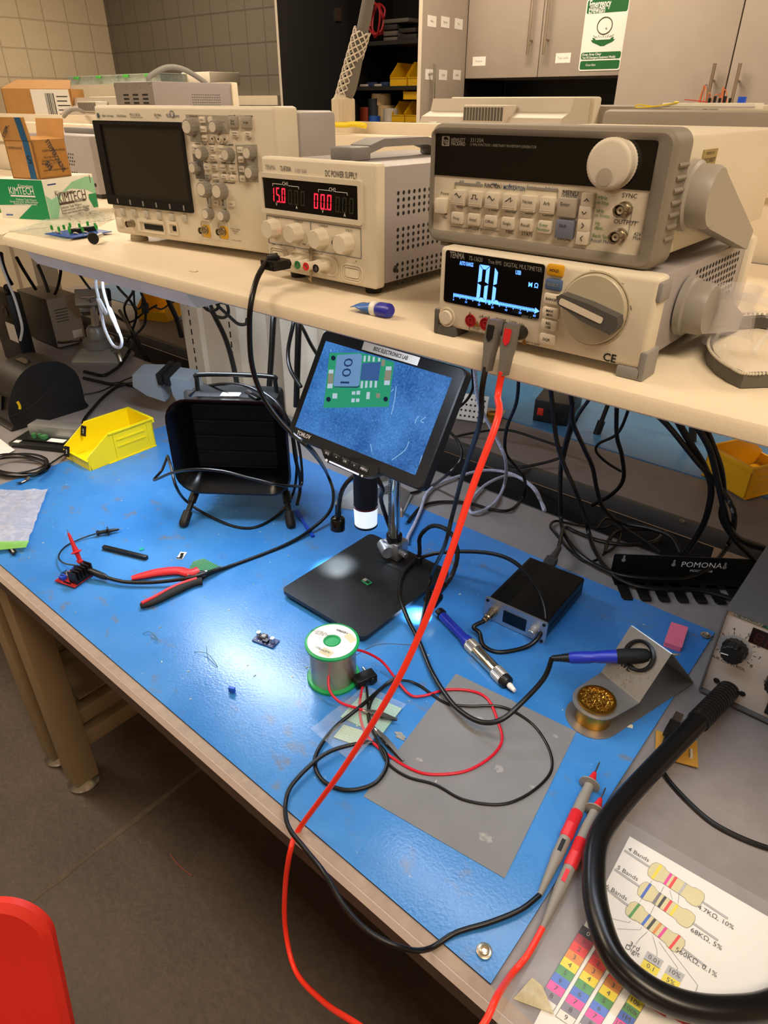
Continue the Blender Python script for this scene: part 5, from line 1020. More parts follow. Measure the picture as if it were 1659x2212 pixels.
bm_ = face_to(494, 1496, 508, 1500); t = thing('trimmer', 'tiny blue trimmer potentiometer alone on the mat', 'trimmer', bm_)
b = MB(); b.box(0, .0105, 0, .0055, .001, .0105, .0004); b.build('body', M('trimmer_blue', '1f56c8', .4), t); b = MB()
for k in range(3): b.cyl((.002+k*.003, -.003, .003), (.002+k*.003, 0, .003), .0003, n=6)
b.cyl((.0085, .0055, .009), (.0085, .0068, .009), .0012, n=10); b.build('pins', steel, t)
o = (lambda b: (b.lathe([(0, 0), (.0052, 0), (.0048, .0016), (0, .002)]), b.build('teal_cap', M('teal', '0fa08a', .45), None, T(*at_z(306, 1187))))[1])(MB()); tag(o, 'small round teal cap on the mat by the pin header', 'cap')
# tape curls
for (px, py, qx, qy, lab) in ((38, 1048, 62, 1036, 'curled black label tape piece near the rear left mat edge'), (20, 1181, 33, 1199, 'curled black label tape piece near the plastic bag')):
    fm_ = face_to(px, py, qx, qy); L = (at_z(px, py)-at_z(qx, qy)).length*1.1; b = MB(); n = 8; vs = []
    for i in range(n+1): u = i/n; vs += [(u*L, -.006, .001+.006*(2*u-1)**2), (u*L, .006, .001+.006*(2*u-1)**2)]
    m = len(vs); vs += [(x, y, z+.0004) for x, y, z in vs]; fs = [(2*i, 2*i+2, 2*i+3, 2*i+1) for i in range(n)]; fs += [tuple(k+m for k in f)[::-1] for f in fs]+[(0, 1, m+1, m), (2*n, 2*n+1, m+2*n+1, m+2*n)]
    for i in range(n): fs += [(2*i, 2*i+2, m+2*i+2, m+2*i), (2*i+1, 2*i+3, m+2*i+3, m+2*i+1)]
    b.add(vs, fs); t = thing('label_tape', lab, 'tape', fm_); b.build('tape_strip', blk, t); b = MB(); b.box(L*.3, L*.7, -.002, .002, .0016, .0022); b.build('tape_print', inkw, t)
# cut wires
dk = M('wire_teal', '2d6f78', .4)
for pts, lab in (([(308, 1370), (320, 1364), (334, 1372), (340, 1382), (326, 1376)], 'thin bent wire offcut left of the converter board'), ([(420, 1408), (448, 1412), (470, 1440), (450, 1420), (446, 1396)], 'second thin wire offcut below the bent one')):
    cable('wire_offcut', lab, [at_z(x, y, .004+.004*(i % 2)) for i, (x, y) in enumerate(pts)], .0005, dk, 'wire', 6)
# plastic bags
def film(name, hx, rough, tr, bump):
    m, N, L, b = node_mat(name, rough); out = N['Material Output']; tc = nn(N, 'TexCoord'); n = nn(N, 'TexNoise', Scale=28, Detail=5, Roughness=.6, Distortion=1.5); L.new(tc.outputs['Object'], n.inputs['Vector'])
    bp = nn(N, 'Bump', Strength=bump, Distance=.006); L.new(n.outputs['Fac'], bp.inputs['Height']); L.new(bp.outputs[0], b.inputs['Normal']); b.inputs['Base Color'].default_value = lin(hx)
    tp = nn(N, 'BsdfTransparent'); mx = nn(N, 'MixShader'); mx.inputs[0].default_value = tr
    if bump > .05: L.new(ramp(N, L, n.outputs['Fac'], [(.35, (tr, tr, tr, 1)), (.7, ((tr*tr,)*3+(1,) if tr > .9 else (tr*.6,)*3+(1,)))]), mx.inputs[0])
    else: b.inputs['Normal'].links and L.remove(b.inputs['Normal'].links[0])
    L.new(b.outputs[0], mx.inputs[1]); L.new(tp.outputs[0], mx.inputs[2]); L.new(mx.outputs[0], out.inputs['Surface']); return m
bagm = film('bag_film', 'd6d8e2', .15, .7, .8); bagc = film('clear_film', 'dfe3e6', .12, .93, .5)
bagt = sheet('plastic_bag', 'crinkled clear zip bag lying at the left end of the mat', 'plastic bag', [at_z(-90, 1060, .006), at_z(104, 1059, .006), at_z(58, 1178, .006), at_z(-110, 1196, .006)], .0012, bagm, .006, 14)
zp = sheet('zip_strip', '', '', [at_z(-108, 1172, .0125)-bagt.location, at_z(63, 1168, .0125)-bagt.location, at_z(56, 1183, .0125)-bagt.location, at_z(-110, 1197, .0125)-bagt.location], .0008, film('zip_green', '8fd060', .3, .5, .4), .001, 6)
zp.parent = bagt
pg = thing('board_bag', 'clear zip bag holding green perforated boards below the alligator clips', 'plastic bag', T(*at_z(775, 1555)))
def bagpart(nm, cs, h, mat, wav, th=.0006):
    o = sheet(nm, '', '', [at_z(*p, h) for p in cs], th, mat, wav, 10); o.parent = pg; o.matrix_local = pg.matrix_world.inverted() @ T(*o.location); return o
perf('perf', None, ((785, 1495), (868, 1530), (822, 1590), (735, 1548)), .0052, M('pcb_pale_green', '8fbfae', .45, var=.06), (16, 12), pg, M('pad_pale', 'd3ddd3', .4))
perf('perf', None, ((742, 1565), (800, 1583), (778, 1612), (720, 1592)), .0050, M('pcb_pale_green2', 'a9c4a8', .45, var=.06), (12, 7), pg, M('pad_pale', 'd3ddd3', .4))
bagpart('bag_film', ((790, 1482), (878, 1522), (760, 1648), (670, 1575)), .0085, bagc, .003)
# blue spudger
A, B_ = at_z(640, 1105, .004), at_z(676, 1160, .004); fm_ = frame(A, B_-A, (-(B_-A).y, (B_-A).x, 0)); L = (B_-A).length
b = MB(); b.prism([(0, -.0055), (L*.25, -.005), (L*.5, -.0035), (L, -.004), (L, .004), (L*.5, .003), (L*.25, .0045), (0, .0055)], 0, .004, None, bev=.0008); o = b.build('plastic_spudger', M('spudger_blue', '1746c8', .4), None, fm_); tag(o, 'blue plastic pry tool beside the right extractor foot', 'pry tool')
# eraser
fm_ = face_to(1441, 1386, 1471, 1402); E_w = (at_z(1432, 1395)-at_z(1468, 1408)).length
A, B_, D = at_z(1432, 1396), at_z(1470, 1409), at_z(1448, 1352); dx = (B_-A).normalized(); em = frame(A, dx, (-dx.y, dx.x, 0)); w = (B_-A).length; l = (D-A).length
b = MB(); b.prism(rrect(0, w, 0, l, .003), 0, .010, None, bev=.0018); o = b.build('eraser', M('pink_rubber', 'f2758f', .7, var=.03), None, em); tag(o, 'pink rubber eraser behind the soldering iron stand', 'eraser')
# yellow parts bin
def bin_(t, w, l, h, m_=yel, hf=.45):
    th = .0028
    b = MB(); b.box(-w*.45, w*.45, 0, l, 0, th)
    side = [(0, 0), (l, 0), (l, h), (l*.32, h), (l*.0-.006, h*hf), (-.004, h*.3)]
    for s in (-1, 1):
        x0 = s*w/2
        mx = Matrix(((0, 0, 1, x0-(th if s > 0 else 0)), (1, 0, 0, 0), (0, 1, 0, 0), (0, 0, 0, 1))); b.prism(side, 0, th, mx)
        b.box(x0-.003*(s > 0)-.0015*(s < 0)-(0.002 if s < 0 else 0), x0+.003*(s < 0)+.0015*(s > 0)+(0.002 if s > 0 else 0), l*.32, l, h-.004, h+.0015, .0008)
        for z in (h*.45, h*.68): b.box(min(x0, x0+s*.0022), max(x0, x0+s*.0022), l*.42, l*.86, z, z+.003)
        for y in (l*.38, l*.9): b.box(min(x0, x0+s*.0022), max(x0, x0+s*.0022), y, y+.003, h*.06, h-.004)
    b.box(-w/2, w/2, l-th, l, 0, h+.001); b.box(-w/2-.003, w/2+.003, l-.001, l+.006, h-.012, h+.0015, .001)
    b.box(-w/2, w/2, -.006, -.003, 0, h*hf*.75); b.box(-w/2, w/2, -.010, -.003, h*hf*.7, h*hf*.8, .001); b.box(-w/2-.003, w/2+.003, l*.25, l, -.0001, .002)
    return b.build('bin_body', m_, t)
A, B_ = at_z(140, 990), at_z(206, 1020); dx = (B_-A).normalized(); d2 = (at_z(322, 978)-B_).normalized()
dx = V((1, .02, 0)).normalized(); bmx = frame((-1.650, .695, BT+.003), dx, (-dx.y, dx.x, 0)); t = thing('parts_bin', 'bright yellow parts bin on the left end of the blue mat', 'bin', bmx, 'yellow bins')
bd = bin_(t, .118, .195, .082); 
for (x, y, z, rx) in ((-.045, .05, .065, 0), (-.035, -.012, .030, 0)):
    b = MB(); b.box(-.009, .009, -.0005, .0005, -.014, .014); o = b.build('black_label', blk, bd, T(x, y, z) @ RZ(15) @ RX(-20)); b = MB(); b.text('0.47', 0, 0, .007, T(0, -.0008, 0) @ FR @ RZ(90)); b.build('label_print', inkw, o)
q = random.Random(6)
for k in range(6):
    b = MB(); b.box(-.006, .006, -.003, .003, 0, .004, .0005); o = b.build('loose_part', blk if k % 2 else alu, None, bmx @ T(q.uniform(.0, .04), q.uniform(.03, .09), .0031) @ RZ(q.uniform(0, 180))); tag(o, 'small electronic part lying in the yellow bin on the mat', 'electronic part', 'loose parts in the yellow bin')
# bare power boards left of the bin
A, B_ = at_z(36, 962), at_z(140, 985); fm_ = frame(at_z(30, 958), at_z(160, 972)-at_z(30, 958), (0, 1, 0)); t = thing('power_board', 'open black power board with aluminium bracket left of the yellow bin', 'circuit board', fm_)
b = MB(); b.box(0, .18, -.02, .065, 0, .012, .002); b.build('lower_board', blk, t); b = MB(); b.box(.012, .185, .0, .07, .014, .018); b.build('upper_board', M('pcb_black', '141a16', .4), t)
b = MB(); b.box(.035, .20, .03, .034, .018, .046); b.box(.035, .20, .03, .072, .045, .048, .001); b.build('bracket', M('bracket_alu', 'a9aaa6', .4, metal=.7), t)
b = MB(); b.cyl((.06, .015, .018), (.06, .015, .03), .006); b.cyl((.075, .02, .018), (.075, .02, .028), .005); b.box(.085, .10, .008, .022, .018, .028); b.build('components', M('green_part', '3b7a44', .5), t)
b = MB(); b.box(.012, .03, -.015, .0, .0121, .0127); b.box(.11, .16, .0, .02, .0181, .0187); b.build('white_sticker', paper, t)
# ------------------------------------------------------------------ rack, card, chart, probes
A, B_ = az(1318, 1238, BT+.002), az(1605, 1250, BT+.002); dx = (B_-A).normalized(); rm = frame(A, dx, (-dx.y, dx.x, 0)); t = thing('test_lead_rack', 'black slotted test lead rack lying behind the pink eraser', 'rack', rm); L = (B_-A).length+.06
inv = rm.inverted(); Fp = inv @ az(1335, 1292, BT+.002); fl = -Fp.y; ht = (inv @ ay(1313, 1190, A.y)).z
def holes(poly, hs, b, z0, z1, mx): b.prism(poly, z0, z1, mx)
b = MB(); b.prism(rrect(0, L, 0, ht, .004), 0, .002, FR); b.box(0, L, -.04 if fl > .05 else -fl*.4, 0, .0, .002)
nf = 9; pw = L/nf*.98
for k in range(nf): x = k*pw+.002; b.prism([(x+.002, -.03), (x+.002, -fl), (x+.004, -fl-.004), (x+pw*.62, -fl-.004), (x+pw*.66, -fl), (x+pw*.66, -.03)], 0, .002); b.box(x+.004, x+pw*.62, -fl-.007, -fl-.002, .0, .004, .001)
b.build('rack_plate', blks, t)
b = MB(); wv = M('hole_grey', '8d8c8a', .6)
for px, py in ((1347, 1206), (1455, 1216), (1565, 1222)):
    inv = rm.inverted(); o = inv @ CP; d = inv.to_3x3() @ ray(px, py); q = o+d*(-o.y/d.y); b.prism(circ(q.x, q.z-.003, .0042, 16), .002, .0023, FR); b.prism(rrect(q.x-.002, q.x+.002, q.z, q.z+.009, .0018), .002, .0023, FR)
b.build('keyholes', wv, t)
o_ = inv @ CP; d = inv.to_3x3() @ ray(1502, 1220); q = o_+d*(-o_.y/d.y); b = MB(); b.text('POMONA', q.x+.012, q.z+.001, .0185, T(0, -.0025, 0) @ FR); b.text('MODEL 4408', q.x+.014, q.z-.0135, .008, T(0, -.0025, 0) @ FR); b.build('lettering', inkw, t)
# colour code chart
zc = lambda x, y, h=.0022: az(1050+x*.3671, 1600+y*.3671, BT+h)
u0, u1 = zc(845, 562), zc(1659, 1035); ux = (u1-u0).normalized(); uy = V((-ux.y, ux.x, 0))
v1 = zc(235, 1590); ch = frame(zc(845, 562), ux, uy); ci = ch.inverted(); t = thing('colour_code_chart', 'printed resistor colour code chart in a clear sleeve under the air hose', 'chart', ch)
Lc = lambda x, y: tuple((ci @ zc(x, y))[:2])
cw, chh = .279, .216
b = MB(); q = Lc(235, 1590); b.add([(0, 0, 0), (cw, 0, 0), (cw, -.30, 0), (q[0]*.0-.003, -.30, 0), (0, 0, -.0003), (cw, 0, -.0003), (cw, -.30, -.0003), (-.003, -.30, -.0003)], [(0, 3, 2, 1), (4, 5, 6, 7), (0, 1, 5, 4), (1, 2, 6, 5), (2, 3, 7, 6), (3, 0, 4, 7)]); b.build('paper', paper, t)
CC = dict(zip('KNROYGBMSW', [M('print_'+n, h, .6, var=.03) for n, h in (('black', '16161e'), ('brown', 'b8203c'), ('red', 'e8271f'), ('orange', 'e0882a'), ('yellow', 'eeda1c'), ('green', '3f9440'), ('blue', '2f66cc'), ('magenta', 'e62a98'), ('grey', '7d7684'), ('white', 'e8e2d8'))]))
CC['L'] = M('print_light_grey', 'b9b9b8', .6, var=.02); CC['T'] = M('print_tan', 'd9cf9c', .6, var=.02); CC['D'] = M('print_line', '4a4a4a', .6)
lay = {k: MB() for k in CC}
def pq(k, pts, h=.0003): lay[k].add([(x, y, h) for x, y in [Lc(*p) for p in pts]], [tuple(range(len(pts)))])
def pl(k, a, b_, w=1.3, h=.0005):
    p, r = V(Lc(*a)), V(Lc(*b_)); d = (r-p).normalized(); n = V((-d.y, d.x))*w*.0002; lay[k].add([(*(p+n), h), (*(p-n), h), (*(r-n), h), (*(r+n), h)], [(0, 1, 2, 3)])
def ptx(k, s, x, y, size, rot=0): u, v = Lc(x, y); lay[k].text(s, u, v, size, T(0, 0, .0007), rot=rot)
ang = 0
cols = [((568, 1085), (660, 1150), 'KNROYGBMSW', '0123456789'), ((680, 1167), (774, 1232), 'KNROYGBMSW', '0123456789'), ((795, 1250), (888, 1315), 'KNROYGBMSW', '0123456789'), ((905, 1400), (990, 1460), 'ROYGBMS', ('100', '1k', '10k', '100k', '1M', '10M', '100M'))]
st = V((-27.2, 45.5))
for (a, b_, ks, tx) in cols:
    a, b_ = V(a), V(b_)
    for i, k in enumerate(ks):
        p, r = a+st*i, b_+st*i; p2, r2 = a+st*(i+1), b_+st*(i+1); pq(k, [p, r, r2, p2])
        c = (p+r+p2+r2)/4; ptx('W' if k == 'K' else 'D', tx[i], c.x, c.y, .0078)
    e = len(ks); 
    for p, r in ((a, b_), (b_, b_+st*e), (b_+st*e, a+st*e), (a+st*e, a)): pl('D', p, r, 1.2)
for (k, x, y, s) in (('L', 985, 1290, '0.01'), ('Y', 965, 1336, '0.1'), ('L', 1110, 1372, '10%'), ('Y', 1085, 1420, '5%'), ('R', 1020, 1575, '2%'), ('R', 1160, 1640, '50ppm')):
    w1, w2 = V((48, 30)), V((-13, 23)); c = V((x, y)); pq(k, [c-w1-w2, c+w1-w2, c+w1+w2, c-w1+w2]); ptx('D', s, x, y, .0078)
def body(a, b_, bands):
    a, b_ = V(a), V(b_); d = (b_-a); L = d.length; d.normalize(); n = V((-d.y, d.x)); H = 50
    prof = []
    for s in (1, -1):
        pts = [(-45, 20), (-30, 44), (0, 50), (35, 48), (50, 38), (L-50, 38), (L-35, 48), (0+L, 50), (L+30, 44), (L+45, 20)]
        prof += [a+d*u+n*v*s for u, v in (pts if s == 1 else pts[::-1])]
    pq('T', prof, .0004)
    for i in range(len(prof)): pl('D', prof[i], prof[(i+1) % len(prof)], .8, .0006)
    for k, u in bands:
        hh = 49 if u < 30 or u > L-30 else 38; c = a+d*u; pq(k, [c-d*9+n*hh, c+d*9+n*hh, c+d*9-n*hh, c-d*9-n*hh], .0005)
    for s, e in ((-1, a-d*45), (1, b_+d*45)):
        f = e+d*s*178; w = n*5; pq('L', [e+w, f+w, f-w, e-w], .0003); pl('D', e+w, f+w, .8); pl('D', e-w, f-w, .8); pl('D', f+w, f-w, .8)
body((1000, 770), (1235, 925), (('Y', 5), ('M', 83), ('R', 118), ('L', 186))); body((940, 885), (1180, 1050), (('B', 0), ('S', 77), ('K', 115), ('R', 157), ('Y', 200))); body((870, 1000), (1120, 1195), (('G', 2), ('B', 90), ('K', 130), ('O', 172), ('M', 212), ('R', 303)))
for s, x, y in (('4 Bands', 897, 672), ('5 Bands', 832, 782), ('6 Bands', 767, 895), ('4.7KΩ, 10%', 1350, 1040), ('68KΩ, 5%', 1295, 1168), ('560KΩ, 0.1%', 1235, 1305), ('3rd', 873, 1213), ('Digit', 862, 1238), ('Digit', 645, 1090)): ptx('D', s, x, y, .0085)
for a, b_ in (((740, 1048), (840, 1072)), ((840, 1072), (850, 1062)), ((770, 1108), (905, 1115)), ((905, 1115), (915, 1100)), ((950, 1125), (905, 1165)), ((905, 1165), (880, 1200)), ((980, 1150), (1005, 1235)), ((1005, 1235), (1005, 1270)), ((1018, 1185), (1128, 1340)), ((1128, 1340), (1122, 1352)), ((1085, 1230), (1245, 1440)), ((1245, 1440), (1225, 1500)), ((975, 825), (905, 950)), ((1045, 860), (955, 1045)), ((1080, 880), (1095, 935)), ((1135, 905), (1128, 960)), ((620, 1100), (610, 1122))): pl('D', a, b_, 1.0)
nm = dict(K='black', N='brown', R='red', O='orange', Y='yellow', G='green', B='blue', M='magenta', S='grey', W='white', L='pale_grey', T='tan', D='line')
for k, b in lay.items(): b.build(nm[k]+'_print', CC[k], t)
b = MB(); b.add([(-.028, .018, .0010), (cw+.02, .018, .0010), (cw+.02, -.30, .0010), (-.034, -.30, .0010), (-.028, .018, .0006), (cw+.02, .018, .0006), (cw+.02, -.30, .0006), (-.034, -.30, .0006)], [(0, 3, 2, 1), (4, 5, 6, 7), (0, 1, 5, 4), (1, 2, 6, 5), (2, 3, 7, 6), (3, 0, 4, 7)]); b.build('clear_sleeve', film('sleeve_film', 'e4e8ea', .15, .94, .04), t)
# tape piece
tp = sheet('clear_tape', 'yellowed clear tape holding the chart sleeve at the front corner', 'tape', [zc(270, 1395, .0045), zc(330, 1440, .0045), zc(400, 1610, .0045), zc(160, 1520, .0045)], .0003, film('tape_film', 'd6c795', .25, .55, .3), .001, 6)
# test probes
def probe(label, tipx, endx, h0, h1, wire, stripe):
    p0, p1 = at_z(*endx, h0), at_z(*tipx, h1); L = (p1-p0).length; t = thing('test_probe', label, 'test probe', align(p0, p1), 'multimeter probes')
    pgy = M('probe_grey', '8a857c', .5)
    k = L/1.0
    b = MB(); b.lathe([(0, 0), (.0032, 0), (.0055, k*.14), (.0062, k*.2), (.0074, k*.24), (.0074, k*.38), (.0078, k*.385)], n=20); b.build('rear_grip', pgy, t)
    b = MB(); b.lathe([(.0078, k*.38), (.0078, k*.39), (.0086, k*.4), (.0082, k*.47), (.0086, k*.475), (.0082, k*.48), (.0086, k*.57), (.008, k*.575)], n=20); b.build('red_sleeve', red, t)
    b = MB(); b.lathe([(.0078, k*.565), (.0078, k*.66), (.0072, k*.72), (.0066, k*.73), (.0066, k*.74), (.007, k*.75), (.0066, k*.76), (.0066, k*.79), (.0145, k*.795), (.0145, k*.803), (.0065, k*.81)], n=28); b.build('finger_guard', pgy, t)
    b = MB(); b.lathe([(.0064, k*.805), (.0058, k*.84), (.0028, k*.9), (0, k*.9)], n=20); b.build('red_cone', red, t)
    b = MB(); b.lathe([(.0011, k*.89), (.0011, k*.985), (.0002, k), (0, k)], n=10); b.build('needle', steel, t)
    b = MB(); b.box(-.0025, .0025, -.0002, .0006, k*.27, k*.35, mx=T(0, .0075, 0)); b.build('rating_patch', blk if stripe == 'k' else red, t)
    return p0
PB0 = probe('red and grey test probe with black lead, left one of the pair', (1296, 1645), (1166, 1933), .010, .014, 0, 'k')
PR0 = probe('red and grey test probe with red lead, right one of the pair', (1309, 1700), (1172, 2004), .010, .016, 0, 'r')
# small yellow circuit board with usb cable
c = [at_z(*p, .003) for p in ((1410, 1598), (1460, 1585), (1507, 1660), (1470, 1652))]; fm_ = face_to(1412, 1622, 1503, 1660)
A, B_ = at_z(1430, 1640), at_z(1507, 1661); dx = (B_-A).normalized(); w = (B_-A).length; fm_ = frame(A, dx, (-dx.y, dx.x, 0)); t = thing('tan_circuit_board', 'tan circuit board lying partly under the black air hose', 'circuit board', fm_)
b = MB(); b.box(-.01, w, 0, .05, .002, .0036); b.build('board', M('pcb_tan', 'c08f3a', .5), t); b = MB(); b.cyl((.005, .045, .0036), (.005, .045, .018), .004); b.build('capacitor', blk, t); b = MB(); b.cyl((w*.8, .012, .006), (w*.8, .028, .006), .0022); b.build('resistor', M('resistor_tan', 'c9bfae', .5), t); b = MB(); b.box(w*.4, w*.55, .02, .03, .0036, .007); b.build('chip', blk, t)
p0, p1 = az(1432, 1612, BT+.03), az(1468, 1542, BT+.012); t = thing('usb_plug', 'black usb plug with cable lying beside the air hose', 'usb cable', align(p0, p1)); L = (p1-p0).length
b = MB(); b.lathe([(0, 0), (.003, 0), (.0045, L*.3), (.005, L*.32)], n=14); b.box(-.008, .008, -.0045, .0045, L*.3, L*.72, .0015); b.build('plug_grip', blk, t); b = MB(); b.box(-.006, .006, -.0023, .0023, L*.7, L*1.0); k = b.build('plug_shell', M('usb_shell', '77777a', .3, metal=1), t)
cable('usb_lead', 'thin black cable curving right behind the colour chart', [p0, at_z(1425, 1640, .012), at_z(1440, 1680, .004), at_z(1500, 1745, .004), at_z(1560, 1790, .004), at_z(1659, 1832, .004), at_z(1760, 1850, .004)], .0036, cab)
# red chair
chr_ = V((-.66, .0, 0)); rp = M('red_chair_plastic', 'e03428', .4, var=.03, bump=.12, bsc=700)
P1 = az(92, 1960, .82); P2 = az(182, 2380, .50); ux = V((.76, .64, 0)); dn = (P2-P1); Lh = dn.length+.05; dn.normalize(); ux = (ux-dn*ux.dot(dn)).normalized(); nz = ux.cross(-dn)
t = thing('red_chair', 'red moulded plastic chair at the bottom left corner', 'chair', T(P1.x-.2, P1.y-.1, 0)); W = t.matrix_world.inverted()
pmx = W @ Matrix(((ux.x, -dn.x, nz.x, P1.x), (ux.y, -dn.y, nz.y, P1.y), (ux.z, -dn.z, nz.z, P1.z), (0, 0, 0, 1)))
b = MB(); o1 = rrect(-.44, .0, -Lh, 0, .05, 8); o2 = rrect(-.432, -.008, -Lh+.008, -.008, .045, 8); o3 = rrect(-.415, -.022, -Lh+.02, -.022, .035, 8); n = len(o1)
vs = [(x, y, .0) for x, y in o3]+[(x, y, .001) for x, y in o2]+[(x, y, -.006) for x, y in o1]+[(x, y, -.014) for x, y in o1]+[(x, y, -.02) for x, y in o2]
b.add(vs, [(r*n+i, r*n+(i+1) % n, (r+1)*n+(i+1) % n, (r+1)*n+i) for r in range(4) for i in range(n)]+[tuple(range(n))[::-1], tuple(range(4*n, 5*n))], pmx); b.build('backrest', rp, t)
fwd = V((nz.x, nz.y, 0)).normalized(); ct = P2-ux*.22; uh = V((ux.x, ux.y, 0)).normalized()
smx = W @ Matrix(((uh.x, fwd.x, 0, ct.x), (uh.y, fwd.y, 0, ct.y), (0, 0, 1, .46), (0, 0, 0, 1)))
b = MB(); b.prism(rrect(-.22, .22, -.02, .40, .05), -.02, .0, smx, bev=.008); b.box(-.20, .20, -.03, .012, -.015, .05, .004, smx); b.build('seat', rp, t)
for x in (-.17, .17):
    for y in (.03, .35):
        p = smx @ V((x, y, -.018)); q = smx @ V((x*1.15, .19+(y-.19)*1.2, 0)); q.z = 0; b = MB(); b.cyl((q.x, q.y, 0), p, .011, n=12); b.build('leg', chrome, t)
# ------------------------------------------------------------------ far bench, gap and cabinets
FY0 = 1.478
t = thing('far_workbench', 'grey far workbench with black edge strip behind the gap', 'workbench', T(0, 0, 0))
b = MB(); b.box(-3.6, 1.2, FY0, 2.4, BT-.03, BT); b.build('worktop', M('far_laminate', '7d716a', .5, var=.07, sc=40), t)
b = MB(); b.box(-3.6, 1.2, FY0-.022, FY0, BT-.035, BT+.001, .002); b.build('edge_band', M('far_edge', '3d3d3d', .5), t)
pr = ay(1554, 1144, FY0-.026).x
b = MB(); b.box(-3.4, pr, FY0-.028, FY0-.0225, .40, BT-.036, .001); cp = b.build('cable_panel', blkm, t)
b = MB()
for z in (.655, .635, .52, .50): b.box(-3.38, pr-.06, FY0-.0288, FY0-.0278, z, z+.0022)
b.build('panel_slots', M('slot_line', '6a6a6a', .5), cp)
b = MB(); b.lathe([(0, 0), (.006, 0), (.005, .002), (0, .003)], T(*ay(1473, 1126, FY0-.028)) @ RX(90)); b.build('panel_screw', steel, cp)
for x in (-3.3, -.05): b = MB(); b.box(x, x+.065, FY0+.03, FY0+.095, .0, BT-.032); b.box(x, x+.065, 2.3, 2.365, 0, BT-.032); b.build('leg', tan, t)
b = MB(); b.box(-.22, .5, FY0-.10, FY0-.03, .60, .70); b.box(-.22, .5, FY0-.10, FY0-.098, .70, .735); b.build('cable_tray', cream, t)
b = MB(); b.box(-1.9, .2, 1.70, 2.25, BT+.0, BT+.0032); o = b.build('bench_mat', far_mat, None); tag(o, 'dull blue mat on the far bench seen under the shelf', 'mat')
b = MB(); b.box(-3.5, -2.2, 1.70, 2.25, BT+.0, BT+.0032); o = b.build('bench_mat', far_mat, None); tag(o, 'dull blue mat at the left end of the far bench', 'mat')
# cream raceway beam between the benches, above shelf level
t = thing('raceway_beam', 'cream cable raceway running between the two shelves behind the instruments', 'raceway', T(0, 1.30, 1.36))
b = MB(); b.box(-3.4, 1.2, -.0, .012, .0, .165, .003); b.box(-3.4, 1.2, .012, .11, .15, .165); b.box(-3.4, 1.2, .10, .112, .0, .19, .003); b.build('raceway_body', cream, t)
b = MB(); b.box(-3.4, 1.2, -.012, .0, .10, .112, .002); b.build('raceway_ledge', cream, t)
t = thing('far_shelf', 'cream far shelf carrying instruments seen from the back', 'shelf', T(0, 0, 1.375))
b = MB(); b.box(-3.4, 1.4, 1.42, 2.02, 0, .024, .002); b.build('shelf_board', cream, t)
FS = 1.399
# support posts for the far shelf at the ends are the shared uprights; power pole
pp = ay(742, 255, 1.36); t = thing('power_pole', 'grey power cord in white wire mesh grip rising from the raceway', 'power cord', T(pp.x, 1.36, 1.545))
top = ay(800, -20, 1.37)-V((pp.x, 1.36, 1.545)); P0 = V((0, 0, .03))
b = MB(); b.lathe([(.026, 0), (.028, .01), (.028, .05), (.022, .055), (.018, .062), (0, .062)], n=40, flute=.04, fn=20); b.build('strain_collar', M('collar_beige', 'cdbfa8', .5), t)
b = MB(); b.tube([(0, 0, .05), top*.3, top*.65, top, top*1.6], .0135, 16, 6); b.build('cord', M('cord_grey', '6d6963', .5), t)
b = MB(); L = top*.74; mxp = align((0, 0, .055), L); ln = L.length-.055
for k in range(7):
    for s in (1, -1): b.tube([mxp @ V((.0185*math.cos(s*u*8+k*2*PI/7), .0185*math.sin(s*u*8+k*2*PI/7), u*ln)) for u in [i/60 for i in range(61)]], .0017, 5, 0)
b.build('wire_mesh_grip', M('mesh_white', 'd6cdbf', .4), t)
cable('yellow_cable', 'yellow cord lying on the raceway at the pole base', [ay(668, 262, 1.345), ay(700, 266, 1.34), ay(740, 270, 1.335), ay(766, 268, 1.335), ay(790, 272, 1.34)], .006, yel, 'cord')
b = MB(); b.box(-1.30, -1.0, 1.302, 1.31, 1.365, 1.37); b.bm.clear()
# cabinets along the grey wall
CY = 3.55
hl_, hr_ = ay(745, 60, CY), ay(1003, 60, CY); cb = M('cabinet_grey', 'a89c90', .5, var=.03); cbe = M('cabinet_edge', 'cfc4b4', .5); cin = M('cabinet_inside', '0d0b0a', .6)
x0, x1 = hl_.x, hr_.x; t = thing('storage_cabinet', 'tall open storage cabinet with black inside and labelled grey door', 'cabinet', T((x0+x1)/2, CY, 0))
b = MB(); b.box((x0-x1)/2, (x0-x1)/2+.02, 0, .44, .1, 2.7); b.box((x1-x0)/2-.02, (x1-x0)/2, 0, .44, .1, 2.7); b.box((x0-x1)/2, (x1-x0)/2, .42, .44, .1, 2.7); b.box((x0-x1)/2, (x1-x0)/2, 0, .44, .1, .13); b.box((x0-x1)/2, (x1-x0)/2, 0, .44, 2.67, 2.7); b.box((x0-x1)/2, (x1-x0)/2, .03, .44, 0, .1); b.build('carcass', cin, t)
w = (x1-x0)/2-.021; zs = [ay(820, 88, CY).z, ay(820, 186, CY).z, ay(820, 262, CY+.1).z-.0]
for z in zs: b = MB(); b.box(-w, w, .01, .42, z-.02, z); b.build('shelf', M('shelf_black', '1d1b1a', .6), t)
dw = .46
b = MB(); a = 100; mxd = T((x0-x1)/2, -.0, 0) @ RZ(-a); b.box(0, dw, -.018, 0, .1, 2.7, mx=mxd); d1 = b.build('door', cin, t); b = MB(); b.box(dw, dw+.003, -.0185, .0005, .1, 2.7, mx=mxd); b.build('edge_banding', cbe, d1)
b = MB(); b.box(.03, .07, 0, .012, 2.0, 2.06, mx=mxd); b.build('hinge', steel, d1)
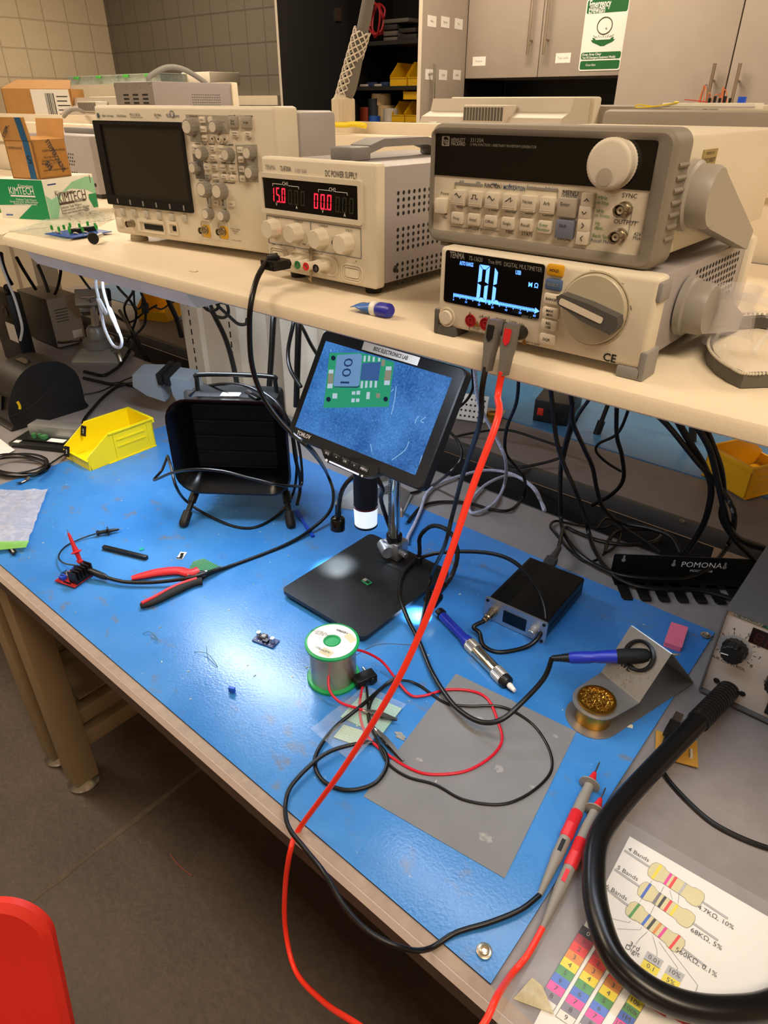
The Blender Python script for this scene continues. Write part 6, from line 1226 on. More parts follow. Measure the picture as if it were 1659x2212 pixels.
mxr = T((x1-x0)/2, 0, 0) @ RZ(180+97); b = MB(); b.box(0, dw, 0, .018, .1, 2.7, mx=mxr); d2 = b.build('door', cb, t); b = MB(); b.box(dw, dw+.003, -.0005, .0185, .1, 2.7, mx=mxr); b.build('edge_banding', cbe, d2)
inv = (t.matrix_world @ mxr).inverted()
def on_door(px, py): o = inv @ CP; d = inv.to_3x3() @ ray(px, py); q = o+d*((.018-o.y)/d.y); return q
for px, py in ((933, 46), (962, 48), (991, 52), (928, 161), (957, 162), (987, 162)):
    q = on_door(px, py); b = MB(); b.box(q.x-.042, q.x+.042, .018, .0187, q.z-.022, q.z+.022, mx=mxr); lb_ = b.build('paper_label', paper, d2); b = MB(); b.text({933: 'Wire', 962: 'Boards', 991: 'Misc'}.get(px, 'Cables'), q.x, q.z, .014, mxr @ T(0, .0192, 0) @ RX(90) @ RY(180) @ T(-2*q.x, 0, 0)); b.build('label_print', inkg, lb_)
q = on_door(925, 190); b = MB(); b.tube([(q.x, .05, q.z-.22), (q.x, .05, q.z+.10)], .007, 10, 0); 
for z in (.06, -.18): b.cyl((q.x, .018, q.z+z), (q.x, .05, q.z+z), .004)
o = b.build('handle', steel, d2); o.data.transform(mxr)
# upper cabinet and tall cabinet
hs = M('handle_steel', 'b3a796', .3, metal=1)
uz = ay(1175, 166, CY).z; ux0, ux1 = ay(1004, 168, CY).x, ay(1346, 163, CY).x; um = ay(1160, 166, CY).x
t = thing('wall_cabinet', 'grey wall cabinet with two doors and long steel handles', 'cabinet', T(ux0, CY, 0))
b = MB(); b.box(0, ux1-ux0, .02, WY-CY, uz, 2.7); b.build('carcass', cb, t)
for (a_, c_) in ((.002, um-ux0-.002), (um-ux0+.002, ux1-ux0-.004)):
    b = MB(); b.box(a_, c_, 0, .019, uz, 2.7, .001); d = b.build('door', cb, t)
    hxp = c_-.045 if a_ < .1 else a_+.04; b = MB(); b.tube([(hxp, -.035, uz+.09), (hxp, -.035, uz+.55)], .007, 10, 0)
    for z in (.15, .49): b.cyl((hxp, -.035, uz+z), (hxp, 0, uz+z), .004)
    b.build('handle', hs, d)
    lxp = .085 if a_ < .1 else a_+.13; b = MB(); b.box(lxp-.04, lxp+.04, -.0008, .0002, uz+.055, uz+.095); lb_ = b.build('paper_label', paper, d); b = MB(); b.text('Projects' if a_ < .1 else 'Test Leads', lxp, uz+.075, .013, T(0, -.001, 0) @ FR); b.build('label_print', inkg, lb_)
b = MB(); b.box(ux0, ux1+.0, WY-.03, WY-.012, .95, uz); 
wallp = b.build('backsplash', M('dark_backsplash', '1b1815', .4), None); tag(wallp, 'black backsplash panel below the wall cabinet', 'wall panel')
t = thing('base_counter', 'dark counter under the wall cabinet', 'counter', T(0, 0, 0)); b = MB(); b.box(ux0+.01, ux1-.01, CY-.06, WY-.021, .9, .93); b.build('countertop', M('counter_dark', '2a2724', .4), t); b = MB(); b.box(ux0+.01, ux1-.01, CY-.02, WY-.021, 0, .9); b.build('counter_cabinet', cb, t)
tx = ay(1583, 120, CY-.06).x; t = thing('tall_cabinet', 'tall grey cabinet with two doors right of the eyewash sign', 'cabinet', T(ux1, CY-.06, 0))
b = MB(); b.box(.0, 1.5, .02, WY-CY+.03, 0, 2.7); b.build('carcass', cb, t)
for (a_, c_) in ((.003, tx-ux1-.003), (tx-ux1+.003, tx-ux1+.75)):
    b = MB(); b.box(a_, c_, 0, .0195, .1, 2.7, .001); d = b.build('door', cb, t); q = ay(1540, 150, CY-.06) if a_ < .1 else ay(1588, 150, CY-.06)
    hxp = c_-.05 if a_ < .1 else a_+.045; b = MB(); b.tube([(hxp, -.035, q.z-.5), (hxp, -.035, q.z+.02)], .007, 10, 0); b.cyl((hxp, -.035, q.z-.04), (hxp, 0, q.z-.04), .004); b.build('handle', hs, d)
# eyewash sign
c0, c1, c2, c3 = [ay(x, y, CY-.004) for x, y in ((1267, -3), (1361, -8), (1340, 152), (1250, 153))]
sx0, sx1, sz0, sz1 = (c0.x+c3.x)/2, (c1.x+c2.x)/2, (c2.z+c3.z)/2, (c0.z+c1.z)/2; sw, sh = sx1-sx0, sz1-sz0
t = thing('eyewash_sign', 'white and green emergency eyewash sign on the grey cabinet door', 'sign', T((sx0+sx1)/2, CY-.0015, sz0)); SW = sw/2
b = MB(); b.prism(rrect(-SW, SW, 0, sh, .012), 0, .0013, FR); b.build('sign_plate', paper, t); sg = M('sign_green', '17632f', .5)
b = MB()
for z0, z1 in ((.80, .985), (.165, .265), (.02, .145)): b = MB(); b.prism(rrect(-SW+.006, SW-.006, sh*z0, sh*z1, .008), .0013, .0017, FR); b.build('green_panel', sg, t)
b = MB(); b.text('Emergency', -SW+.016, sh*.925, .040, T(0, -.0019, 0) @ FR, al='L', bold=True, w=sw*.5); b.text('Eyewash', -SW+.016, sh*.85, .040, T(0, -.0019, 0) @ FR, al='L', bold=True, w=sw*.38); b.text('Keep Area Clear', -SW+.012, sh*.235, .014, T(0, -.0019, 0) @ FR, al='L', bold=True); b.text('Test All Emergency Equipment Weekly', -SW+.012, sh*.19, .013, T(0, -.0019, 0) @ FR, al='L', bold=True, w=sw*.8); b.text('Guardian', -SW+.035, sh*.085, .014, T(0, -.0019, 0) @ FR, al='L'); b.build('sign_lettering', inkw, t)
b = MB(); ol = [(.036*math.cos(a), sh*.625+sh*.115*math.sin(a)) for a in [k*2*PI/28 for k in range(28)]]; b.tube([(x, -.002, z) for x, z in ol], .0022, 6, 2, closed=True); b.tube([(.010, -.002, sh*.60), (.006, -.002, sh*.585), (.011, -.002, sh*.578), (.014, -.002, sh*.585)], .0012, 5, 3)
for k in range(9): x = -.05+k*.0125; b.tube([(x, -.002, sh*.50-.004*(k % 2)), (x*.75, -.002, sh*.465)], .001, 4, 0)
b.build('head_outline', M('sign_line', '4a5346', .6), t)
b = MB(); b.prism([(-.06, sh*.435), (.06, sh*.435), (.05, sh*.40), (.018, sh*.36), (.010, sh*.345), (-.010, sh*.345), (-.018, sh*.36), (-.05, sh*.40)], .0013, .0019, FR); b.prism([(-.052, sh*.47), (-.04, sh*.455), (-.035, sh*.437), (-.05, sh*.437)], .0013, .0019, FR); b.prism([(.052, sh*.47), (.04, sh*.455), (.035, sh*.437), (.05, sh*.437)], .0013, .0019, FR); b.build('basin_symbol', sg, t)
# things in the open cabinet
yb = M('yellow_dim', 'd9a90c', .45)
def simple_bin(px0, px1, pyb, h, label, grp=None, Y=CY+.03, rz=0, m_=yb):
    a_, c_ = ay(px0, pyb, Y), ay(px1, pyb, Y); w = c_.x-a_.x; t = thing('parts_bin', label, 'bin', T((a_.x+c_.x)/2, Y+.005, 0), grp); return t, w
zsh = zs[1]
for px0, px1, lab in ((842, 879, 'small yellow bin on the middle cabinet shelf, left one'), (881, 912, 'small yellow bin on the middle cabinet shelf, right one')):
    t, w = simple_bin(px0, px1, 178, .1, lab, 'yellow bins'); t.location.z = zsh; bin_(t, w*.96, .2, .115, yb)
zb_ = ay(860, 250, CY+.03).z-.02
for px0, px1, lab, z in ((870, 907, 'upper yellow bin in the stack low in the open cabinet', zs[2]+.115), (846, 874, 'front yellow bin low in the open cabinet', zs[2]), (875, 905, 'lower yellow bin in the stack low in the open cabinet', zs[2])):
    t, w = simple_bin(px0, px1, 250, .1, lab, 'yellow bins'); t.location.z = z; bin_(t, w*.96, .2, .105, yb)
def bx(name, label, cat, px0, px1, pyb, pyt, Y, D, m_, grp=None, z=None):
    a_, c_ = ay(px0, pyb, Y), ay(px1, pyt, Y); z0 = a_.z if z is None else z; b = MB(); w = c_.x-a_.x; b.box(-w/2, w/2, 0, D, 0, max(.01, c_.z-a_.z), .004); o = b.build(name, m_, None, T((a_.x+c_.x)/2, Y, z0)); return tag(o, label, cat, grp)
z1_ = zs[0]; bxg = M('box_grey', '5a5650', .6); bxd = M('box_dark', '2b2826', .6)
s_ = lambda py: ay(840, py, CY+.08).z
b0 = bx('storage_box', 'grey box at the bottom of the upper shelf stack, left', 'box', 828, 857, 82, 70, CY+.08, .2, bxg, 'boxes on the upper cabinet shelf', z1_)
h0 = ay(840, 70, CY+.08).z-ay(840, 82, CY+.08).z
b1 = bx('storage_box', 'grey box second in the upper shelf stack, left', 'box', 828, 857, 70, 57, CY+.08, .2, bxg, 'boxes on the upper cabinet shelf', z1_+h0+.0005); h1 = ay(840, 57, CY+.08).z-ay(840, 70, CY+.08).z
b2 = bx('storage_box', 'dark box third in the upper shelf stack, left', 'box', 828, 857, 57, 43, CY+.08, .2, bxd, 'boxes on the upper cabinet shelf', z1_+h0+h1+.001); h2 = ay(840, 43, CY+.08).z-ay(840, 57, CY+.08).z
bx('storage_box', 'pale grey box topmost in the upper shelf stack', 'box', 828, 882, 43, 29, CY+.08, .2, bxg, 'boxes on the upper cabinet shelf', z1_+h0+h1+h2+.0015)
b4 = bx('storage_box', 'black box lying right of the upper shelf stack', 'box', 859, 900, 82, 66, CY+.06, .2, bxd, 'boxes on the upper cabinet shelf', z1_)
bx('storage_box', 'black case lying on the right black box of the upper shelf', 'box', 860, 898, 66, 53, CY+.06, .2, bxd, 'boxes on the upper cabinet shelf', z1_+ay(870, 66, CY+.06).z-ay(870, 82, CY+.06).z+.0005)
p = ay(812, 70, CY+.07); P = []; q = random.Random(2)
for k in range(26): a = k*.9; P.append(V((p.x+.05*math.cos(a)+q.uniform(-.012, .012), CY+.07+.03*math.sin(a*.7), z1_+.02+.075*(1+math.sin(a))+q.uniform(0, .02))))
cable('wire_coil', 'tangled red wire coil on the upper cabinet shelf', P, .006, M('dark_red_wire', '9c1f26', .5), 'wire', 6, 5)
def roll(label, px, py, Y, R_, h, m_, z, hole=.5):
    p = ay(px, py, Y); b = MB(); b.lathe([(R_*hole, 0), (R_, 0), (R_, h), (R_*hole, h)], n=28, closed=True); o = b.build('tape_roll', m_, None, T(p.x, Y+R_, z)); return tag(o, label, 'roll')
tanr = M('roll_tan', 'b39a72', .6); zz = zs[2]
roll('tan tape roll at the bottom of the cabinet roll stack', 822, 240, CY+.06, .055, .085, tanr, zz); roll('tan tape roll topmost of the cabinet roll stack', 810, 210, CY+.06, .060, .06, tanr, zz+.0855)
roll('copper wire spool standing low in the open cabinet', 783, 250, CY+.05, .05, .075, M('copper_spool', '7a2f1c', .4, metal=.5), zz, .2)
roll('dark reel standing beside the tan tape rolls', 800, 240, CY+.04, .04, .12, M('reel_dark', '1b1d24', .5), zz, .2)
roll('blue lidded pot low in the open cabinet', 801, 256, CY+.0, .035, .03, M('pot_blue', '1d4fa0', .4), zz, .01)
roll('white tape roll low in the open cabinet', 834, 250, CY+.02, .045, .07, M('roll_white', 'b7b0a5', .6), zz, .5)
# small clutter on the middle shelf
q = random.Random(4)
for k, px in enumerate((783, 797, 812, 826)):
    p = ay(px, 180, CY+.04); b = MB(); b.box(-.035, .035, -.02, .02, 0, .012+.01*(k % 2), .003); o = b.build('small_part', (M('part_blue', '26355c', .5) if k % 2 else M('part_pale', 'a8a096', .6)), None, T(p.x, CY+.07, zs[1]) @ RZ(q.uniform(-20, 20))); tag(o, 'small loose part lying on the middle cabinet shelf', 'electronic part', 'loose parts on the middle cabinet shelf')
# ------------------------------------------------------------------ instruments on the far shelf
far_p = M('far_putty', 'c9bfb0', .5, var=.02)
def far_scope(px0, px1, pyt, Y, label):
    a_, c_ = ay(px0, pyt+30, Y), ay(px1, pyt+30, Y); w = c_.x-a_.x; zt = ay((px0+px1)/2, pyt, Y).z; h = zt-FS
    t = thing('oscilloscope', label, 'oscilloscope', T((a_.x+c_.x)/2, Y, FS)); mx = Matrix(((0, 0, 1, 0), (1, 0, 0, 0), (0, 1, 0, 0), (0, 0, 0, 1)))
    b = MB(); b.prism([(.0, .01), (.0, h*.70), (.012, h*.80), (.05, h*.86), (.06, h), (.15, h), (.155, .01)], -w/2, w/2, mx, bev=.004); b.build('rear_case', far_p, t)
    b = MB(); b.box(-w/2-.01, w/2+.01, .15, .19, .006, h+.004, .006); b.build('front_case', putty, t)
    b = MB(); vw = w*.15; b.box(-vw, vw, -.006, .05, h*.74, h*.93, .004); vb = b.build('vent_block', far_p, t); b = MB()
    for k in range(13): x = -vw+.008+k*(2*vw-.016)/12; b.box(x-.004, x+.002, -.0072, -.005, h*.765, h*.905)
    b.build('vent_slots', dgrey, vb)
    b = MB()
    for s in (-1, 1): b.box(s*w*.38-.012, s*w*.38+.012, -.008, .02, h*.55, h*.74, .003)
    b.build('latch', far_p, t); b = MB(); b.box(-w/2+.01, w/2-.01, .02, .12, 0, .012); b.build('base_foot', dgrey, t)
far_scope(905, 1210, 212, 1.62, 'beige oscilloscope seen from the back on the far shelf, right of the pole')
far_scope(130, 262, 210, 1.72, 'beige oscilloscope seen from the back beside the brown carton')
# power supply seen from behind
A = ay(250, 205, 1.66); B_ = ay(332, 205, 1.66); zt = ay(300, 176, 1.66).z; w = B_.x-A.x
t = thing('power_supply', 'grey power supply seen from behind on the far shelf above the oscilloscope', 'power supply', T(A.x, 1.66, FS)); h = zt-FS
b = MB(); b.box(0, w, 0, .36, .01, h, .003); b.build('steel_case', M('far_grey', '8f8889', .5, var=.02), t)
b = MB(); b.box(.003, w-.003, -.003, .001, .012, h-.004); bp_ = b.build('back_panel', M('back_grey', '7d7672', .5), t); b = MB()
for c_ in range(3):
    for r in range(9): x = w*(.3+.25*c_); z = h-.045-r*.013; b.box(x-.018, x+.018, -.0036, -.0028, z, z+.006, .0)
b.build('vent_slots', blk, bp_); b = MB()
for x, z in ((.01, h-.012), (w-.01, h-.012), (w*.35, h-.018), (w*.7, h-.018), (.012, h-.11)): b.lathe([(0, 0), (.005, 0), (.004, .003), (0, .004)], T(x, -.003, z) @ RX(90), n=14)
b.build('screws', steel, bp_)
b = MB()
for r in range(10):
    for c_ in range(16): y, z = .17+c_*.0085, h-.04-r*.0085-(.035 if r > 4 else 0); b.add([(w+.0004, y+.002*math.cos(k*PI/3), z+.002*math.sin(k*PI/3)) for k in range(6)], [tuple(range(6))])
stuff(b.build('vent_hole', ho, t))
b = MB(); b.box(-.004, w+.006, .36, .39, 0, h+.004, .004); b.build('front_frame', putty, t)
b = MB(); b.tube([(w*.45, .08, h), (w*.45, .09, h+.02), (w*.45, .17, h+.05), (w*.45, .25, h+.045), (w*.45, .33, h+.012), (w*.45, .35, h)], .010, 10, 6, flat=.6); b.build('carry_handle', midg, t)
b = MB(); b.box(.01, w-.01, .02, .34, 0, .012); b.build('base_foot', blk, t)
# white box behind it, clear tote
p = ay(420, 170, 2.3); a_, c_ = ay(395, 175, 2.3), ay(450, 150, 2.3)
t = thing('side_table', 'low cream cabinet by the back wall carrying boxes', 'cabinet', T(0, 0, 0)); tz = ay(300, 185, 3.1).z
b = MB(); b.box(-6.4, ay(472, 185, 3.5).x, 2.75, 3.5, 0, tz); b.build('cabinet_body', cream, t)
bx('white_box', 'white box on the low cabinet behind the far power supply', 'box', 394, 451, 180, 150, 3.2, .25, M('white_box', 'd9cdb9', .6), None, tz)
tote = film('tote_film', 'a9b5ae', .3, .55, .2)
def tote_(label, px0, px1, pyb, pyt, Y, cols):
    a_, c_ = ay(px0, pyb, Y), ay(px1, pyt, Y); w = c_.x-a_.x; h = c_.z-tz; t = thing('clear_tote', label, 'storage tote', T((a_.x+c_.x)/2, Y, tz)); hw = w/2
    b = MB(); b.ring([(-hw, 0), (hw, 0), (hw, .4), (-hw, .4)], [(-hw+.004, .004), (hw-.004, .004), (hw-.004, .396), (-hw+.004, .396)], .002, h*.85); b.box(-hw, hw, 0, .4, 0, .003); b.build('tote_body', tote, t)
    b = MB(); b.box(-hw-.01, hw+.01, -.01, .41, h*.85, h*.92, .004); b.build('lid', tote, t); b = MB()
    for s in (-.5, .5): b.box(s*hw-.03, s*hw+.03, -.018, -.006, h*.62, h*.88, .003)
    b.build('latches', M('latch_green', '3f9b3c', .5), t)
    q = random.Random(int(px0)); b = MB()
    for k in range(14): x = q.uniform(-hw*.85, hw*.8); z = q.uniform(.01, h*.45); b.box(x, x+.05, .02+q.uniform(0, .15), .25, z, z+.03)
    stuff(b.build('contents', cols, t))
tote_('clear plastic tote with green latches by the cream wall', 150, 240, 190, 160, 2.95, M('tote_contents', '7a6a58', .7, var=.5, sc=30))
tote_('clear plastic tote right of the green latched tote', 255, 345, 178, 155, 3.0, M('tote_contents2', '8b8577', .7, var=.4, sc=30))
# carton on the far shelf
A, B_ = ay(10, 238, 1.55), ay(138, 232, 1.55); w = B_.x-A.x; zt = ay(80, 190, 1.6).z; w = .30; t = thing('shipping_carton', 'open brown shipping carton with white label on the far shelf at left', 'carton', T(A.x-.01, 1.56, FS) @ RZ(42)); h = zt-FS
b = MB(); th = .004; b.box(0, w, 0, th, 0, h-.0); b.box(0, w, .16, .16+th, 0, h); b.box(0, th, 0, .16, 0, h); b.box(w-th, w, 0, .16, 0, h); b.box(0, w, 0, .16, 0, th); b.build('carton_body', card, t)
b = MB(); b.add([(0, 0, h), (w, 0, h), (w-.03, .11, h+.035), (.03, .11, h+.035), (0, .002, h-.003), (w, .002, h-.003), (w-.03, .112, h+.032), (.03, .112, h+.032)], [(0, 1, 2, 3), (7, 6, 5, 4), (0, 4, 5, 1), (1, 5, 6, 2), (2, 6, 7, 3), (3, 7, 4, 0)]); b.build('flap', card, t)
b = MB(); b.box(w*.42, w*.97, -.0012, .0002, h*.22, h*.99); lb_ = b.build('shipping_label', paper, t); b = MB(); q = random.Random(3); x = w*.62
while x < w*.74: k = q.choice((.002, .004)); b.box(x, x+k, -.0016, -.001, h*.4, h*.93); x += k+.003
for k in range(7): b.box(w*.78, w*.78+q.uniform(.03, .06), -.0016, -.001, h*(.45+.07*k), h*(.45+.07*k)+.004)
b.box(w*.85, w*.88, -.0016, -.001, h*.27, h*.33); b.build('label_print', ink, lb_)
b = MB(); b.text('Newark', w*.30, h*.22, .035, T(0, -.0008, 0) @ FR, bold=True); b.build('carton_print', ink, t)
cable('grey_cable', 'grey cord arching over the raceway left of the oscilloscope', [ay(138, 252, 1.29), ay(150, 240, 1.29), ay(165, 236, 1.32), ay(180, 242, 1.40)], .006, midg, 'cord')
# waveform generators behind at right
def far_hp(px0, px1, pyt, Y, label, depth=.3):
    a_, c_ = ay(px0, pyt, Y), ay(px1, pyt, Y); w = c_.x-a_.x; h = a_.z-FS; t = thing('bench_meter', label, 'instrument', T(a_.x, Y, FS))
    b = MB(); b.box(.012, w-.012, .02, depth, .006, h-.012, .006); b.build('case', M('hp_case', 'd2c7b2', .5), t)
    b = MB(); b.box(0, w, 0, .04, 0, h, .012); b.build('rubber_bezel', M('far_rubber', '938a7c', .6), t)
far_hp(1300, 1830, 236, 1.36+.09, 'beige bench instrument with grey rubber rear bezel right of the generator', .40)
far_hp(1215, 1490, 226, 1.80, 'beige bench instrument with grey rubber bezel further back on the far shelf', .12)
# breadboard
A, B_ = ay(1430, 214, 1.56), ay(1640, 212, 1.56); w = B_.x-A.x; z = A.z-.004
t = thing('riser_box', 'beige instrument under the white breadboard on the far shelf', 'instrument', T(A.x+w*.2, 1.965, FS)); b = MB(); b.bm.clear()
hgt = z-FS; b.box(0, w*1.3, 0, .0, 0, .001) if False else None
b.box(-w*.15, w*.95, -.075, .0, 0, max(.02, ay(1500, 226, 1.9).z-FS), .006); b.build('case', M('hp_case', 'd2c7b2', .5), t)
Y = 1.46+.03; A, B_ = ay(1432, 215, Y), ay(1636, 210, Y); w = B_.x-A.x; h1 = ay(1530, 236, 1.45).z
t = thing('breadboard', 'white breadboard with wired parts and orange wires lying on the right rear instrument', 'breadboard', T(A.x, Y, h1+.0005)); th = max(.008, A.z-h1)
b = MB(); b.box(0, w, 0, .055, 0, .0095, .001); b.build('board', M('breadboard_white', 'e9e2d4', .5), t)
b = MB(); b.box(.0, w, -.0006, .0003, .003, .0035); b.build('seam', inkg, t)
q = random.Random(12); ow = M('wire_orange', 'e0702a', .45); gwm = M('wire_grey', '77736e', .45)
for k in range(9):
    x = w*.52+q.uniform(-.018, .02); y = .02+q.uniform(-.01, .02); b = MB(); x2 = x+q.uniform(-.022, .022); hh = q.uniform(.012, .028); b.tube([(x, y, .008), (x*.7+x2*.3, y, .008+hh), (x*.3+x2*.7, y+.004, .010+hh), (x2, y+.01, .008)], .0007, 6, 6); b.build('jumper_wire', ow if k % 3 else gwm, t)
b = MB()
for k in range(5): x = w*.48+k*.009; b.box(x, x+.004, .012, .016, .009, .017+.003*(k % 2))
b.build('components', blk, t); b = MB(); b.box(w*.79, w*.86, .012, .022, .009, .019); b.build('blue_terminal', M('terminal_blue', '1d4fd0', .4), t)
b = MB(); b.tube([(-.02, -.002, .004), (-.045, -.004, .006), (-.05, -.002, .002), (-.03, -.006, -.002+.004), (.0, -.004, .005), (.03, .0, .0105), (.02, .01, .011)], .0011, 6, 6); b.build('yellow_wire', yel, t)
b = MB(); b.tube([(w*.47, .02, .010), (w*.35, .012, .013), (w*.22, .010, .0145)], .0008, 6, 6); b.build('red_wire', red, t)
# ------------------------------------------------------------------ left part of the shelf
green = M('tissue_green', '128a55', .55, var=.03); greenl = M('tissue_pale_green', '8cc9a4', .55, var=.03); kw = M('tissue_white', 'e6e6dc', .55, var=.02)
P0 = az(110, 476, SH); u1 = V((-.904, -.424, 0)); u2 = V((-.424, .904, 0)); LA, LB, HK = .128, .175, .080
km = frame(P0, u2, -u1*-1 if False else u1); km = Matrix(((u2.x, u1.x, 0, P0.x), (u2.y, u1.y, 0, P0.y), (0, 0, 1, SH), (0, 0, 0, 1)))
t = thing('tissue_box', 'green and white box of lab wipes on the left shelf under the carton', 'tissue box', km)
b = MB(); b.box(0, LB, 0, LA, 0, HK, .0008); b.build('carton', kw, t)
# right face: y=0 plane (x along u2); left face: x=0 plane (y along u1)
FRt = Matrix(((1, 0, 0, 0), (0, 0, 1, 0), (0, 1, 0, 0), (0, 0, 0, 1)))
def fr_(x, z, o=-.0004): return (x, o, z)
def fl_(y, z, o=-.0004): return (o, y, z)
b = MB(); b.add([fl_(*p) for p in ((0.0005, HK*.4), (LA, HK*.34), (LA, HK), (0.0005, HK))], [(0, 1, 2, 3)]); b.add([fl_(*p) for p in ((.0005, 0), (LA*.66, 0), (LA*.30, HK*.385), (.0005, HK*.4))], [(0, 1, 2, 3)]); b.build('green_print', green, t)
arc = [fr_(LB*.0+.002, .0), fr_(LB*.22, HK*.35)]
b = MB(); b.add([fr_(*p) for p in ((LB*.30, HK*.62), (LB*.55, HK*.86), (LB*.85, HK*.95), (LB, HK*.9), (LB, HK*.45), (LB*.8, HK*.62), (LB*.5, HK*.7))], [tuple(range(7))]); b.add([fr_(*p) for p in ((.001, .001), (LB*.15, .001), (LB*.3, HK*.6), (LB*.1, HK*.5), (.001, HK*.62))], [tuple(range(5))]); b.build('pale_green_print', greenl, t)
b = MB(); b.add([fr_(*p) for p in ((LB*.9, HK*.1), (LB, HK*.1), (LB, HK*.48), (LB*.84, HK*.48), (LB*.83, HK*.36))], [tuple(range(5))]); b.build('green_print', green, t)
RF = T(0, -.0006, 0) @ FR
LFm = Matrix(((0, 0, -1, -.0006), (-1, 0, 0, 0), (0, 1, 0, 0), (0, 0, 0, 1)))
b = MB(); b.text('Kimwipes', LB*.36, HK*.62, .016, RF); b.text('KIMTECH', LB*.50, HK*.48, .030, RF, w=LB*.56); b.text('Delicate Task Wipers', LB*.44, HK*.255, .0085, RF); b.text('Essuie-tout pour tâches délicates', LB*.52, HK*.18, .0075, RF); b.text('Paños para tareas delicadas', LB*.47, HK*.105, .0075, RF); b.text('1', LB*.93, HK*.85, .024, RF); b.text('286', LB*.74, HK*.1, .012, RF); b.box(LB*.22, LB*.76, -.0008, -.0005, HK*.325, HK*.385); b.build('dark_lettering', M('box_ink', '4a3a34', .6), t)
b = MB(); b.text('SCIENCE', LB*.60, HK*.354, .0078, T(0, -.001, 0) @ FR); b.build('bar_lettering', inkw, t)
b = MB(); b.text('Kimwipes', -LA*.35, HK*.84, .010, LFm); b.text('KIMTECH', -LA*.46, HK*.71, .021, LFm, w=LA*.5); b.text('Delicate Task Wipers', -LA*.40, HK*.50, .006, LFm); b.text('Essuie-tout pour taches delicates', -LA*.46, HK*.445, .0055, LFm); b.text('Panos para tareas delicadas', -LA*.44, HK*.39, .0055, LFm); b.box(-.0009, -.0005, LA*.2, LA*.7, HK*.57, HK*.61); b.build('white_lettering', inkw, t)
b = MB(); b.prism(rrect(LB*.08, LB*.24, HK*.855, HK*.885, .002), .0004, .0007, FR); b.box(-.0008, -.0004, LA*.76, LA*.9, HK*.08, HK*.11); b.build('maker_badge', M('badge_blue', '2b4fb0', .5), t)
# cardboard box on the tissue box
KT = SH+HK+.0006; C0 = az(90, 389, KT); a = math.radians(45); lf = V((-.42, -.906, 0)); fw = V((-.906, .42, 0))
c1 = lf*math.cos(a)+fw*math.sin(a); c2 = -lf*math.sin(a)+fw*math.cos(a); LA2, LB2, HC2 = .075, .096, .074
C0 = P0+u1*.010+u2*.008; cmx = Matrix(((c2.x, c1.x, 0, C0.x), (c2.y, c1.y, 0, C0.y), (0, 0, 1, KT), (0, 0, 0, 1)))
t = thing('cardboard_box', 'small open cardboard box with raised flaps on the green tissue box', 'cardboard box', cmx); th = .003
b = MB(); b.box(0, LB2, 0, th, 0, HC2); b.box(0, LB2, LA2-th, LA2, 0, HC2); b.box(0, th, 0, LA2, 0, HC2); b.box(LB2-th, LB2, 0, LA2, 0, HC2); b.box(0, LB2, 0, LA2, 0, th); b.build('box_body', card, t)
b = MB(); b.box(-.001, .0015, .0, LA2, HC2, HC2+.043, mx=T(0, 0, HC2) @ RY(-8) @ T(0, 0, -HC2)); b.build('left_flap', card, t)
b = MB(); b.box(LB2-.0015, LB2+.001, 0, LA2, HC2, HC2+.040, mx=T(LB2, 0, HC2) @ RY(12) @ T(-LB2, 0, -HC2)); b.build('right_flap', card, t)
b = MB(); b.add([(0.003, 0, HC2+.001), (LB2-.003, 0, HC2+.001), (LB2-.008, LA2*.62, HC2+.006), (.006, LA2*.62, HC2+.006), (0.003, 0, HC2-.001), (LB2-.003, 0, HC2-.001), (LB2-.008, LA2*.62, HC2+.004), (.006, LA2*.62, HC2+.004)], [(0, 1, 2, 3), (7, 6, 5, 4), (0, 4, 5, 1), (1, 5, 6, 2), (2, 6, 7, 3), (3, 7, 4, 0)]); b.build('front_flap', card, t)
blt = M('tape_blue', '2e5f8a', .35, var=.1)
b = MB(); b.box(-.0006, 0, .008, .024, 0, HC2); b.box(-.0016, -.0008, .008, .024, HC2, HC2+.043, mx=T(0, 0, HC2) @ RY(-8) @ T(0, 0, -HC2)); b.build('packing_tape', blt, t)
b = MB(); b.box(.004, LB2-.004, -.0006, -.0002, .004, HC2-.002); b.build('clear_tape', M('tape_amber', 'a97838', .25, var=.08, sc=40), t)
b = MB(); mxt = T(0, -.001, 0) @ FR; b.text('STEPPERONLINE', LB2*.62, HC2*.57, .016, mxt, rot=-62, bold=True, w=HC2*.95); b.text('SI3', LB2*.34, HC2*.33, .016, mxt, rot=-60, bold=True); b.text('CORPORATION LIMITED', LB2*.6, HC2*.72, .0062, mxt); b.text('10-4, 4th Rd', LB2*.42, HC2*.55, .0062, mxt); b.text('Jiangning District', LB2*.4, HC2*.47, .0062, mxt); b.text('Nanjing City, 211100', LB2*.42, HC2*.39, .0062, mxt); b.text('Tel: 0086', LB2*.35, HC2*.31, .0062, mxt); b.text('www.omc-stepperonline.com', LB2*.55, HC2*.22, .0062, mxt)
ml = Matrix(((0, 0, -1, -.0008), (-1, 0, 0, 0), (0, 1, 0, 0), (0, 0, 0, 1))); b.text('STEPPERONLINE', -LA2*.66, HC2*.80, .0065, ml, w=LA2*.55); b.text('S', -.016, HC2*.5, .022, ml, bold=True, rot=15); b.text('STEPPER', -LA2*.72, HC2*1.28, .011, T(-.004, 0, .0) @ ml, rot=48, bold=True); b.build('box_print', M('print_navy', '1f2c3c', .6), t)
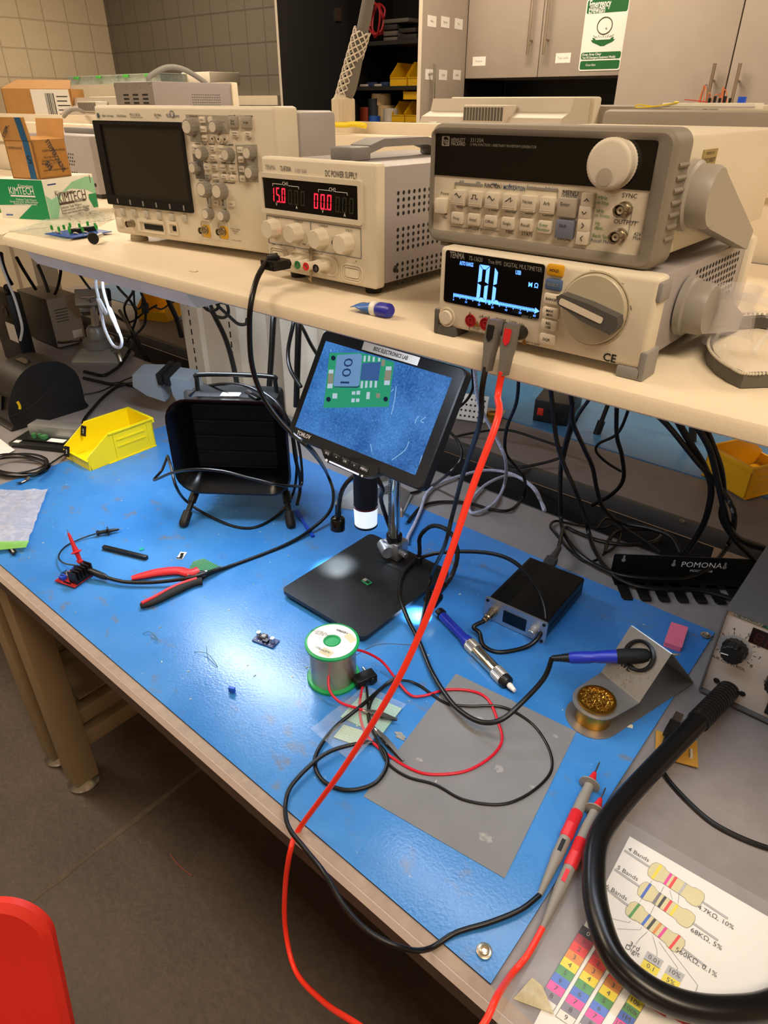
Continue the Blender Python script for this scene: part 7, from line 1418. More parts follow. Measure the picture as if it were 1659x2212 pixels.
# grey supply behind the boxes (own shelf, left)
A, B_ = ay(0, 470, 1.02), ay(218, 432, 1.02); zt = ay(120, 292, 1.0).z
t = thing('power_supply', 'grey perforated power supply standing behind the tissue box', 'power supply', T(B_.x, 1.02, SH)); h = zt-SH; L_ = .36
b = MB(); b.box(-L_, 0, 0, .22, .012, h, .003); b.build('steel_case', greyp, t); b = MB()
for g in range(3):
    for r in range(4):
        for c_ in range(14): x, z = -.10-c_*.0115-(r % 2)*.0055, h-.045-g*.045-r*.0083; b.add([(x+.0028*math.cos(k*PI/4), -.0004, z+.0028*math.sin(k*PI/4)) for k in range(8)], [tuple(range(8))])
stuff(b.build('vent_hole', ho, t)); b = MB(); b.box(-.30, -.06, .09, .13, h-.001, h+.014, .004); b.build('carry_handle', M('handle_grey', '7b7674', .5), t); b = MB(); b.lathe([(0, 0), (.005, 0), (.004, .002), (0, .003)], T(-.012, 0, .035) @ RX(90), n=16); b.build('screw', blk, t)
b = MB(); b.box(-L_+.01, -.01, .01, .2, 0, .0125); b.build('feet', blk, t)
b = MB(); p = ax(0, 452, -1.75); o = (b.box(-.012, .012, -.01, .01, 0, .022, .003), b.build('green_clip', M('clip_green', '3f9a2e', .45), None, T(*az(2, 458, SH))))[1]; tag(o, 'green plastic piece at the left picture edge on the shelf', 'clip')
# board with green leds in a plastic bag
A, B_, D = az(97, 506, SH+.004), az(156, 515, SH+.004), az(220, 490, SH+.004); dx = (B_-A).normalized(); lm = frame(A, dx, (-dx.y, dx.x, 0)); w = (B_-A).length; l = min(.09, (D-B_).length)
t = thing('led_board', 'blue circuit board studded with green leds on its clear bag', 'circuit board', lm); w = max(w, .06)
b = MB(); b.box(0, w, 0, l, 0, .0016); b.build('board', pcbb, t); gl = M('led_green', '36b04c', .3, trans=.3)
q = random.Random(3)
for (x, y) in ((.12, .12), (.45, .08), (.8, .1), (.3, .3), (.62, .22), (.9, .35), (.15, .55), (.4, .62), (.9, .7), (.65, .85), (.3, .9)):
    b = MB(); b.lathe([(.0028, .008), (.0028, .0086), (.0025, .0088), (.0025, .014), (.0018, .0158), (0, .0165)], T(x*w, y*l, 0), n=16); b.cyl((x*w-.001, y*l, .0016), (x*w-.001, y*l, .0082), .0003, n=5); b.cyl((x*w+.001, y*l, .0016), (x*w+.001, y*l, .0082), .0003, n=5); b.build('led', gl, t)
for k in range(2): b = MB(); b.box(w*.5, w*.62, l*(.3+.32*k), l*(.56+.32*k), .004, .010, .0005); b.box(w*.48, w*.64, l*(.31+.32*k), l*(.55+.32*k), .0016, .0042); b.build('chip', blk, t)
for (x, y) in ((.2, .2), (.3, .15), (.7, .3), (.2, .75), (.75, .5)): b = MB(); b.tube([(x*w-.008, y*l, .0016), (x*w-.006, y*l, .004), (x*w+.006, y*l, .004), (x*w+.008, y*l, .0016)], .0008, 6, 4); b.tube([(x*w-.004, y*l, .004), (x*w+.004, y*l, .004)], .0016, 8, 0); b.build('resistor', M('resistor_tan', 'c9bfae', .5), t)
bg = [az(*p, SH+.0025) for p in ((18, 498), (150, 520), (246, 470), (190, 447))]
t2 = sheet('plastic_bag', 'printed clear antistatic bag spread under the led board', 'plastic bag', bg, .0008, film('shelf_bag', 'dfe6dc', .12, .86, .5), .0012, 12)
b = MB(); q = random.Random(9)
for k in range(46):
    u, v_ = q.uniform(.5, .97), q.uniform(.1, .95); p = bg[0].lerp(bg[1], v_).lerp(bg[3].lerp(bg[2], v_), u)-t2.location; l_ = q.uniform(.002, .006); b.box(p.x-l_, p.x+l_, p.y-.0008, p.y+.0008, .0020, .0024)
stuff(b.build('bag_print', M('bag_ink', '6b6a66', .6), t2))
A, B_ = az(203, 514, SH+.011), az(225, 505, SH+.011); d = (B_-A).normalized(); t = thing('suction_cup', 'black rubber cup on a short metal rod at the shelf edge', 'suction cup', align(A-d*.004, A+d))
b = MB(); b.lathe([(0, -.001), (.0085, -.002), (.0105, 0), (.010, .002), (.005, .006), (.0045, .010), (0, .010)], n=24); b.build('rubber_cup', blkm, t); b = MB(); b.cyl((0, 0, .008), (0, 0, .038), .0042); b.build('rod', steel, t)
# glue tube
A, B_ = az(768, 660, SH+.006), az(845, 672, SH+.009); d = (B_-A); L = d.length; dn = d.normalized(); gm_ = frame(A, dn, V((0, 0, 1)).cross(dn)); t = thing('glue_tube', 'small crumpled blue glue tube on the front shelf edge', 'glue tube', gm_)
b = MB(); n = 14; secs = []
for i, (x, w, h) in enumerate(((0, .011, .0008), (L*.12, .0115, .002), (L*.3, .0105, .005), (L*.48, .0085, .0072))): secs.append([(x, w*math.cos(2*PI*k/n), h*math.sin(2*PI*k/n)+(.002 if i == 1 else 0)) for k in range(n)])
loft(b, secs, True); b.build('tube_body', M('tube_blue', '2f66b4', .35, var=.3, sc=90), t)
b = MB(); loft(b, [[(x, r*math.cos(2*PI*k/n), r*math.sin(2*PI*k/n)) for k in range(n)] for x, r in ((L*.47, .0075), (L*.5, .009), (L*.62, .009), (L*.63, .008))], True); b.build('white_collar', wht, t)
b = MB(); loft(b, [[(x, r*math.cos(2*PI*k/n), r*.9*math.sin(2*PI*k/n)) for k in range(n)] for x, r in ((L*.62, .0075), (L*.7, .0098), (L*.95, .0095), (L, .007))], True); b.build('blue_cap', M('cap_blue', '2a2fa6', .35), t)
for (px, py, lab) in ((418, 586, 'tiny cream paper scrap on the shelf below the oscilloscope'), (1358, 1568, 'tiny cream scrap on the mat beside the iron stand')):
    p = az(px, py, (SH if py < 700 else BT+.003)+.0006); b = MB(); b.box(-.006, .006, -.0035, .0035, 0, .0008); o = b.build('paper_scrap', M('scrap', 'e3d3b5', .7), None, T(*p) @ RZ(20)); tag(o, lab, 'scrap')
# clear plastic guard
t0 = az(1525, 775, SH); cx_, cy_ = -.085, .78
t = thing('clear_guard', 'clear moulded plastic guard with dark ribbed base at the right shelf end', 'plastic guard', T(0, 0, SH))
ol = [az(x, y, SH+.002) for x, y in ((1522, 765), (1527, 785), (1545, 805), (1570, 822), (1600, 836), (1660, 834), (1760, 815), (1800, 770), (1740, 715), (1640, 700), (1570, 705), (1535, 735))]
ol = [(p.x, p.y) for p in ol]
if sum(ol[i-1][0]*ol[i][1]-ol[i][0]*ol[i-1][1] for i in range(len(ol))) < 0: ol = ol[::-1]
c_ = V((sum(p[0] for p in ol)/12, sum(p[1] for p in ol)/12)); inn = [tuple(c_+(V(p)-c_)*.90) for p in ol]
b = MB(); b.ring(ol, inn, .001, .013); b.build('dark_base', M('guard_base', '5c5850', .5), t)
b = MB(); P = [V((*c_, 0))+(V((*p, 0))-V((*c_, 0)))*.985+V((0, 0, .0145)) for p in ol]; 
pts = spline(P, 8, True)
for p in pts[::1]: b.ball(p, .0016, 4)
stuff(b.build('bead_row', M('bead', 'cfc7b4', .4), t))
clr = film('guard_clear', 'e3e0e6', .06, .84, .02)
def ringat(k, z, sh=(0, 0)): return [(c_.x+(p[0]-c_.x)*k+sh[0], c_.y+(p[1]-c_.y)*k+sh[1], z) for p in ol]
hc_ = az(1560, 690, SH); dlt = V((hc_.x, hc_.y))-c_
b = MB(); loft(b, [ringat(1.0, .016), ringat(.97, .019), ringat(.86, .021), ringat(.80, .019)]); b.build('clear_flange', clr, t)
cw_ = az(1572, 735, SH+.02); b = MB(); loft(b, [[(cw_.x+r*.8*math.cos(k*PI/8), cw_.y+r*math.sin(k*PI/8), z) for k in range(16)] for r, z in ((.030, .018), (.026, .03), (.022, .058), (.026, .072), (.023, .0715), (.019, .057), (.023, .03))]); b.build('clear_cowl', clr, t)
b = MB(); b.tube([V((*c_, .02))+V((.01, -.05, 0)), V((*c_, .03))+V((.012, .0, .01)), V((cw_.x+.03, cw_.y, .05))], .003, 8, 6); b.tube([V((cw_.x-.02, cw_.y, .06)), V((cw_.x+.015, cw_.y-.02, .068)), V((cw_.x+.06, cw_.y+.01, .05)), V((cw_.x+.11, cw_.y+.03, .03))], .004, 8, 6); b.build('clear_rib', clr, t)
# ------------------------------------------------------------------ left end of the bench
lp = M('printer_black', '141312', .42, var=.15, bump=.1, bsc=900)
t = thing('label_printer', 'domed black label printer with yellow mark at the left bench end', 'label printer', T(-2.0, .70, BT)); prof = [(-.015, 0), (.195, 0), (.205, .03), (.205, .095), (.19, .135), (.155, .165), (.11, .175), (.06, .168), (.02, .14), (-.01, .095), (-.025, .05), (-.02, .015)]
yz = Matrix(((0, 0, 1, 0), (1, 0, 0, 0), (0, 1, 0, 0), (0, 0, 0, 1)))
PP = [(p.x, p.y) for p in spline([V((*p, 0)) for p in prof], 4, True)]
b = MB(); b.prism(PP, -.125, 0, yz, bev=.006); b.build('case', lp, t)
b = MB(); b.box(-.095, -.03, .07, .115, .172, .1745, .0); b.prism([(-.018, .10), (-.03, .06), (-.026, .058), (-.012, .098)], -.1, -.03, yz); b.build('window', gls, t)
b = MB(); b.tube([(.001, .01, .06), (.0012, .012, .07), (.001, .009, .083)], .004, 8, 4, flat=1); b.build('yellow_latch', M('latch_yellow', 'e8c21a', .4), t)
b = MB(); sl_ = spline([V((.0006, -.022, .045)), V((.0006, .05, .06)), V((.0006, .12, .095)), V((.0006, .204, .105))], 6); b.tube(sl_, .0014, 6, 0); b.build('case_seam', blkm, t)
# vises
vm = M('vise_grey', '8b8983', .38, metal=.3, var=.08); vmb = M('vise_blue_grey', '9aa5ad', .4, metal=.2, var=.05)
def vise(label, loc, rz, head, m_, tilt=-35, hz_=.16, hr=0, scl=1):
    t = thing('bench_vise', label, 'vise', T(*loc) @ RZ(rz) @ Matrix.Scale(scl, 4))
    b = MB(); b.prism([(-.07, -.06), (.07, -.06), (.085, -.045), (.085, .045), (.07, .06), (-.07, .06), (-.085, .045), (-.085, -.045)], 0, .006); loft(b, [[(x*k, y*k, z) for x, y in rrect(-.08, .08, -.058, .058, .012, 3)] for k, z in ((1, .006), (.98, .012), (.55, .042), (.5, .042))], True); b.build('base', m_, t)
    b = MB(); b.lathe([(.046, .040), (.046, .062), (.040, .066), (.030, .067), (.030, .092), (.024, .102), (.012, .105), (0, .105)], n=16); b.build('swivel_ball', m_, t)
    b = MB(); b.tube([(.05, -.035, .035), (.075, -.06, .045), (.085, -.075, .04), (.09, -.085, .02)], .0045, 10, 6); b.build('locking_lever', steel, t)
    if head:
        hm_ = T(0, 0, .105) @ RZ(hr) @ RX(tilt)
        b = MB(); b.cyl((0, 0, -.01), (0, 0, .05), .011); o = b.build('neck', steel, t, hm_)
        b = MB(); b.box(-.045, .045, -.035, -.012, .045, .10, .003); b.prism([(-.045, -.012), (.045, -.012), (.045, -.05), (-.045, -.05)], .045, .052); b.build('fixed_jaw', m_, t, hm_)
        b = MB(); b.box(-.045, .045, .006, .03, .05, .10, .003); b.build('moving_jaw', m_, t, hm_)
        b = MB(); b.box(-.05, .05, -.0125, -.004, .075, .108, .001); b.box(-.05, .05, .0, .0065, .075, .108, .001); b.build('jaw_pads', blkm, t, hm_)
        b = MB(); b.cyl((0, .03, .065), (0, .06, .065), .008); b.cyl((-.02, .058, .065), (.02, .058, .065), .003); b.build('jaw_screw', steel, t, hm_)
    return t
vise('grey bench vise with tilted jaws behind the black label printer', az(222, 775, BT), 40, True, vm, 32, hr=190, scl=1.22)
vise('low grey vise base standing behind the microscope column', (-.93, 1.06, BT), 25, False, M('vise_pale', 'a7abab', .4, metal=.2))
pv = ay(372, 905, 1.10); t = vise('pale blue grey vise with black jaw pads behind the fume extractor', (-1.66, 1.08, BT), 60, False, M('vise_dark_base', '6a6c6c', .4, metal=.2))
hvm = t.matrix_world.inverted() @ T(*ay(372, 822, 1.06)) @ RZ(28) @ RX(8)
b = MB(); b.box(-.015, .105, -.0, .055, -.035, .03, .006) if False else None
b.prism([(-.115, -.012), (-.105, .028), (-.02, .034), (-.02, -.055), (-.075, -.04)], -.035, .035, FR, bev=.004); b.build('fixed_jaw', vmb, t, hvm)
b = MB(); b.prism([(.012, .028), (.075, .024), (.085, -.06), (.03, -.075), (.012, -.03)], -.035, .035, FR, bev=.004); b.build('moving_jaw', vmb, t, hvm)
b = MB(); b.box(-.022, -.006, -.045, .045, .006, .042, .002); b.box(.0, .016, -.045, .045, .004, .04, .002); b.build('jaw_pads', blkm, t, hvm)
b = MB(); b.cyl((.083, -.02, -.02), (.108, -.02, -.025), .009); b.cyl((.1, -.02, -.035), (.103, -.02, .0), .004); b.build('jaw_screw', steel, t, hvm)
lc = t.matrix_world.inverted() @ (T(*ay(372, 822, 1.06)) @ V((0, .02, -.04))); b = MB(); b.cyl((0, 0, .10), lc, .012); b.build('neck', steel, t)
# box shaped station behind the printer, and the dark one at the picture edge
A, B_ = ay(28, 735, 1.14), ay(122, 740, 1.14); zt = ay(100, 648, 1.14).z
t = thing('rework_station', 'tan and black rework station box behind the label printer', 'rework station', T(B_.x, 1.14, BT)); h = zt-BT; 
b = MB(); b.box(-.24, 0, 0, .12, .008, h, .003); b.build('case', M('station_dark', '16161a', .45), t); b = MB(); b.box(-.001, .004, 0, .12, .008, h, .002); fp = b.build('vented_panel', M('station_tan', 'a39582', .5), t); b = MB()
for k in range(5): b.box(.004, .0046, .02, .07, h-.045-k*.011, h-.0425-k*.011)
b.build('vents', blk, fp); b = MB(); b.box(.004, .0047, .07, .11, .03, .06); b.build('rating_label', paper, fp); b = MB(); b.box(-.24, .003, 0, .12, h, h+.0015); b.build('top_cover', M('station_top', '8f857a', .45), t); b = MB(); b.box(-.22, -.02, .02, .10, 0, .009); b.build('feet', blk, t)
A = ax(0, 800, -2.13); t = thing('equipment_case', 'black equipment case with white label at the left picture edge', 'equipment', T(ay(30, 700, .96).x-.02, .96, BT)); zt = ay(20, 640, .96).z-BT
b = MB(); b.box(-.15, .02, 0, .05, 0, zt, .006); b.build('case', lp, t); b = MB(); b.box(-.05, .018, -.0008, .0004, zt*.35, zt*.6); b.build('white_label', paper, t); b = MB(); b.lathe([(.02, 0), (.022, .002), (.016, .004), (.012, .003), (0, .003)], T(-.02, 0, zt*.75) @ RX(90)); b.build('socket', blk, t); b = MB(); b.cyl((.0, .02, zt), (.05, .0, zt+.03), .012); b.cyl((.05, .0, zt+.03), (.062, -.006, zt+.034), .007); b.build('hose_stub', blk, t)
# paper at left edge and flat cable coil
sheet('paper_sheet', 'white paper corner under clear film at the left bench edge', 'paper', [at_z(-60, 985, .0035), at_z(-10, 940, .0035), at_z(32, 972, .0035), at_z(-40, 1010, .0035)], .0004, paper)
P = []
for k in range(44): a = k*.46; r = 1+.07*math.sin(a*.37); P.append((38+62*r*math.cos(a)+3*math.sin(k), 1004+21*r*math.sin(a)+4*math.sin(k*.6), .006+.0004*k))
cable('flat_cable_coil', 'coiled flat black cable on the bench left of the mat', [Z(*p) for p in P]+[Z(150, 975, .006), Z(180, 962, .006)], .0042, cab, 'cable', 8, 4, flat=.45)
# ------------------------------------------------------------------ far bench things seen under the shelf
def on_far(px, py, h=.004): return az(px, py, BT+h)
A, B_ = on_far(1150, 900), on_far(1215, 925); p = on_far(1150, 908); t = thing('power_brick', 'black power box with red switch on the far blue mat', 'power supply', T(p.x, p.y, BT+.0035) @ RZ(14)); 
b = MB(); b.box(0, .105, 0, .20, 0, .07, .003); b.build('case', blks, t); b = MB(); b.box(.012, .03, -.003, .0, .022, .045, .001); b.build('red_switch', M('switch_red', 'c8321e', .4), t); b = MB(); b.box(.04, .07, -.002, .0, .015, .04); b.cyl((.055, -.03, .026), (.055, -.001, .026), .011); b.build('inlet_plug', blk, t)
p = on_far(985, 905); t = thing('iron_holder', 'perforated steel iron holder on the far blue mat behind the monitor', 'iron stand', T(p.x, p.y, BT+.003) @ RZ(20)); b = MB(); b.add([(0, 0, 0), (.09, 0, 0), (.09, .03, .075), (0, .03, .075), (0, .002, 0), (.09, .002, 0), (.09, .032, .075), (0, .032, .075)], [(0, 1, 2, 3), (7, 6, 5, 4), (0, 4, 5, 1), (1, 5, 6, 2), (2, 6, 7, 3), (3, 7, 4, 0)]); b.box(0, .13, .0, .12, 0, .002); b.build('plate', st_, t); b = MB(); mxh = frame((0, 0, 0), (1, 0, 0), (0, .03, .075)); 
for i in range(6):
    for j in range(4): b.prism(circ(.012+i*.0135, .014+j*.017, .0035, 10), .0001, .0004, mxh)
b.build('plate_holes', blkm, t); b = MB(); b.lathe([(.02, .002), (.026, .002), (.026, .02), (.02, .024)], T(.108, .03, 0)); b.build('wool_cup', M('cup_gold', 'b98a35', .3, metal=1), t)
ybf = M('yellow_far_bin', 'e6a90f', .42, var=.03)
p = on_far(1608, 1090); c_ = on_far(1512, 1030); ang = math.degrees(math.atan2(.16, .8)); t = thing('parts_bin', 'orange yellow bin on the far bench at the right edge', 'bin', T(-.22, 1.85, BT+.0045) @ RZ(153), 'yellow bins'); bin_(t, .135, .19, .085, ybf)
p = on_far(150, 622); t = thing('parts_bin', 'orange yellow bin on the far bench seen at the left below the shelf', 'bin', T(-2.72, 1.62, BT+.001) @ RZ(20), 'yellow bins'); bin_(t, .15, .24, .115, ybf)
for px, py, tx, ty, lab in ((1292, 930, 1318, 865, 'black leg strut of a far extractor on the blue mat, left one'), (1496, 945, 1490, 900, 'black leg strut of a far extractor on the blue mat, right one')):
    f = on_far(px, py, .012); tp_ = ay(tx, ty, f.y+.02); tp_.z = max(tp_.z, f.z+.1); b = MB(); b.cyl((0, 0, -.012), (0, 0, .03), .011); b.cyl((0, 0, .02), (0, 0, (tp_-f).length+.06), .0065); o = b.build('extractor_leg', blk, None, align(f, tp_)); tag(o, lab, 'extractor leg')
# ------------------------------------------------------------------ cables
z2 = lambda x, y: (900+x*.4575, 780+y*.4575)
def mk(spec, zoom):                     # each entry: (x, y, 'Y', depth) or (x, y, 'h', height above bench)
    out = []
    for e in spec:
        x, y = zoom(e[0], e[1]); out.append(ay(x, y, e[3]) if e[2] == 'Y' else Z(x, y, e[3]))
    return out
Yv, hv = 'Y', 'h'
def hang(pts, y0, y1): n = len(pts)-1; return [(x, y, 'Y', y0+(y1-y0)*i/n) for i, (x, y) in enumerate(pts)]
def lie(pts, h=.006): return [(x, y, 'h', h) for x, y in pts]
idt = lambda x, y: (x, y)
blackc = [
 ('power_cable', 'thick black cable running past the slotted rack to the hot air station', hang([(628, 60), (632, 120), (640, 200), (662, 380), (700, 500), (760, 640)], 1.12, 1.16)+[(805, 780, 'h', .03), (835, 880, 'h', .012)]+lie([(900, 980), (1000, 1050), (1150, 1078), (1330, 1083), (1480, 1120), (1560, 1150)], .012), .0048, z2),
 ('power_cable', 'thick black cable making a big loop in front of the slotted rack', hang([(730, 80), (728, 150), (735, 270), (700, 400), (680, 520)], 1.14, 1.2)+[(680, 720, 'h', .03), (700, 820, 'h', .012)]+lie([(780, 920), (900, 990), (1010, 1018), (1180, 1030), (1300, 1018)], .014)+[(1400, 960, 'h', .03), (1480, 850, 'h', .06), (1500, 740, 'Y', 1.16), (1475, 660, 'Y', 1.17), (1400, 560, 'Y', 1.16), (1320, 470, 'Y', 1.14), (1200, 320, 'Y', 1.10), (1120, 240, 'Y', 1.08)], .0048, z2),
 ('power_cable', 'black cable curving from the shelf down to the black gap panel', hang([(735, 200), (738, 290), (790, 410), (830, 500), (850, 600), (880, 690)], 1.14, 1.26)+[(960, 760, 'Y', 1.3), (1100, 790, 'Y', 1.32), (1200, 830, 'Y', 1.32), (1245, 905, 'Y', 1.30)], .0046, z2),
 ('power_cable', 'thin black cable crossing behind the thick ones below the shelf middle', hang([(840, 130), (815, 180), (760, 260), (720, 360), (690, 480)], 1.18, 1.26), .0036, z2),
 ('power_cable', 'black cable bending towards the far bench, left of two', hang([(944, 150), (945, 205), (945, 350), (970, 450), (975, 560), (920, 630), (830, 680)], 1.16, 1.36), .0044, z2),
 ('power_cable', 'thin black cable looping onto the far bench below the shelf', hang([(1010, 190), (1005, 215), (950, 340), (860, 390), (850, 430), (900, 480), (965, 520)], 1.2, 1.44), .0032, z2),
 ('power_cable', 'thick black cable with white print dropping right of the rack', hang([(1200, 230), (1230, 280), (1300, 400), (1360, 500), (1390, 590), (1382, 680), (1350, 780), (1290, 880), (1255, 925)], 1.08, 1.30), .0060, z2),
 ('power_cable', 'thick black cable passing in front of the far yellow bin to the right', hang([(1295, 260), (1325, 310), (1385, 420), (1420, 560), (1450, 690), (1485, 800), (1560, 860), (1680, 895), (1760, 905)], 1.08, 1.28), .0056, z2),
 ('power_cable', 'thick black cable hanging close beside the far yellow bin', hang([(1345, 270), (1362, 310), (1400, 400), (1440, 520), (1450, 640), (1440, 740), (1500, 840), (1580, 920), (1610, 960)], 1.10, 1.30), .0050, z2),
 ('power_cable', 'thin black cable winding down beside the red test lead', hang([(485, 30), (482, 85), (470, 200), (425, 320), (420, 430), (470, 500), (510, 560)], 1.12, 1.24)+lie([(505, 640), (440, 703), (350, 700), (250, 672), (110, 665), (20, 690), (-40, 760)], .006), .0036, z2),
 ('power_cable', 'thin black cable lying across the far bench edge behind the monitor', [(x, y, 'Y', 1.5) for x, y in ((130, 372), (260, 340), (420, 325), (580, 370), (690, 415), (670, 460))]+[(500, 500, 'Y', 1.44), (420, 490, 'Y', 1.42)], .0036, z2),
 ('power_cable', 'thin black cable coming down behind the right monitor edge', hang([(262, 20), (265, 70), (265, 130), (240, 180), (205, 215)], 1.2, 1.4), .0036, z2),
 ('power_cable', 'thin black cable arching from behind the monitor bottom corner', hang([(140, 320), (190, 370), (213, 430), (200, 480), (140, 540)], 1.2, 1.12)+lie([(70, 590), (-10, 620), (-60, 625)], .006), .0036, z2),
 ('mains_cable', 'black mains cord coiled behind and plugged into the soldering controller', [(648, 935, 'h', .03), (668, 890, 'h', .03), (682, 830, 'h', .02), (700, 785, 'h', .012)]+lie([(760, 810), (870, 850), (1010, 868), (1120, 852), (1152, 818), (1100, 795), (960, 800), (905, 850), (890, 905)], .010), .0042, z2),
 ('mains_cable', 'thin black cord loop lying behind the soldering controller', lie([(870, 930), (800, 948), (720, 890), (660, 820), (632, 780), (660, 755), (760, 775), (870, 790), (930, 775), (965, 810), (940, 870), (880, 915)], .007), .0030, z2),
 ('mains_cable', 'thin black cord with small gold plug near the slotted rack', lie([(1150, 905), (1080, 850), (1000, 800), (940, 755), (890, 745), (850, 790)], .016), .0028, z2),
 ('thick_cable', 'straight black cord running down the front of the left slotted upright', hang([(840, 300), (880, 400), (960, 560), (1010, 700), (1050, 860), (1080, 1010)], 1.20, 1.10), .0075, lambda x, y: (240+x*.2532, 580+y*.2532)),
 ('thick_cable', 'black cord falling left of the left slotted upright', hang([(430, 120), (460, 180), (500, 300), (560, 430), (600, 580)], 1.22, 1.30), .0085, lambda x, y: (240+x*.2532, 580+y*.2532)),
 ('thick_cable', 'straight black cord in front of the plain upright', hang([(1400, 330), (1385, 420), (1370, 700), (1350, 1010)], 1.22, 1.16), .0085, lambda x, y: (240+x*.2532, 580+y*.2532)),
 ('thick_cable', 'black cord bundle between the plain upright and the monitor, front', hang([(1560, 400), (1555, 470), (1510, 700), (1530, 860), (1620, 1010)], 1.16, 1.10), .0052, lambda x, y: (240+x*.2532, 580+y*.2532)),
 ('thick_cable', 'black cord bundle between the plain upright and the monitor, rear', hang([(1605, 400), (1600, 480), (1590, 800), (1580, 1180)], 1.20, 1.16), .0085, lambda x, y: (240+x*.2532, 580+y*.2532)),
 ('thick_cable', 'black cord slanting behind the top left monitor corner', hang([(1590, 440), (1640, 520), (1700, 640), (1760, 740)], 1.2, 1.3), .005, lambda x, y: (240+x*.2532, 580+y*.2532)),
 ('coiled_cable', 'black cord coil tucked below the shelf over the left upright', hang([(770, 230), (780, 310), (840, 360), (910, 340), (900, 270), (820, 260), (860, 380), (950, 420), (1000, 380), (980, 300), (900, 300), (1000, 400), (1080, 470), (1145, 475), (1160, 430)], 1.10, 1.05), .0042, lambda x, y: (240+x*.2532, 580+y*.2532)),
]
z6b = lambda x, y: (240+x*.2532, 580+y*.2532)
z5b = lambda x, y: (x*.19892, 560+y*.19892)
blackc += [
 ('bench_cable', 'thick black cord curving on the bench right of the vise base', hang([(1300, 560), (1380, 700), (1440, 850)], 1.2, 1.1)+[(1420, 960, 'h', .06)]+lie([(1330, 1120), (1220, 1215), (1120, 1262), (1000, 1240), (915, 1220)], .008), .0058, z5b),
 ('bench_cable', 'black cord lying from the label printer to the fume extractor', lie([(910, 1290), (1040, 1320), (1200, 1355), (1320, 1350), (1480, 1385), (1620, 1435), (1740, 1480), (1830, 1490)], .006), .0055, z5b),
 ('bench_cable', 'black cord curving down behind the yellow bin', lie([(1600, 1230), (1560, 1330), (1420, 1350), (1280, 1380), (1120, 1500), (1020, 1610), (930, 1720), (900, 1790)], .007), .0052, z5b),
 ('bench_cable', 'thin cord lying below the crossing cords on the left bench', lie([(1600, 1270), (1440, 1280), (1290, 1340), (1100, 1430), (910, 1470)], .004), .0022, z5b),
 ('ferrite_cable', 'black cord with ferrite block hanging below the shelf', hang([(1520, 300), (1540, 380), (1575, 470), (1580, 640), (1560, 720), (1490, 800), (1400, 820), (1330, 815)], 1.12, 1.2), .0042, z5b),
 ('tangled_cable', 'black cord in the tangle below the shelf, steepest one', hang([(840, 130), (960, 300), (1100, 460), (1250, 600), (1420, 740), (1560, 1000), (1620, 1110)], 1.2, 1.3), .0045, z5b),
 ('tangled_cable', 'black cord in the tangle crossing left to right', hang([(1480, 200), (1440, 360), (1350, 520), (1400, 700), (1460, 860), (1580, 1100)], 1.18, 1.3), .0042, z5b),
 ('tangled_cable', 'black cord in the tangle sweeping to the far bench', hang([(1700, 500), (1560, 580), (1420, 680), (1280, 640), (1200, 560)], 1.3, 1.25), .0038, z5b),
 ('tangled_cable', 'black cord in the tangle looping behind the white cable', hang([(1250, 160), (1280, 300), (1420, 460), (1480, 600), (1440, 760), (1380, 900)], 1.2, 1.28), .0045, z5b),
 ('tangled_cable', 'thin black cord hanging in loops by the ferrite block', hang([(1450, 200), (1460, 480), (1500, 540), (1545, 470), (1540, 240)], 1.14, 1.16), .0032, z5b),
 ('tangled_cable', 'black cord of the tangle ending at the far bench edge', hang([(1680, 520), (1760, 540), (1850, 480), (1980, 420)], 1.34, 1.5), .0032, z5b),
 ('tangled_cable', 'black cord lying along the gap behind the left vise', hang([(640, 900), (700, 900), (800, 885), (880, 880)], 1.05, 1.05), .006, z5b),
 ('neighbour_cable', 'black cord running down beside the left shelf end', hang([(10, -60), (25, 40), (70, 170), (125, 270)], 1.0, 1.05), .0075, z5b),
 ('neighbour_cable', 'black cord slanting across the cream post below the shelf end', hang([(180, -20), (240, 90), (320, 220), (390, 330)], 1.1, 1.15), .0062, z5b),
 ('neighbour_cable', 'black cord beside the left far yellow bin, first', hang([(410, 60), (450, 150), (500, 280), (530, 370)], 1.2, 1.2), .0065, z5b),
 ('neighbour_cable', 'black cord beside the left far yellow bin, second', hang([(660, 100), (655, 170), (630, 290), (590, 390)], 1.2, 1.2), .0055, z5b),
]
GR = {'power_cable': 'black cables below the shelf', 'thick_cable': 'black cords by the uprights', 'bench_cable': 'black cords on the left bench', 'tangled_cable': 'tangled cords under the shelf', 'neighbour_cable': 'black cords at the shelf end', 'mains_cable': 'black cords behind the soldering controller'}
for nm_, lab, sp, r, zz_ in blackc: cable(nm_, lab, mk(sp, zz_), r, cab, 'cable', 10, 7, GR.get(nm_))
ub = bpy.data.objects
fe = mk(hang([(1574, 490), (1582, 640)], 1.145, 1.16), z5b); b = MB(); b.lathe([(.0045, 0), (.011, .001), (.0115, .004), (.0115, .030), (.011, .033), (.0045, .034)], align(fe[0], fe[1])); o = b.build('ferrite_block', blkm, ub['ferrite_cable']); o.matrix_parent_inverse = ub['ferrite_cable'].matrix_world.inverted() if False else T(*ub['ferrite_cable'].location).inverted()
# cream post at the left shelf end
A, B_ = ay(5, 560, 1.3), ay(88, 640, 1.3); t = thing('slotted_upright', 'cream post at the far left under the shelf end', 'upright', T((A.x+B_.x)/2, 1.30, 0), 'steel uprights'); w = (B_.x-A.x)/2; b = MB(); b.prism([(-w, 0), (-w*.3, 0), (-w*.25, .012), (w*.2, .012), (w*.25, 0), (w, 0), (w, .1), (-w, .1)], 0, SH-.03); b.build('post', cream, t)
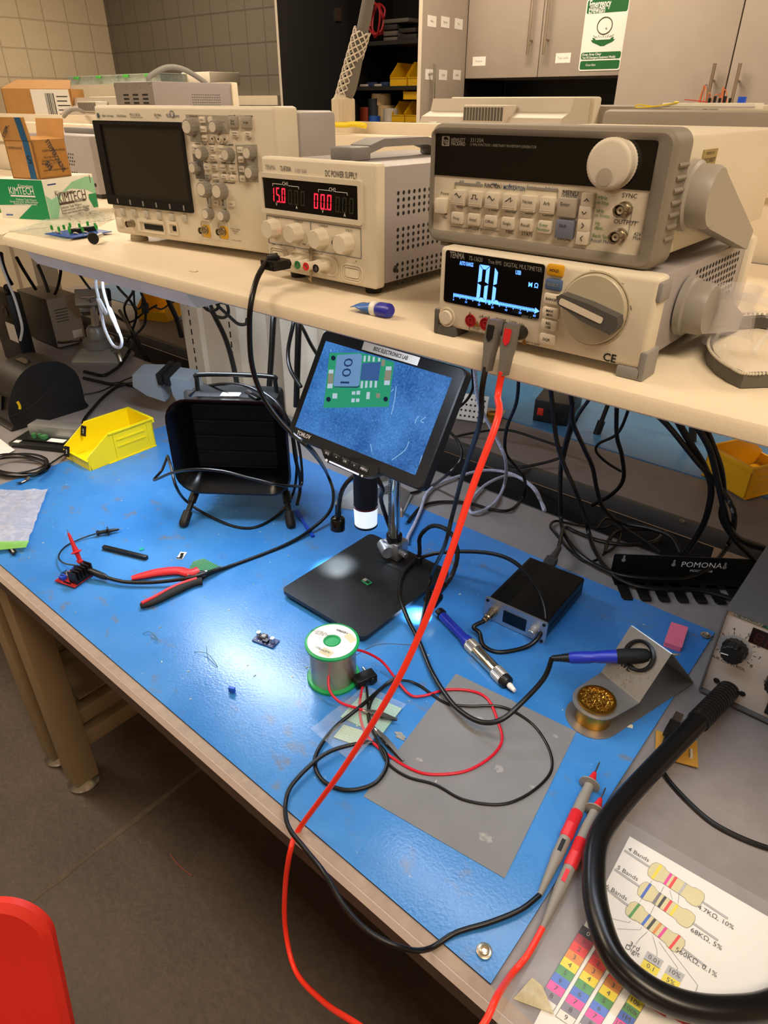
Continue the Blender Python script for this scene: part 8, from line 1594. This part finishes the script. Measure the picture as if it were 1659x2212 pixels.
# braided grey white lead
brd = M('braided_white', 'a9acc0', .7, var=.55, sc=420, aniso=(1, 1, 1))
cable('braided_cable', 'grey white braided cable coiled on the bench behind the red test lead', mk(hang([(272, 10), (275, 60), (288, 180), (322, 262), (380, 370), (420, 470)], 1.12, 1.2)+lie([(415, 580), (370, 668), (290, 714), (250, 708), (262, 650), (340, 575), (450, 540)], .008)+lie([(540, 590), (596, 680), (600, 700), (560, 605), (470, 542), (380, 518), (280, 522), (120, 572), (50, 622), (20, 700), (-10, 770), (-40, 830), (-45, 860)], .008), z2), .0040, brd, 'cable', 10, 8)
# white lamp cable
wc = M('white_cable', 'e2e9ee', .4)
P = [ay(207, 578, .80), ay(207, 615, .80), ay(212, 640, .80), ay(219, 680, .80), ay(228, 715, .80), ay(244, 745, .80), ay(259, 750, .80), ay(263, 735, .80), ay(255, 712, .80), ay(240, 680, .80), ay(231, 655, .80), ay(222, 620, .80), ay(220, 580, .80)]
o = cable('lamp_cable', 'white lamp cable loop with inline connector hanging under the shelf', P, .0036, wc, 'cable')
b = MB(); a_, c_ = ay(234, 663, .80), ay(257, 718, .80); L = (c_-a_).length; b.lathe([(0, 0), (.004, 0), (.006, .006), (.0062, L*.45), (.005, L*.6), (.0045, L), (0, L)], align(a_, c_) , n=16); k = b.build('inline_connector', wc, o); k.matrix_parent_inverse = o.matrix_world.inverted() if False else T(*P[0]).inverted()
b = MB(); a_, c_ = ay(211, 643, .80), ay(230, 680, .80); L = (c_-a_).length; b.lathe([(0, 0), (.004, 0), (.0055, .005), (.0055, L*.7), (.004, L), (0, L)], align(a_, c_), n=16); k = b.build('inline_connector', wc, o); k.matrix_parent_inverse = T(*P[0]).inverted()
cable('white_cable', 'white cord hanging at the left picture edge', [ay(x, y, .9) for x, y in ((-6, 540), (2, 570), (15, 605), (30, 640), (42, 680), (48, 710), (44, 735))], .0042, wc)
# power supply lead with stacked banana plug
q0 = PSU_MX @ V((PSU_POST[0][0], -.026, PSU_POST[0][1])); q1 = PSU_MX @ V((PSU_POST[1][0], -.026, PSU_POST[1][1]))
pj = PSU_MX.inverted(); t = thing('banana_adapter', 'black double banana plug pushed into the power supply terminals', 'plug', PSU_MX @ T((PSU_POST[0][0]+PSU_POST[1][0])/2, -.0265, PSU_POST[0][1]))
wq = abs(PSU_POST[1][0]-PSU_POST[0][0])/2; b = MB(); b.prism([(-wq-.005, 0), (wq+.005, 0), (wq+.006, -.012), (wq+.004, -.030), (-wq-.004, -.030), (-wq-.006, -.012)], -.006, .006, None, bev=.0015); b.cyl((-wq*.2, -.012, .0), (-wq*.2, -.012, .010), .006); b.cyl((-wq*.9, -.018, .007), (wq*.2, -.012, .009), .0058); b.build('plug_body', blk, t)
b = MB(); b.cyl((wq, -.0295, 0), (wq, -.031, 0), .0028); b.cyl((-wq, -.0295, 0), (-wq, -.031, 0), .0028); b.build('rear_sockets', blkm, t)
S_ = t.matrix_world @ V((-wq*1.0, -.018, .007))
P = [S_, ay(578, 562, .640), ay(556, 600, .60), ay(543, 650, .575), ay(539, 700, .572), ay(543, 780, .58), ay(560, 840, .59), ay(590, 890, .60), ay(630, 935, .61), ay(675, 975, .62), Z(706, 1022, .07), Z(720, 1065, .045), Z(712, 1105, .03), Z(670, 1145, .012), Z(610, 1180, .006), Z(500, 1222, .006), Z(440, 1240, .016), Z(400, 1250, .016), Z(330, 1258, .012), Z(270, 1257, .012), Z(228, 1247, .014)]
o = cable('banana_lead', 'black coax lead from the power supply plug down to the red driver board', P, .0038, cab, 'cable', 12, 10)
a_, c_ = Z(228, 1247, .014), Z(192, 1232, .020); L = (c_-a_).length; b = MB(); b.lathe([(0, -.004), (.0045, -.004), (.006, .002), (.0068, .006), (.0068, L*.75), (.0055, L), (0, L)], align(a_, c_), n=18); k = b.build('lead_splitter', blk, o); k.matrix_parent_inverse = T(*P[0]).inverted()
b = MB(); b.tube([Z(192, 1232, .020), Z(165, 1222, .022), Z(140, 1217, .018), Z(127, 1206, .012), Z(132, 1190, .008), Z(150, 1175, .006), Z(185, 1160, .008), Z(207, 1153, .011)], .0016, 8, 8); k = b.build('black_tail', cab, o); k.matrix_parent_inverse = T(*P[0]).inverted()
b = MB(); b.tube([Z(192, 1232, .020), Z(178, 1222, .024), Z(166, 1212, .026), CL+V((0, 0, .004))], .0016, 8, 8); k = b.build('red_tail', red, o); k.matrix_parent_inverse = T(*P[0]).inverted()
# fume extractor lead
ZF = lambda x, y, d: ay(x, y, d)
cable('usb_cable', 'black usb cable draped around the fume extractor', [ZF(410, 855, .86), ZF(435, 838, .86), ZF(475, 830, .85), ZF(525, 832, .85), ZF(565, 850, .85), ZF(600, 885, .86), ZF(628, 930, .88), ZF(640, 985, .90), ZF(640, 1030, .90), Z(632, 1068, .012), Z(605, 1108, .006), Z(555, 1138, .005), Z(505, 1137, .005), Z(440, 1108, .01), Z(400, 1080, .03), ZF(380, 1050, .70), ZF(370, 1010, .72), ZF(362, 985, .74)], .0034, cab)
cable('front_lead', 'thin black lead crossing the front of the fume extractor hood', [ZF(362, 985, .745), ZF(350, 1015, .70), ZF(333, 1037, .68), ZF(370, 1022, .67), ZF(420, 1014, .67), ZF(480, 1018, .70), ZF(540, 1033, .735), ZF(600, 1047, .77), ZF(636, 1050, .82), ZF(652, 1045, .87), ZF(650, 990, .88), ZF(640, 940, .88), ZF(622, 905, .88)], .0030, cab)
cable('side_lead', 'black lead running down the right side of the fume extractor', [ZF(560, 842, .88), ZF(600, 872, .88), ZF(628, 925, .88), ZF(638, 990, .88), ZF(648, 1030, .89), ZF(648, 1060, .90), Z(642, 1090, .05)], .0040, cab)
t = thing('usb_connector', 'silver usb connector lying on top of the fume extractor', 'usb connector', align(ay(532, 845, .855), ay(560, 862, .85))); b = MB(); b.box(-.006, .006, -.0023, .0023, 0, .02); b.build('metal_shell', steel, t); b = MB(); b.box(-.008, .008, -.004, .004, .018, .048, .0015); b.build('plug_grip', blk, t)
# iron lead
P = [CONN, CONN+V((-.008, -.02, -.004)), Z(1036, 1368, .014), Z(1045, 1395, .006), Z(1078, 1409, .005), Z(1135, 1398, .007), Z(1164, 1375, .02), Z(1178, 1330, .05), Z(1160, 1270, .075), Z(1112, 1215, .085), Z(1050, 1194, .075), Z(960, 1193, .05), Z(905, 1207, .03), Z(873, 1238, .022), Z(863, 1280, .022), Z(878, 1330, .022), Z(905, 1385, .012), Z(932, 1450, .012), Z(968, 1508, .018), Z(1000, 1540, .022), Z(1040, 1560, .028), Z(1082, 1555, .036), Z(1125, 1520, .048), Z(1175, 1465, .060), IRON_END]
cable('iron_lead', 'black soldering iron lead looping over controller and microscope base', P, .0040, cab, 'cable', 12, 9)
# multimeter leads
pg2 = M('plug_grey', '6e6a64', .5)
def dplug(label, j, capm, dx_):
    o = dmm @ V((j[0]+dx_, 0, j[1])); t = thing('lead_plug', label, 'plug', T(*o)); L = .062
    b = MB(); b.lathe([(0, -.001), (.0068, -.001), (.0062, .012), (.006, .021), (0, .021)], RX(90), n=20); b.build('socket_shroud', blk, t)
    b = MB(); b.prism([(-.006, .008), (-.005, .010), (.005, .010), (.006, .008), (.006, -.014), (.0045, -.024), (.0035, -.042), (-.0035, -.042), (-.0045, -.024), (-.006, -.014)], .018, .030, T(0, 0, 0) @ RX(-9) @ FR, bev=.0025); b.build('plug_body', pg2, t)
    b = MB(); b.prism([(-.0036, .005), (.0036, .005), (.004, .002), (.0036, -.008), (0, -.012), (-.0036, -.008), (-.004, .002)], .0295, .031, RX(-9) @ FR, bev=.0006); b.build('colour_cap', capm, t)
    return o+V((0, -.033, -.037))
E1 = dplug('grey right angled plug with black cap in the multimeter', DMM_J[2], blk, .006)
E2 = dplug('grey right angled plug with red cap in the multimeter', DMM_J[3], red, .007)
rl = M('red_silicone', 'fb3a26', .38, var=.04)
ed = az(648, 1788, BT+.006)
st_pts = [E2+V((0, 0, .004)), ay(1098, 838, .567)]
n_ = 7; a0 = st_pts[1]
for k in range(1, n_): p = a0.lerp(ed, k/n_); p.z -= .012*math.sin(PI*k/n_); st_pts.append(p)
fit = [(1075, 905), (1020, 1055), (968, 1210), (915, 1350), (845, 1495), (740, 1662)]
st_pts = [E2+V((0, 0, .004)), E2+V((0, -.004, -.022))]+[ay(x, y, .567+(ed.y-.567)*u) for (x, y), u in zip(fit, (.12, .3, .46, .6, .75, .9))]+[ed]
P = st_pts+[ay(628, 1835, .318), ay(616, 1920, .31), ay(617, 2010, .30), ay(640, 2100, .28), ay(700, 2165, .26), ay(775, 2215, .24), ay(880, 2290, .235), ay(980, 2290, .25), ay(1045, 2212, .285), ay(1075, 2150, .315), az(1105, 2105, BT+.008), az(1140, 2062, BT+.009), PR0]
cable('red_test_lead', 'bright red test lead stretched from the multimeter to the bench edge', P, .0036, rl, 'cable', 12, 9)
P = [E1+V((0, 0, .004)), E1+V((0, -.004, -.022)), ay(1035, 920, .595), ay(1000, 1025, .66), ay(978, 1110, .68), ay(960, 1180, .68), Z(933, 1240, .09), Z(918, 1310, .07), Z(902, 1380, .05), Z(868, 1450, .02), Z(832, 1480, .008), Z(780, 1525, .012), Z(720, 1575, .008), Z(685, 1625, .006), Z(682, 1660, .006), Z(705, 1692, .006), Z(755, 1707, .006), Z(812, 1690, .006), Z(837, 1645, .006), Z(815, 1608, .006), Z(770, 1607, .010), Z(700, 1630, .012), Z(635, 1690, .010), Z(617, 1735, .008)]
P += [ay(623, 1785, .327), ay(660, 1835, .312), ay(700, 1885, .30), ay(745, 1960, .29), ay(800, 2015, .29), ay(870, 2048, .305), az(925, 2050, BT+.006), az(985, 2015, BT+.006), az(1060, 1992, BT+.008), az(1125, 1965, BT+.010), PB0]
cable('black_test_lead', 'black test lead falling from the multimeter and looping near the spool', P, .0031, cab, 'cable', 12, 9)
# alligator clip leads
bpx = Z(788, 1462, .012); t = thing('banana_plug', 'black stacking double banana plug right of the solder spool', 'plug', face_to(768, 1478, 806, 1462, .012))
b = MB(); b.box(0, .038, -.007, .014, -.008, .008, .002); b.cyl((.009, -.010, 0), (.009, -.004, 0), .006); b.cyl((.029, -.010, 0), (.029, -.004, 0), .006); b.build('plug_body', blk, t)
b = MB(); 
for x in (.009, .029): b.lathe([(0, 0), (.0022, 0), (.0024, .004), (.0028, .008), (.0022, .014), (0, .015)], T(x, .013, 0) @ RX(-90), n=12)
b.build('banana_pins', steel, t)
rw = M('red_wire', 'c8102a', .4)
R1 = Z(783, 1482, .010)
P = [R1, Z(777, 1525, .006), Z(782, 1565, .006), Z(800, 1598, .008), Z(840, 1632, .005), Z(890, 1662, .005), Z(935, 1673, .005), Z(1005, 1666, .005), Z(1060, 1635, .005), Z(1084, 1600, .005), Z(1076, 1560, .006), Z(1055, 1512, .006), Z(1020, 1493, .006), Z(965, 1490, .006), Z(915, 1503, .006), Z(885, 1500, .008), Z(852, 1462, .012), Z(820, 1425, .030), Z(770, 1404, .055), Z(730, 1420, .052), Z(712, 1450, .045), Z(712, 1490, .028), Z(735, 1517, .015), Z(772, 1530, .012), Z(792, 1537, .012)]
o = cable('red_clip_lead', 'dark red lead looping between the spool and the grey sheet', P, .0022, rw, 'cable', 10, 9)
B1 = Z(792, 1484, .010)
P2_ = [B1, Z(795, 1520, .010), Z(797, 1560, .010), Z(815, 1600, .010), Z(838, 1648, .006), Z(880, 1678, .005), Z(940, 1695, .005), Z(1000, 1727, .005), Z(1075, 1738, .005), Z(1130, 1722, .005), Z(1178, 1685, .005), Z(1193, 1650, .005), Z(1180, 1605, .005), Z(1145, 1560, .005), Z(1085, 1527, .007), Z(1010, 1525, .007), Z(960, 1517, .006), Z(905, 1480, .006), Z(870, 1470, .012), Z(835, 1480, .012), Z(805, 1510, .012), Z(797, 1545, .014), Z(810, 1575, .014), Z(822, 1588, .012)]
o2 = cable('black_clip_lead', 'thin black lead looping across the grey sheet with alligator clip', P2_, .0021, cab, 'cable', 10, 9)
def croc(label, p0, p1, rot=0):
    d = (p1-p0); L = d.length; t = thing('alligator_clip', label, 'clip', align(p0, p1)); cs = M('clip_steel', '6d6963', .38, metal=.9)
    for s in (1, -1):
        b = MB(); w = .0035; b.add([(-.002, s*.0035, 0), (.002, s*.0035, 0), (w, s*.005, L*.3), (-w, s*.005, L*.3), (w, s*.0045, L*.55), (-w, s*.0045, L*.55), (.0018, s*.001, L), (-.0018, s*.001, L)], [(0, 1, 2, 3), (3, 2, 4, 5), (5, 4, 6, 7)]); b.add([(w, s*.005, L*.3), (w, s*.002, L*.32), (w, s*.0015, L*.55), (w, s*.0045, L*.55), (.0018, s*.0004, L), (.0018, s*.001, L)], [(0, 1, 2, 3), (3, 2, 4, 5)]); b.add([(-w, s*.005, L*.3), (-w, s*.002, L*.32), (-w, s*.0015, L*.55), (-w, s*.0045, L*.55), (-.0018, s*.0004, L), (-.0018, s*.001, L)], [(0, 1, 2, 3), (3, 2, 4, 5)])
        b.build('jaw', cs, t)
    b = MB(); b.cyl((-.0042, 0, L*.42), (.0042, 0, L*.42), .0024); b.lathe([(.0019, -.006), (.003, -.002), (.003, L*.14), (.002, L*.2)], n=12); b.build('pivot_spring', steel, t)
croc('steel alligator clip on the red lead resting on the board bag', Z(792, 1537, .014), Z(858, 1555, .012))
croc('steel alligator clip on the black lead pointing at the grey sheet', Z(815, 1580, .014), Z(872, 1643, .010))
# iec plug at the controller
a_, c_ = Z(1184, 1222, .026), Z(1203, 1192, .030); b = MB(); L = (c_-a_).length; b.box(-.012, .012, -.008, .008, -.004, L*.5, .003); b.lathe([(.009, L*.45), (.0065, L*.9), (.005, L*1.3), (0, L*1.3)], n=14); o = b.build('mains_plug', M('plug_dark_grey', '3a3937', .5), None, align(a_, c_)); tag(o, 'dark grey mains plug in the back of the soldering controller', 'plug')
# red wire scrap on the floor, debris on mat
cable('wire_scrap', 'thin reddish wire scrap on the dark floor', [az(x, y, .002) for x, y in ((368, 1845), (385, 1868), (415, 1892))], .0015, M('copper_scrap', '8a4a3c', .5), 'wire', 6)
q = random.Random(21); b = MB(); dn_ = 0
while dn_ < 110:
    x, y = q.uniform(MX0+.02, MX1-.02), q.uniform(MY0+.02, MY1-.02); s_ = q.uniform(.0006, .0022); b.box(-s_, s_, -s_*.45, s_*.45, 0, s_*.4, mx=T(x, y, BT+.0030) @ RZ(q.uniform(0, 180))); dn_ += 1
o = stuff(b.build('debris', M('debris_flecks', 'b9bda8', .5, var=.6, sc=60))); tag(o, 'scattered solder flecks and wire clippings on the blue mat', 'debris')
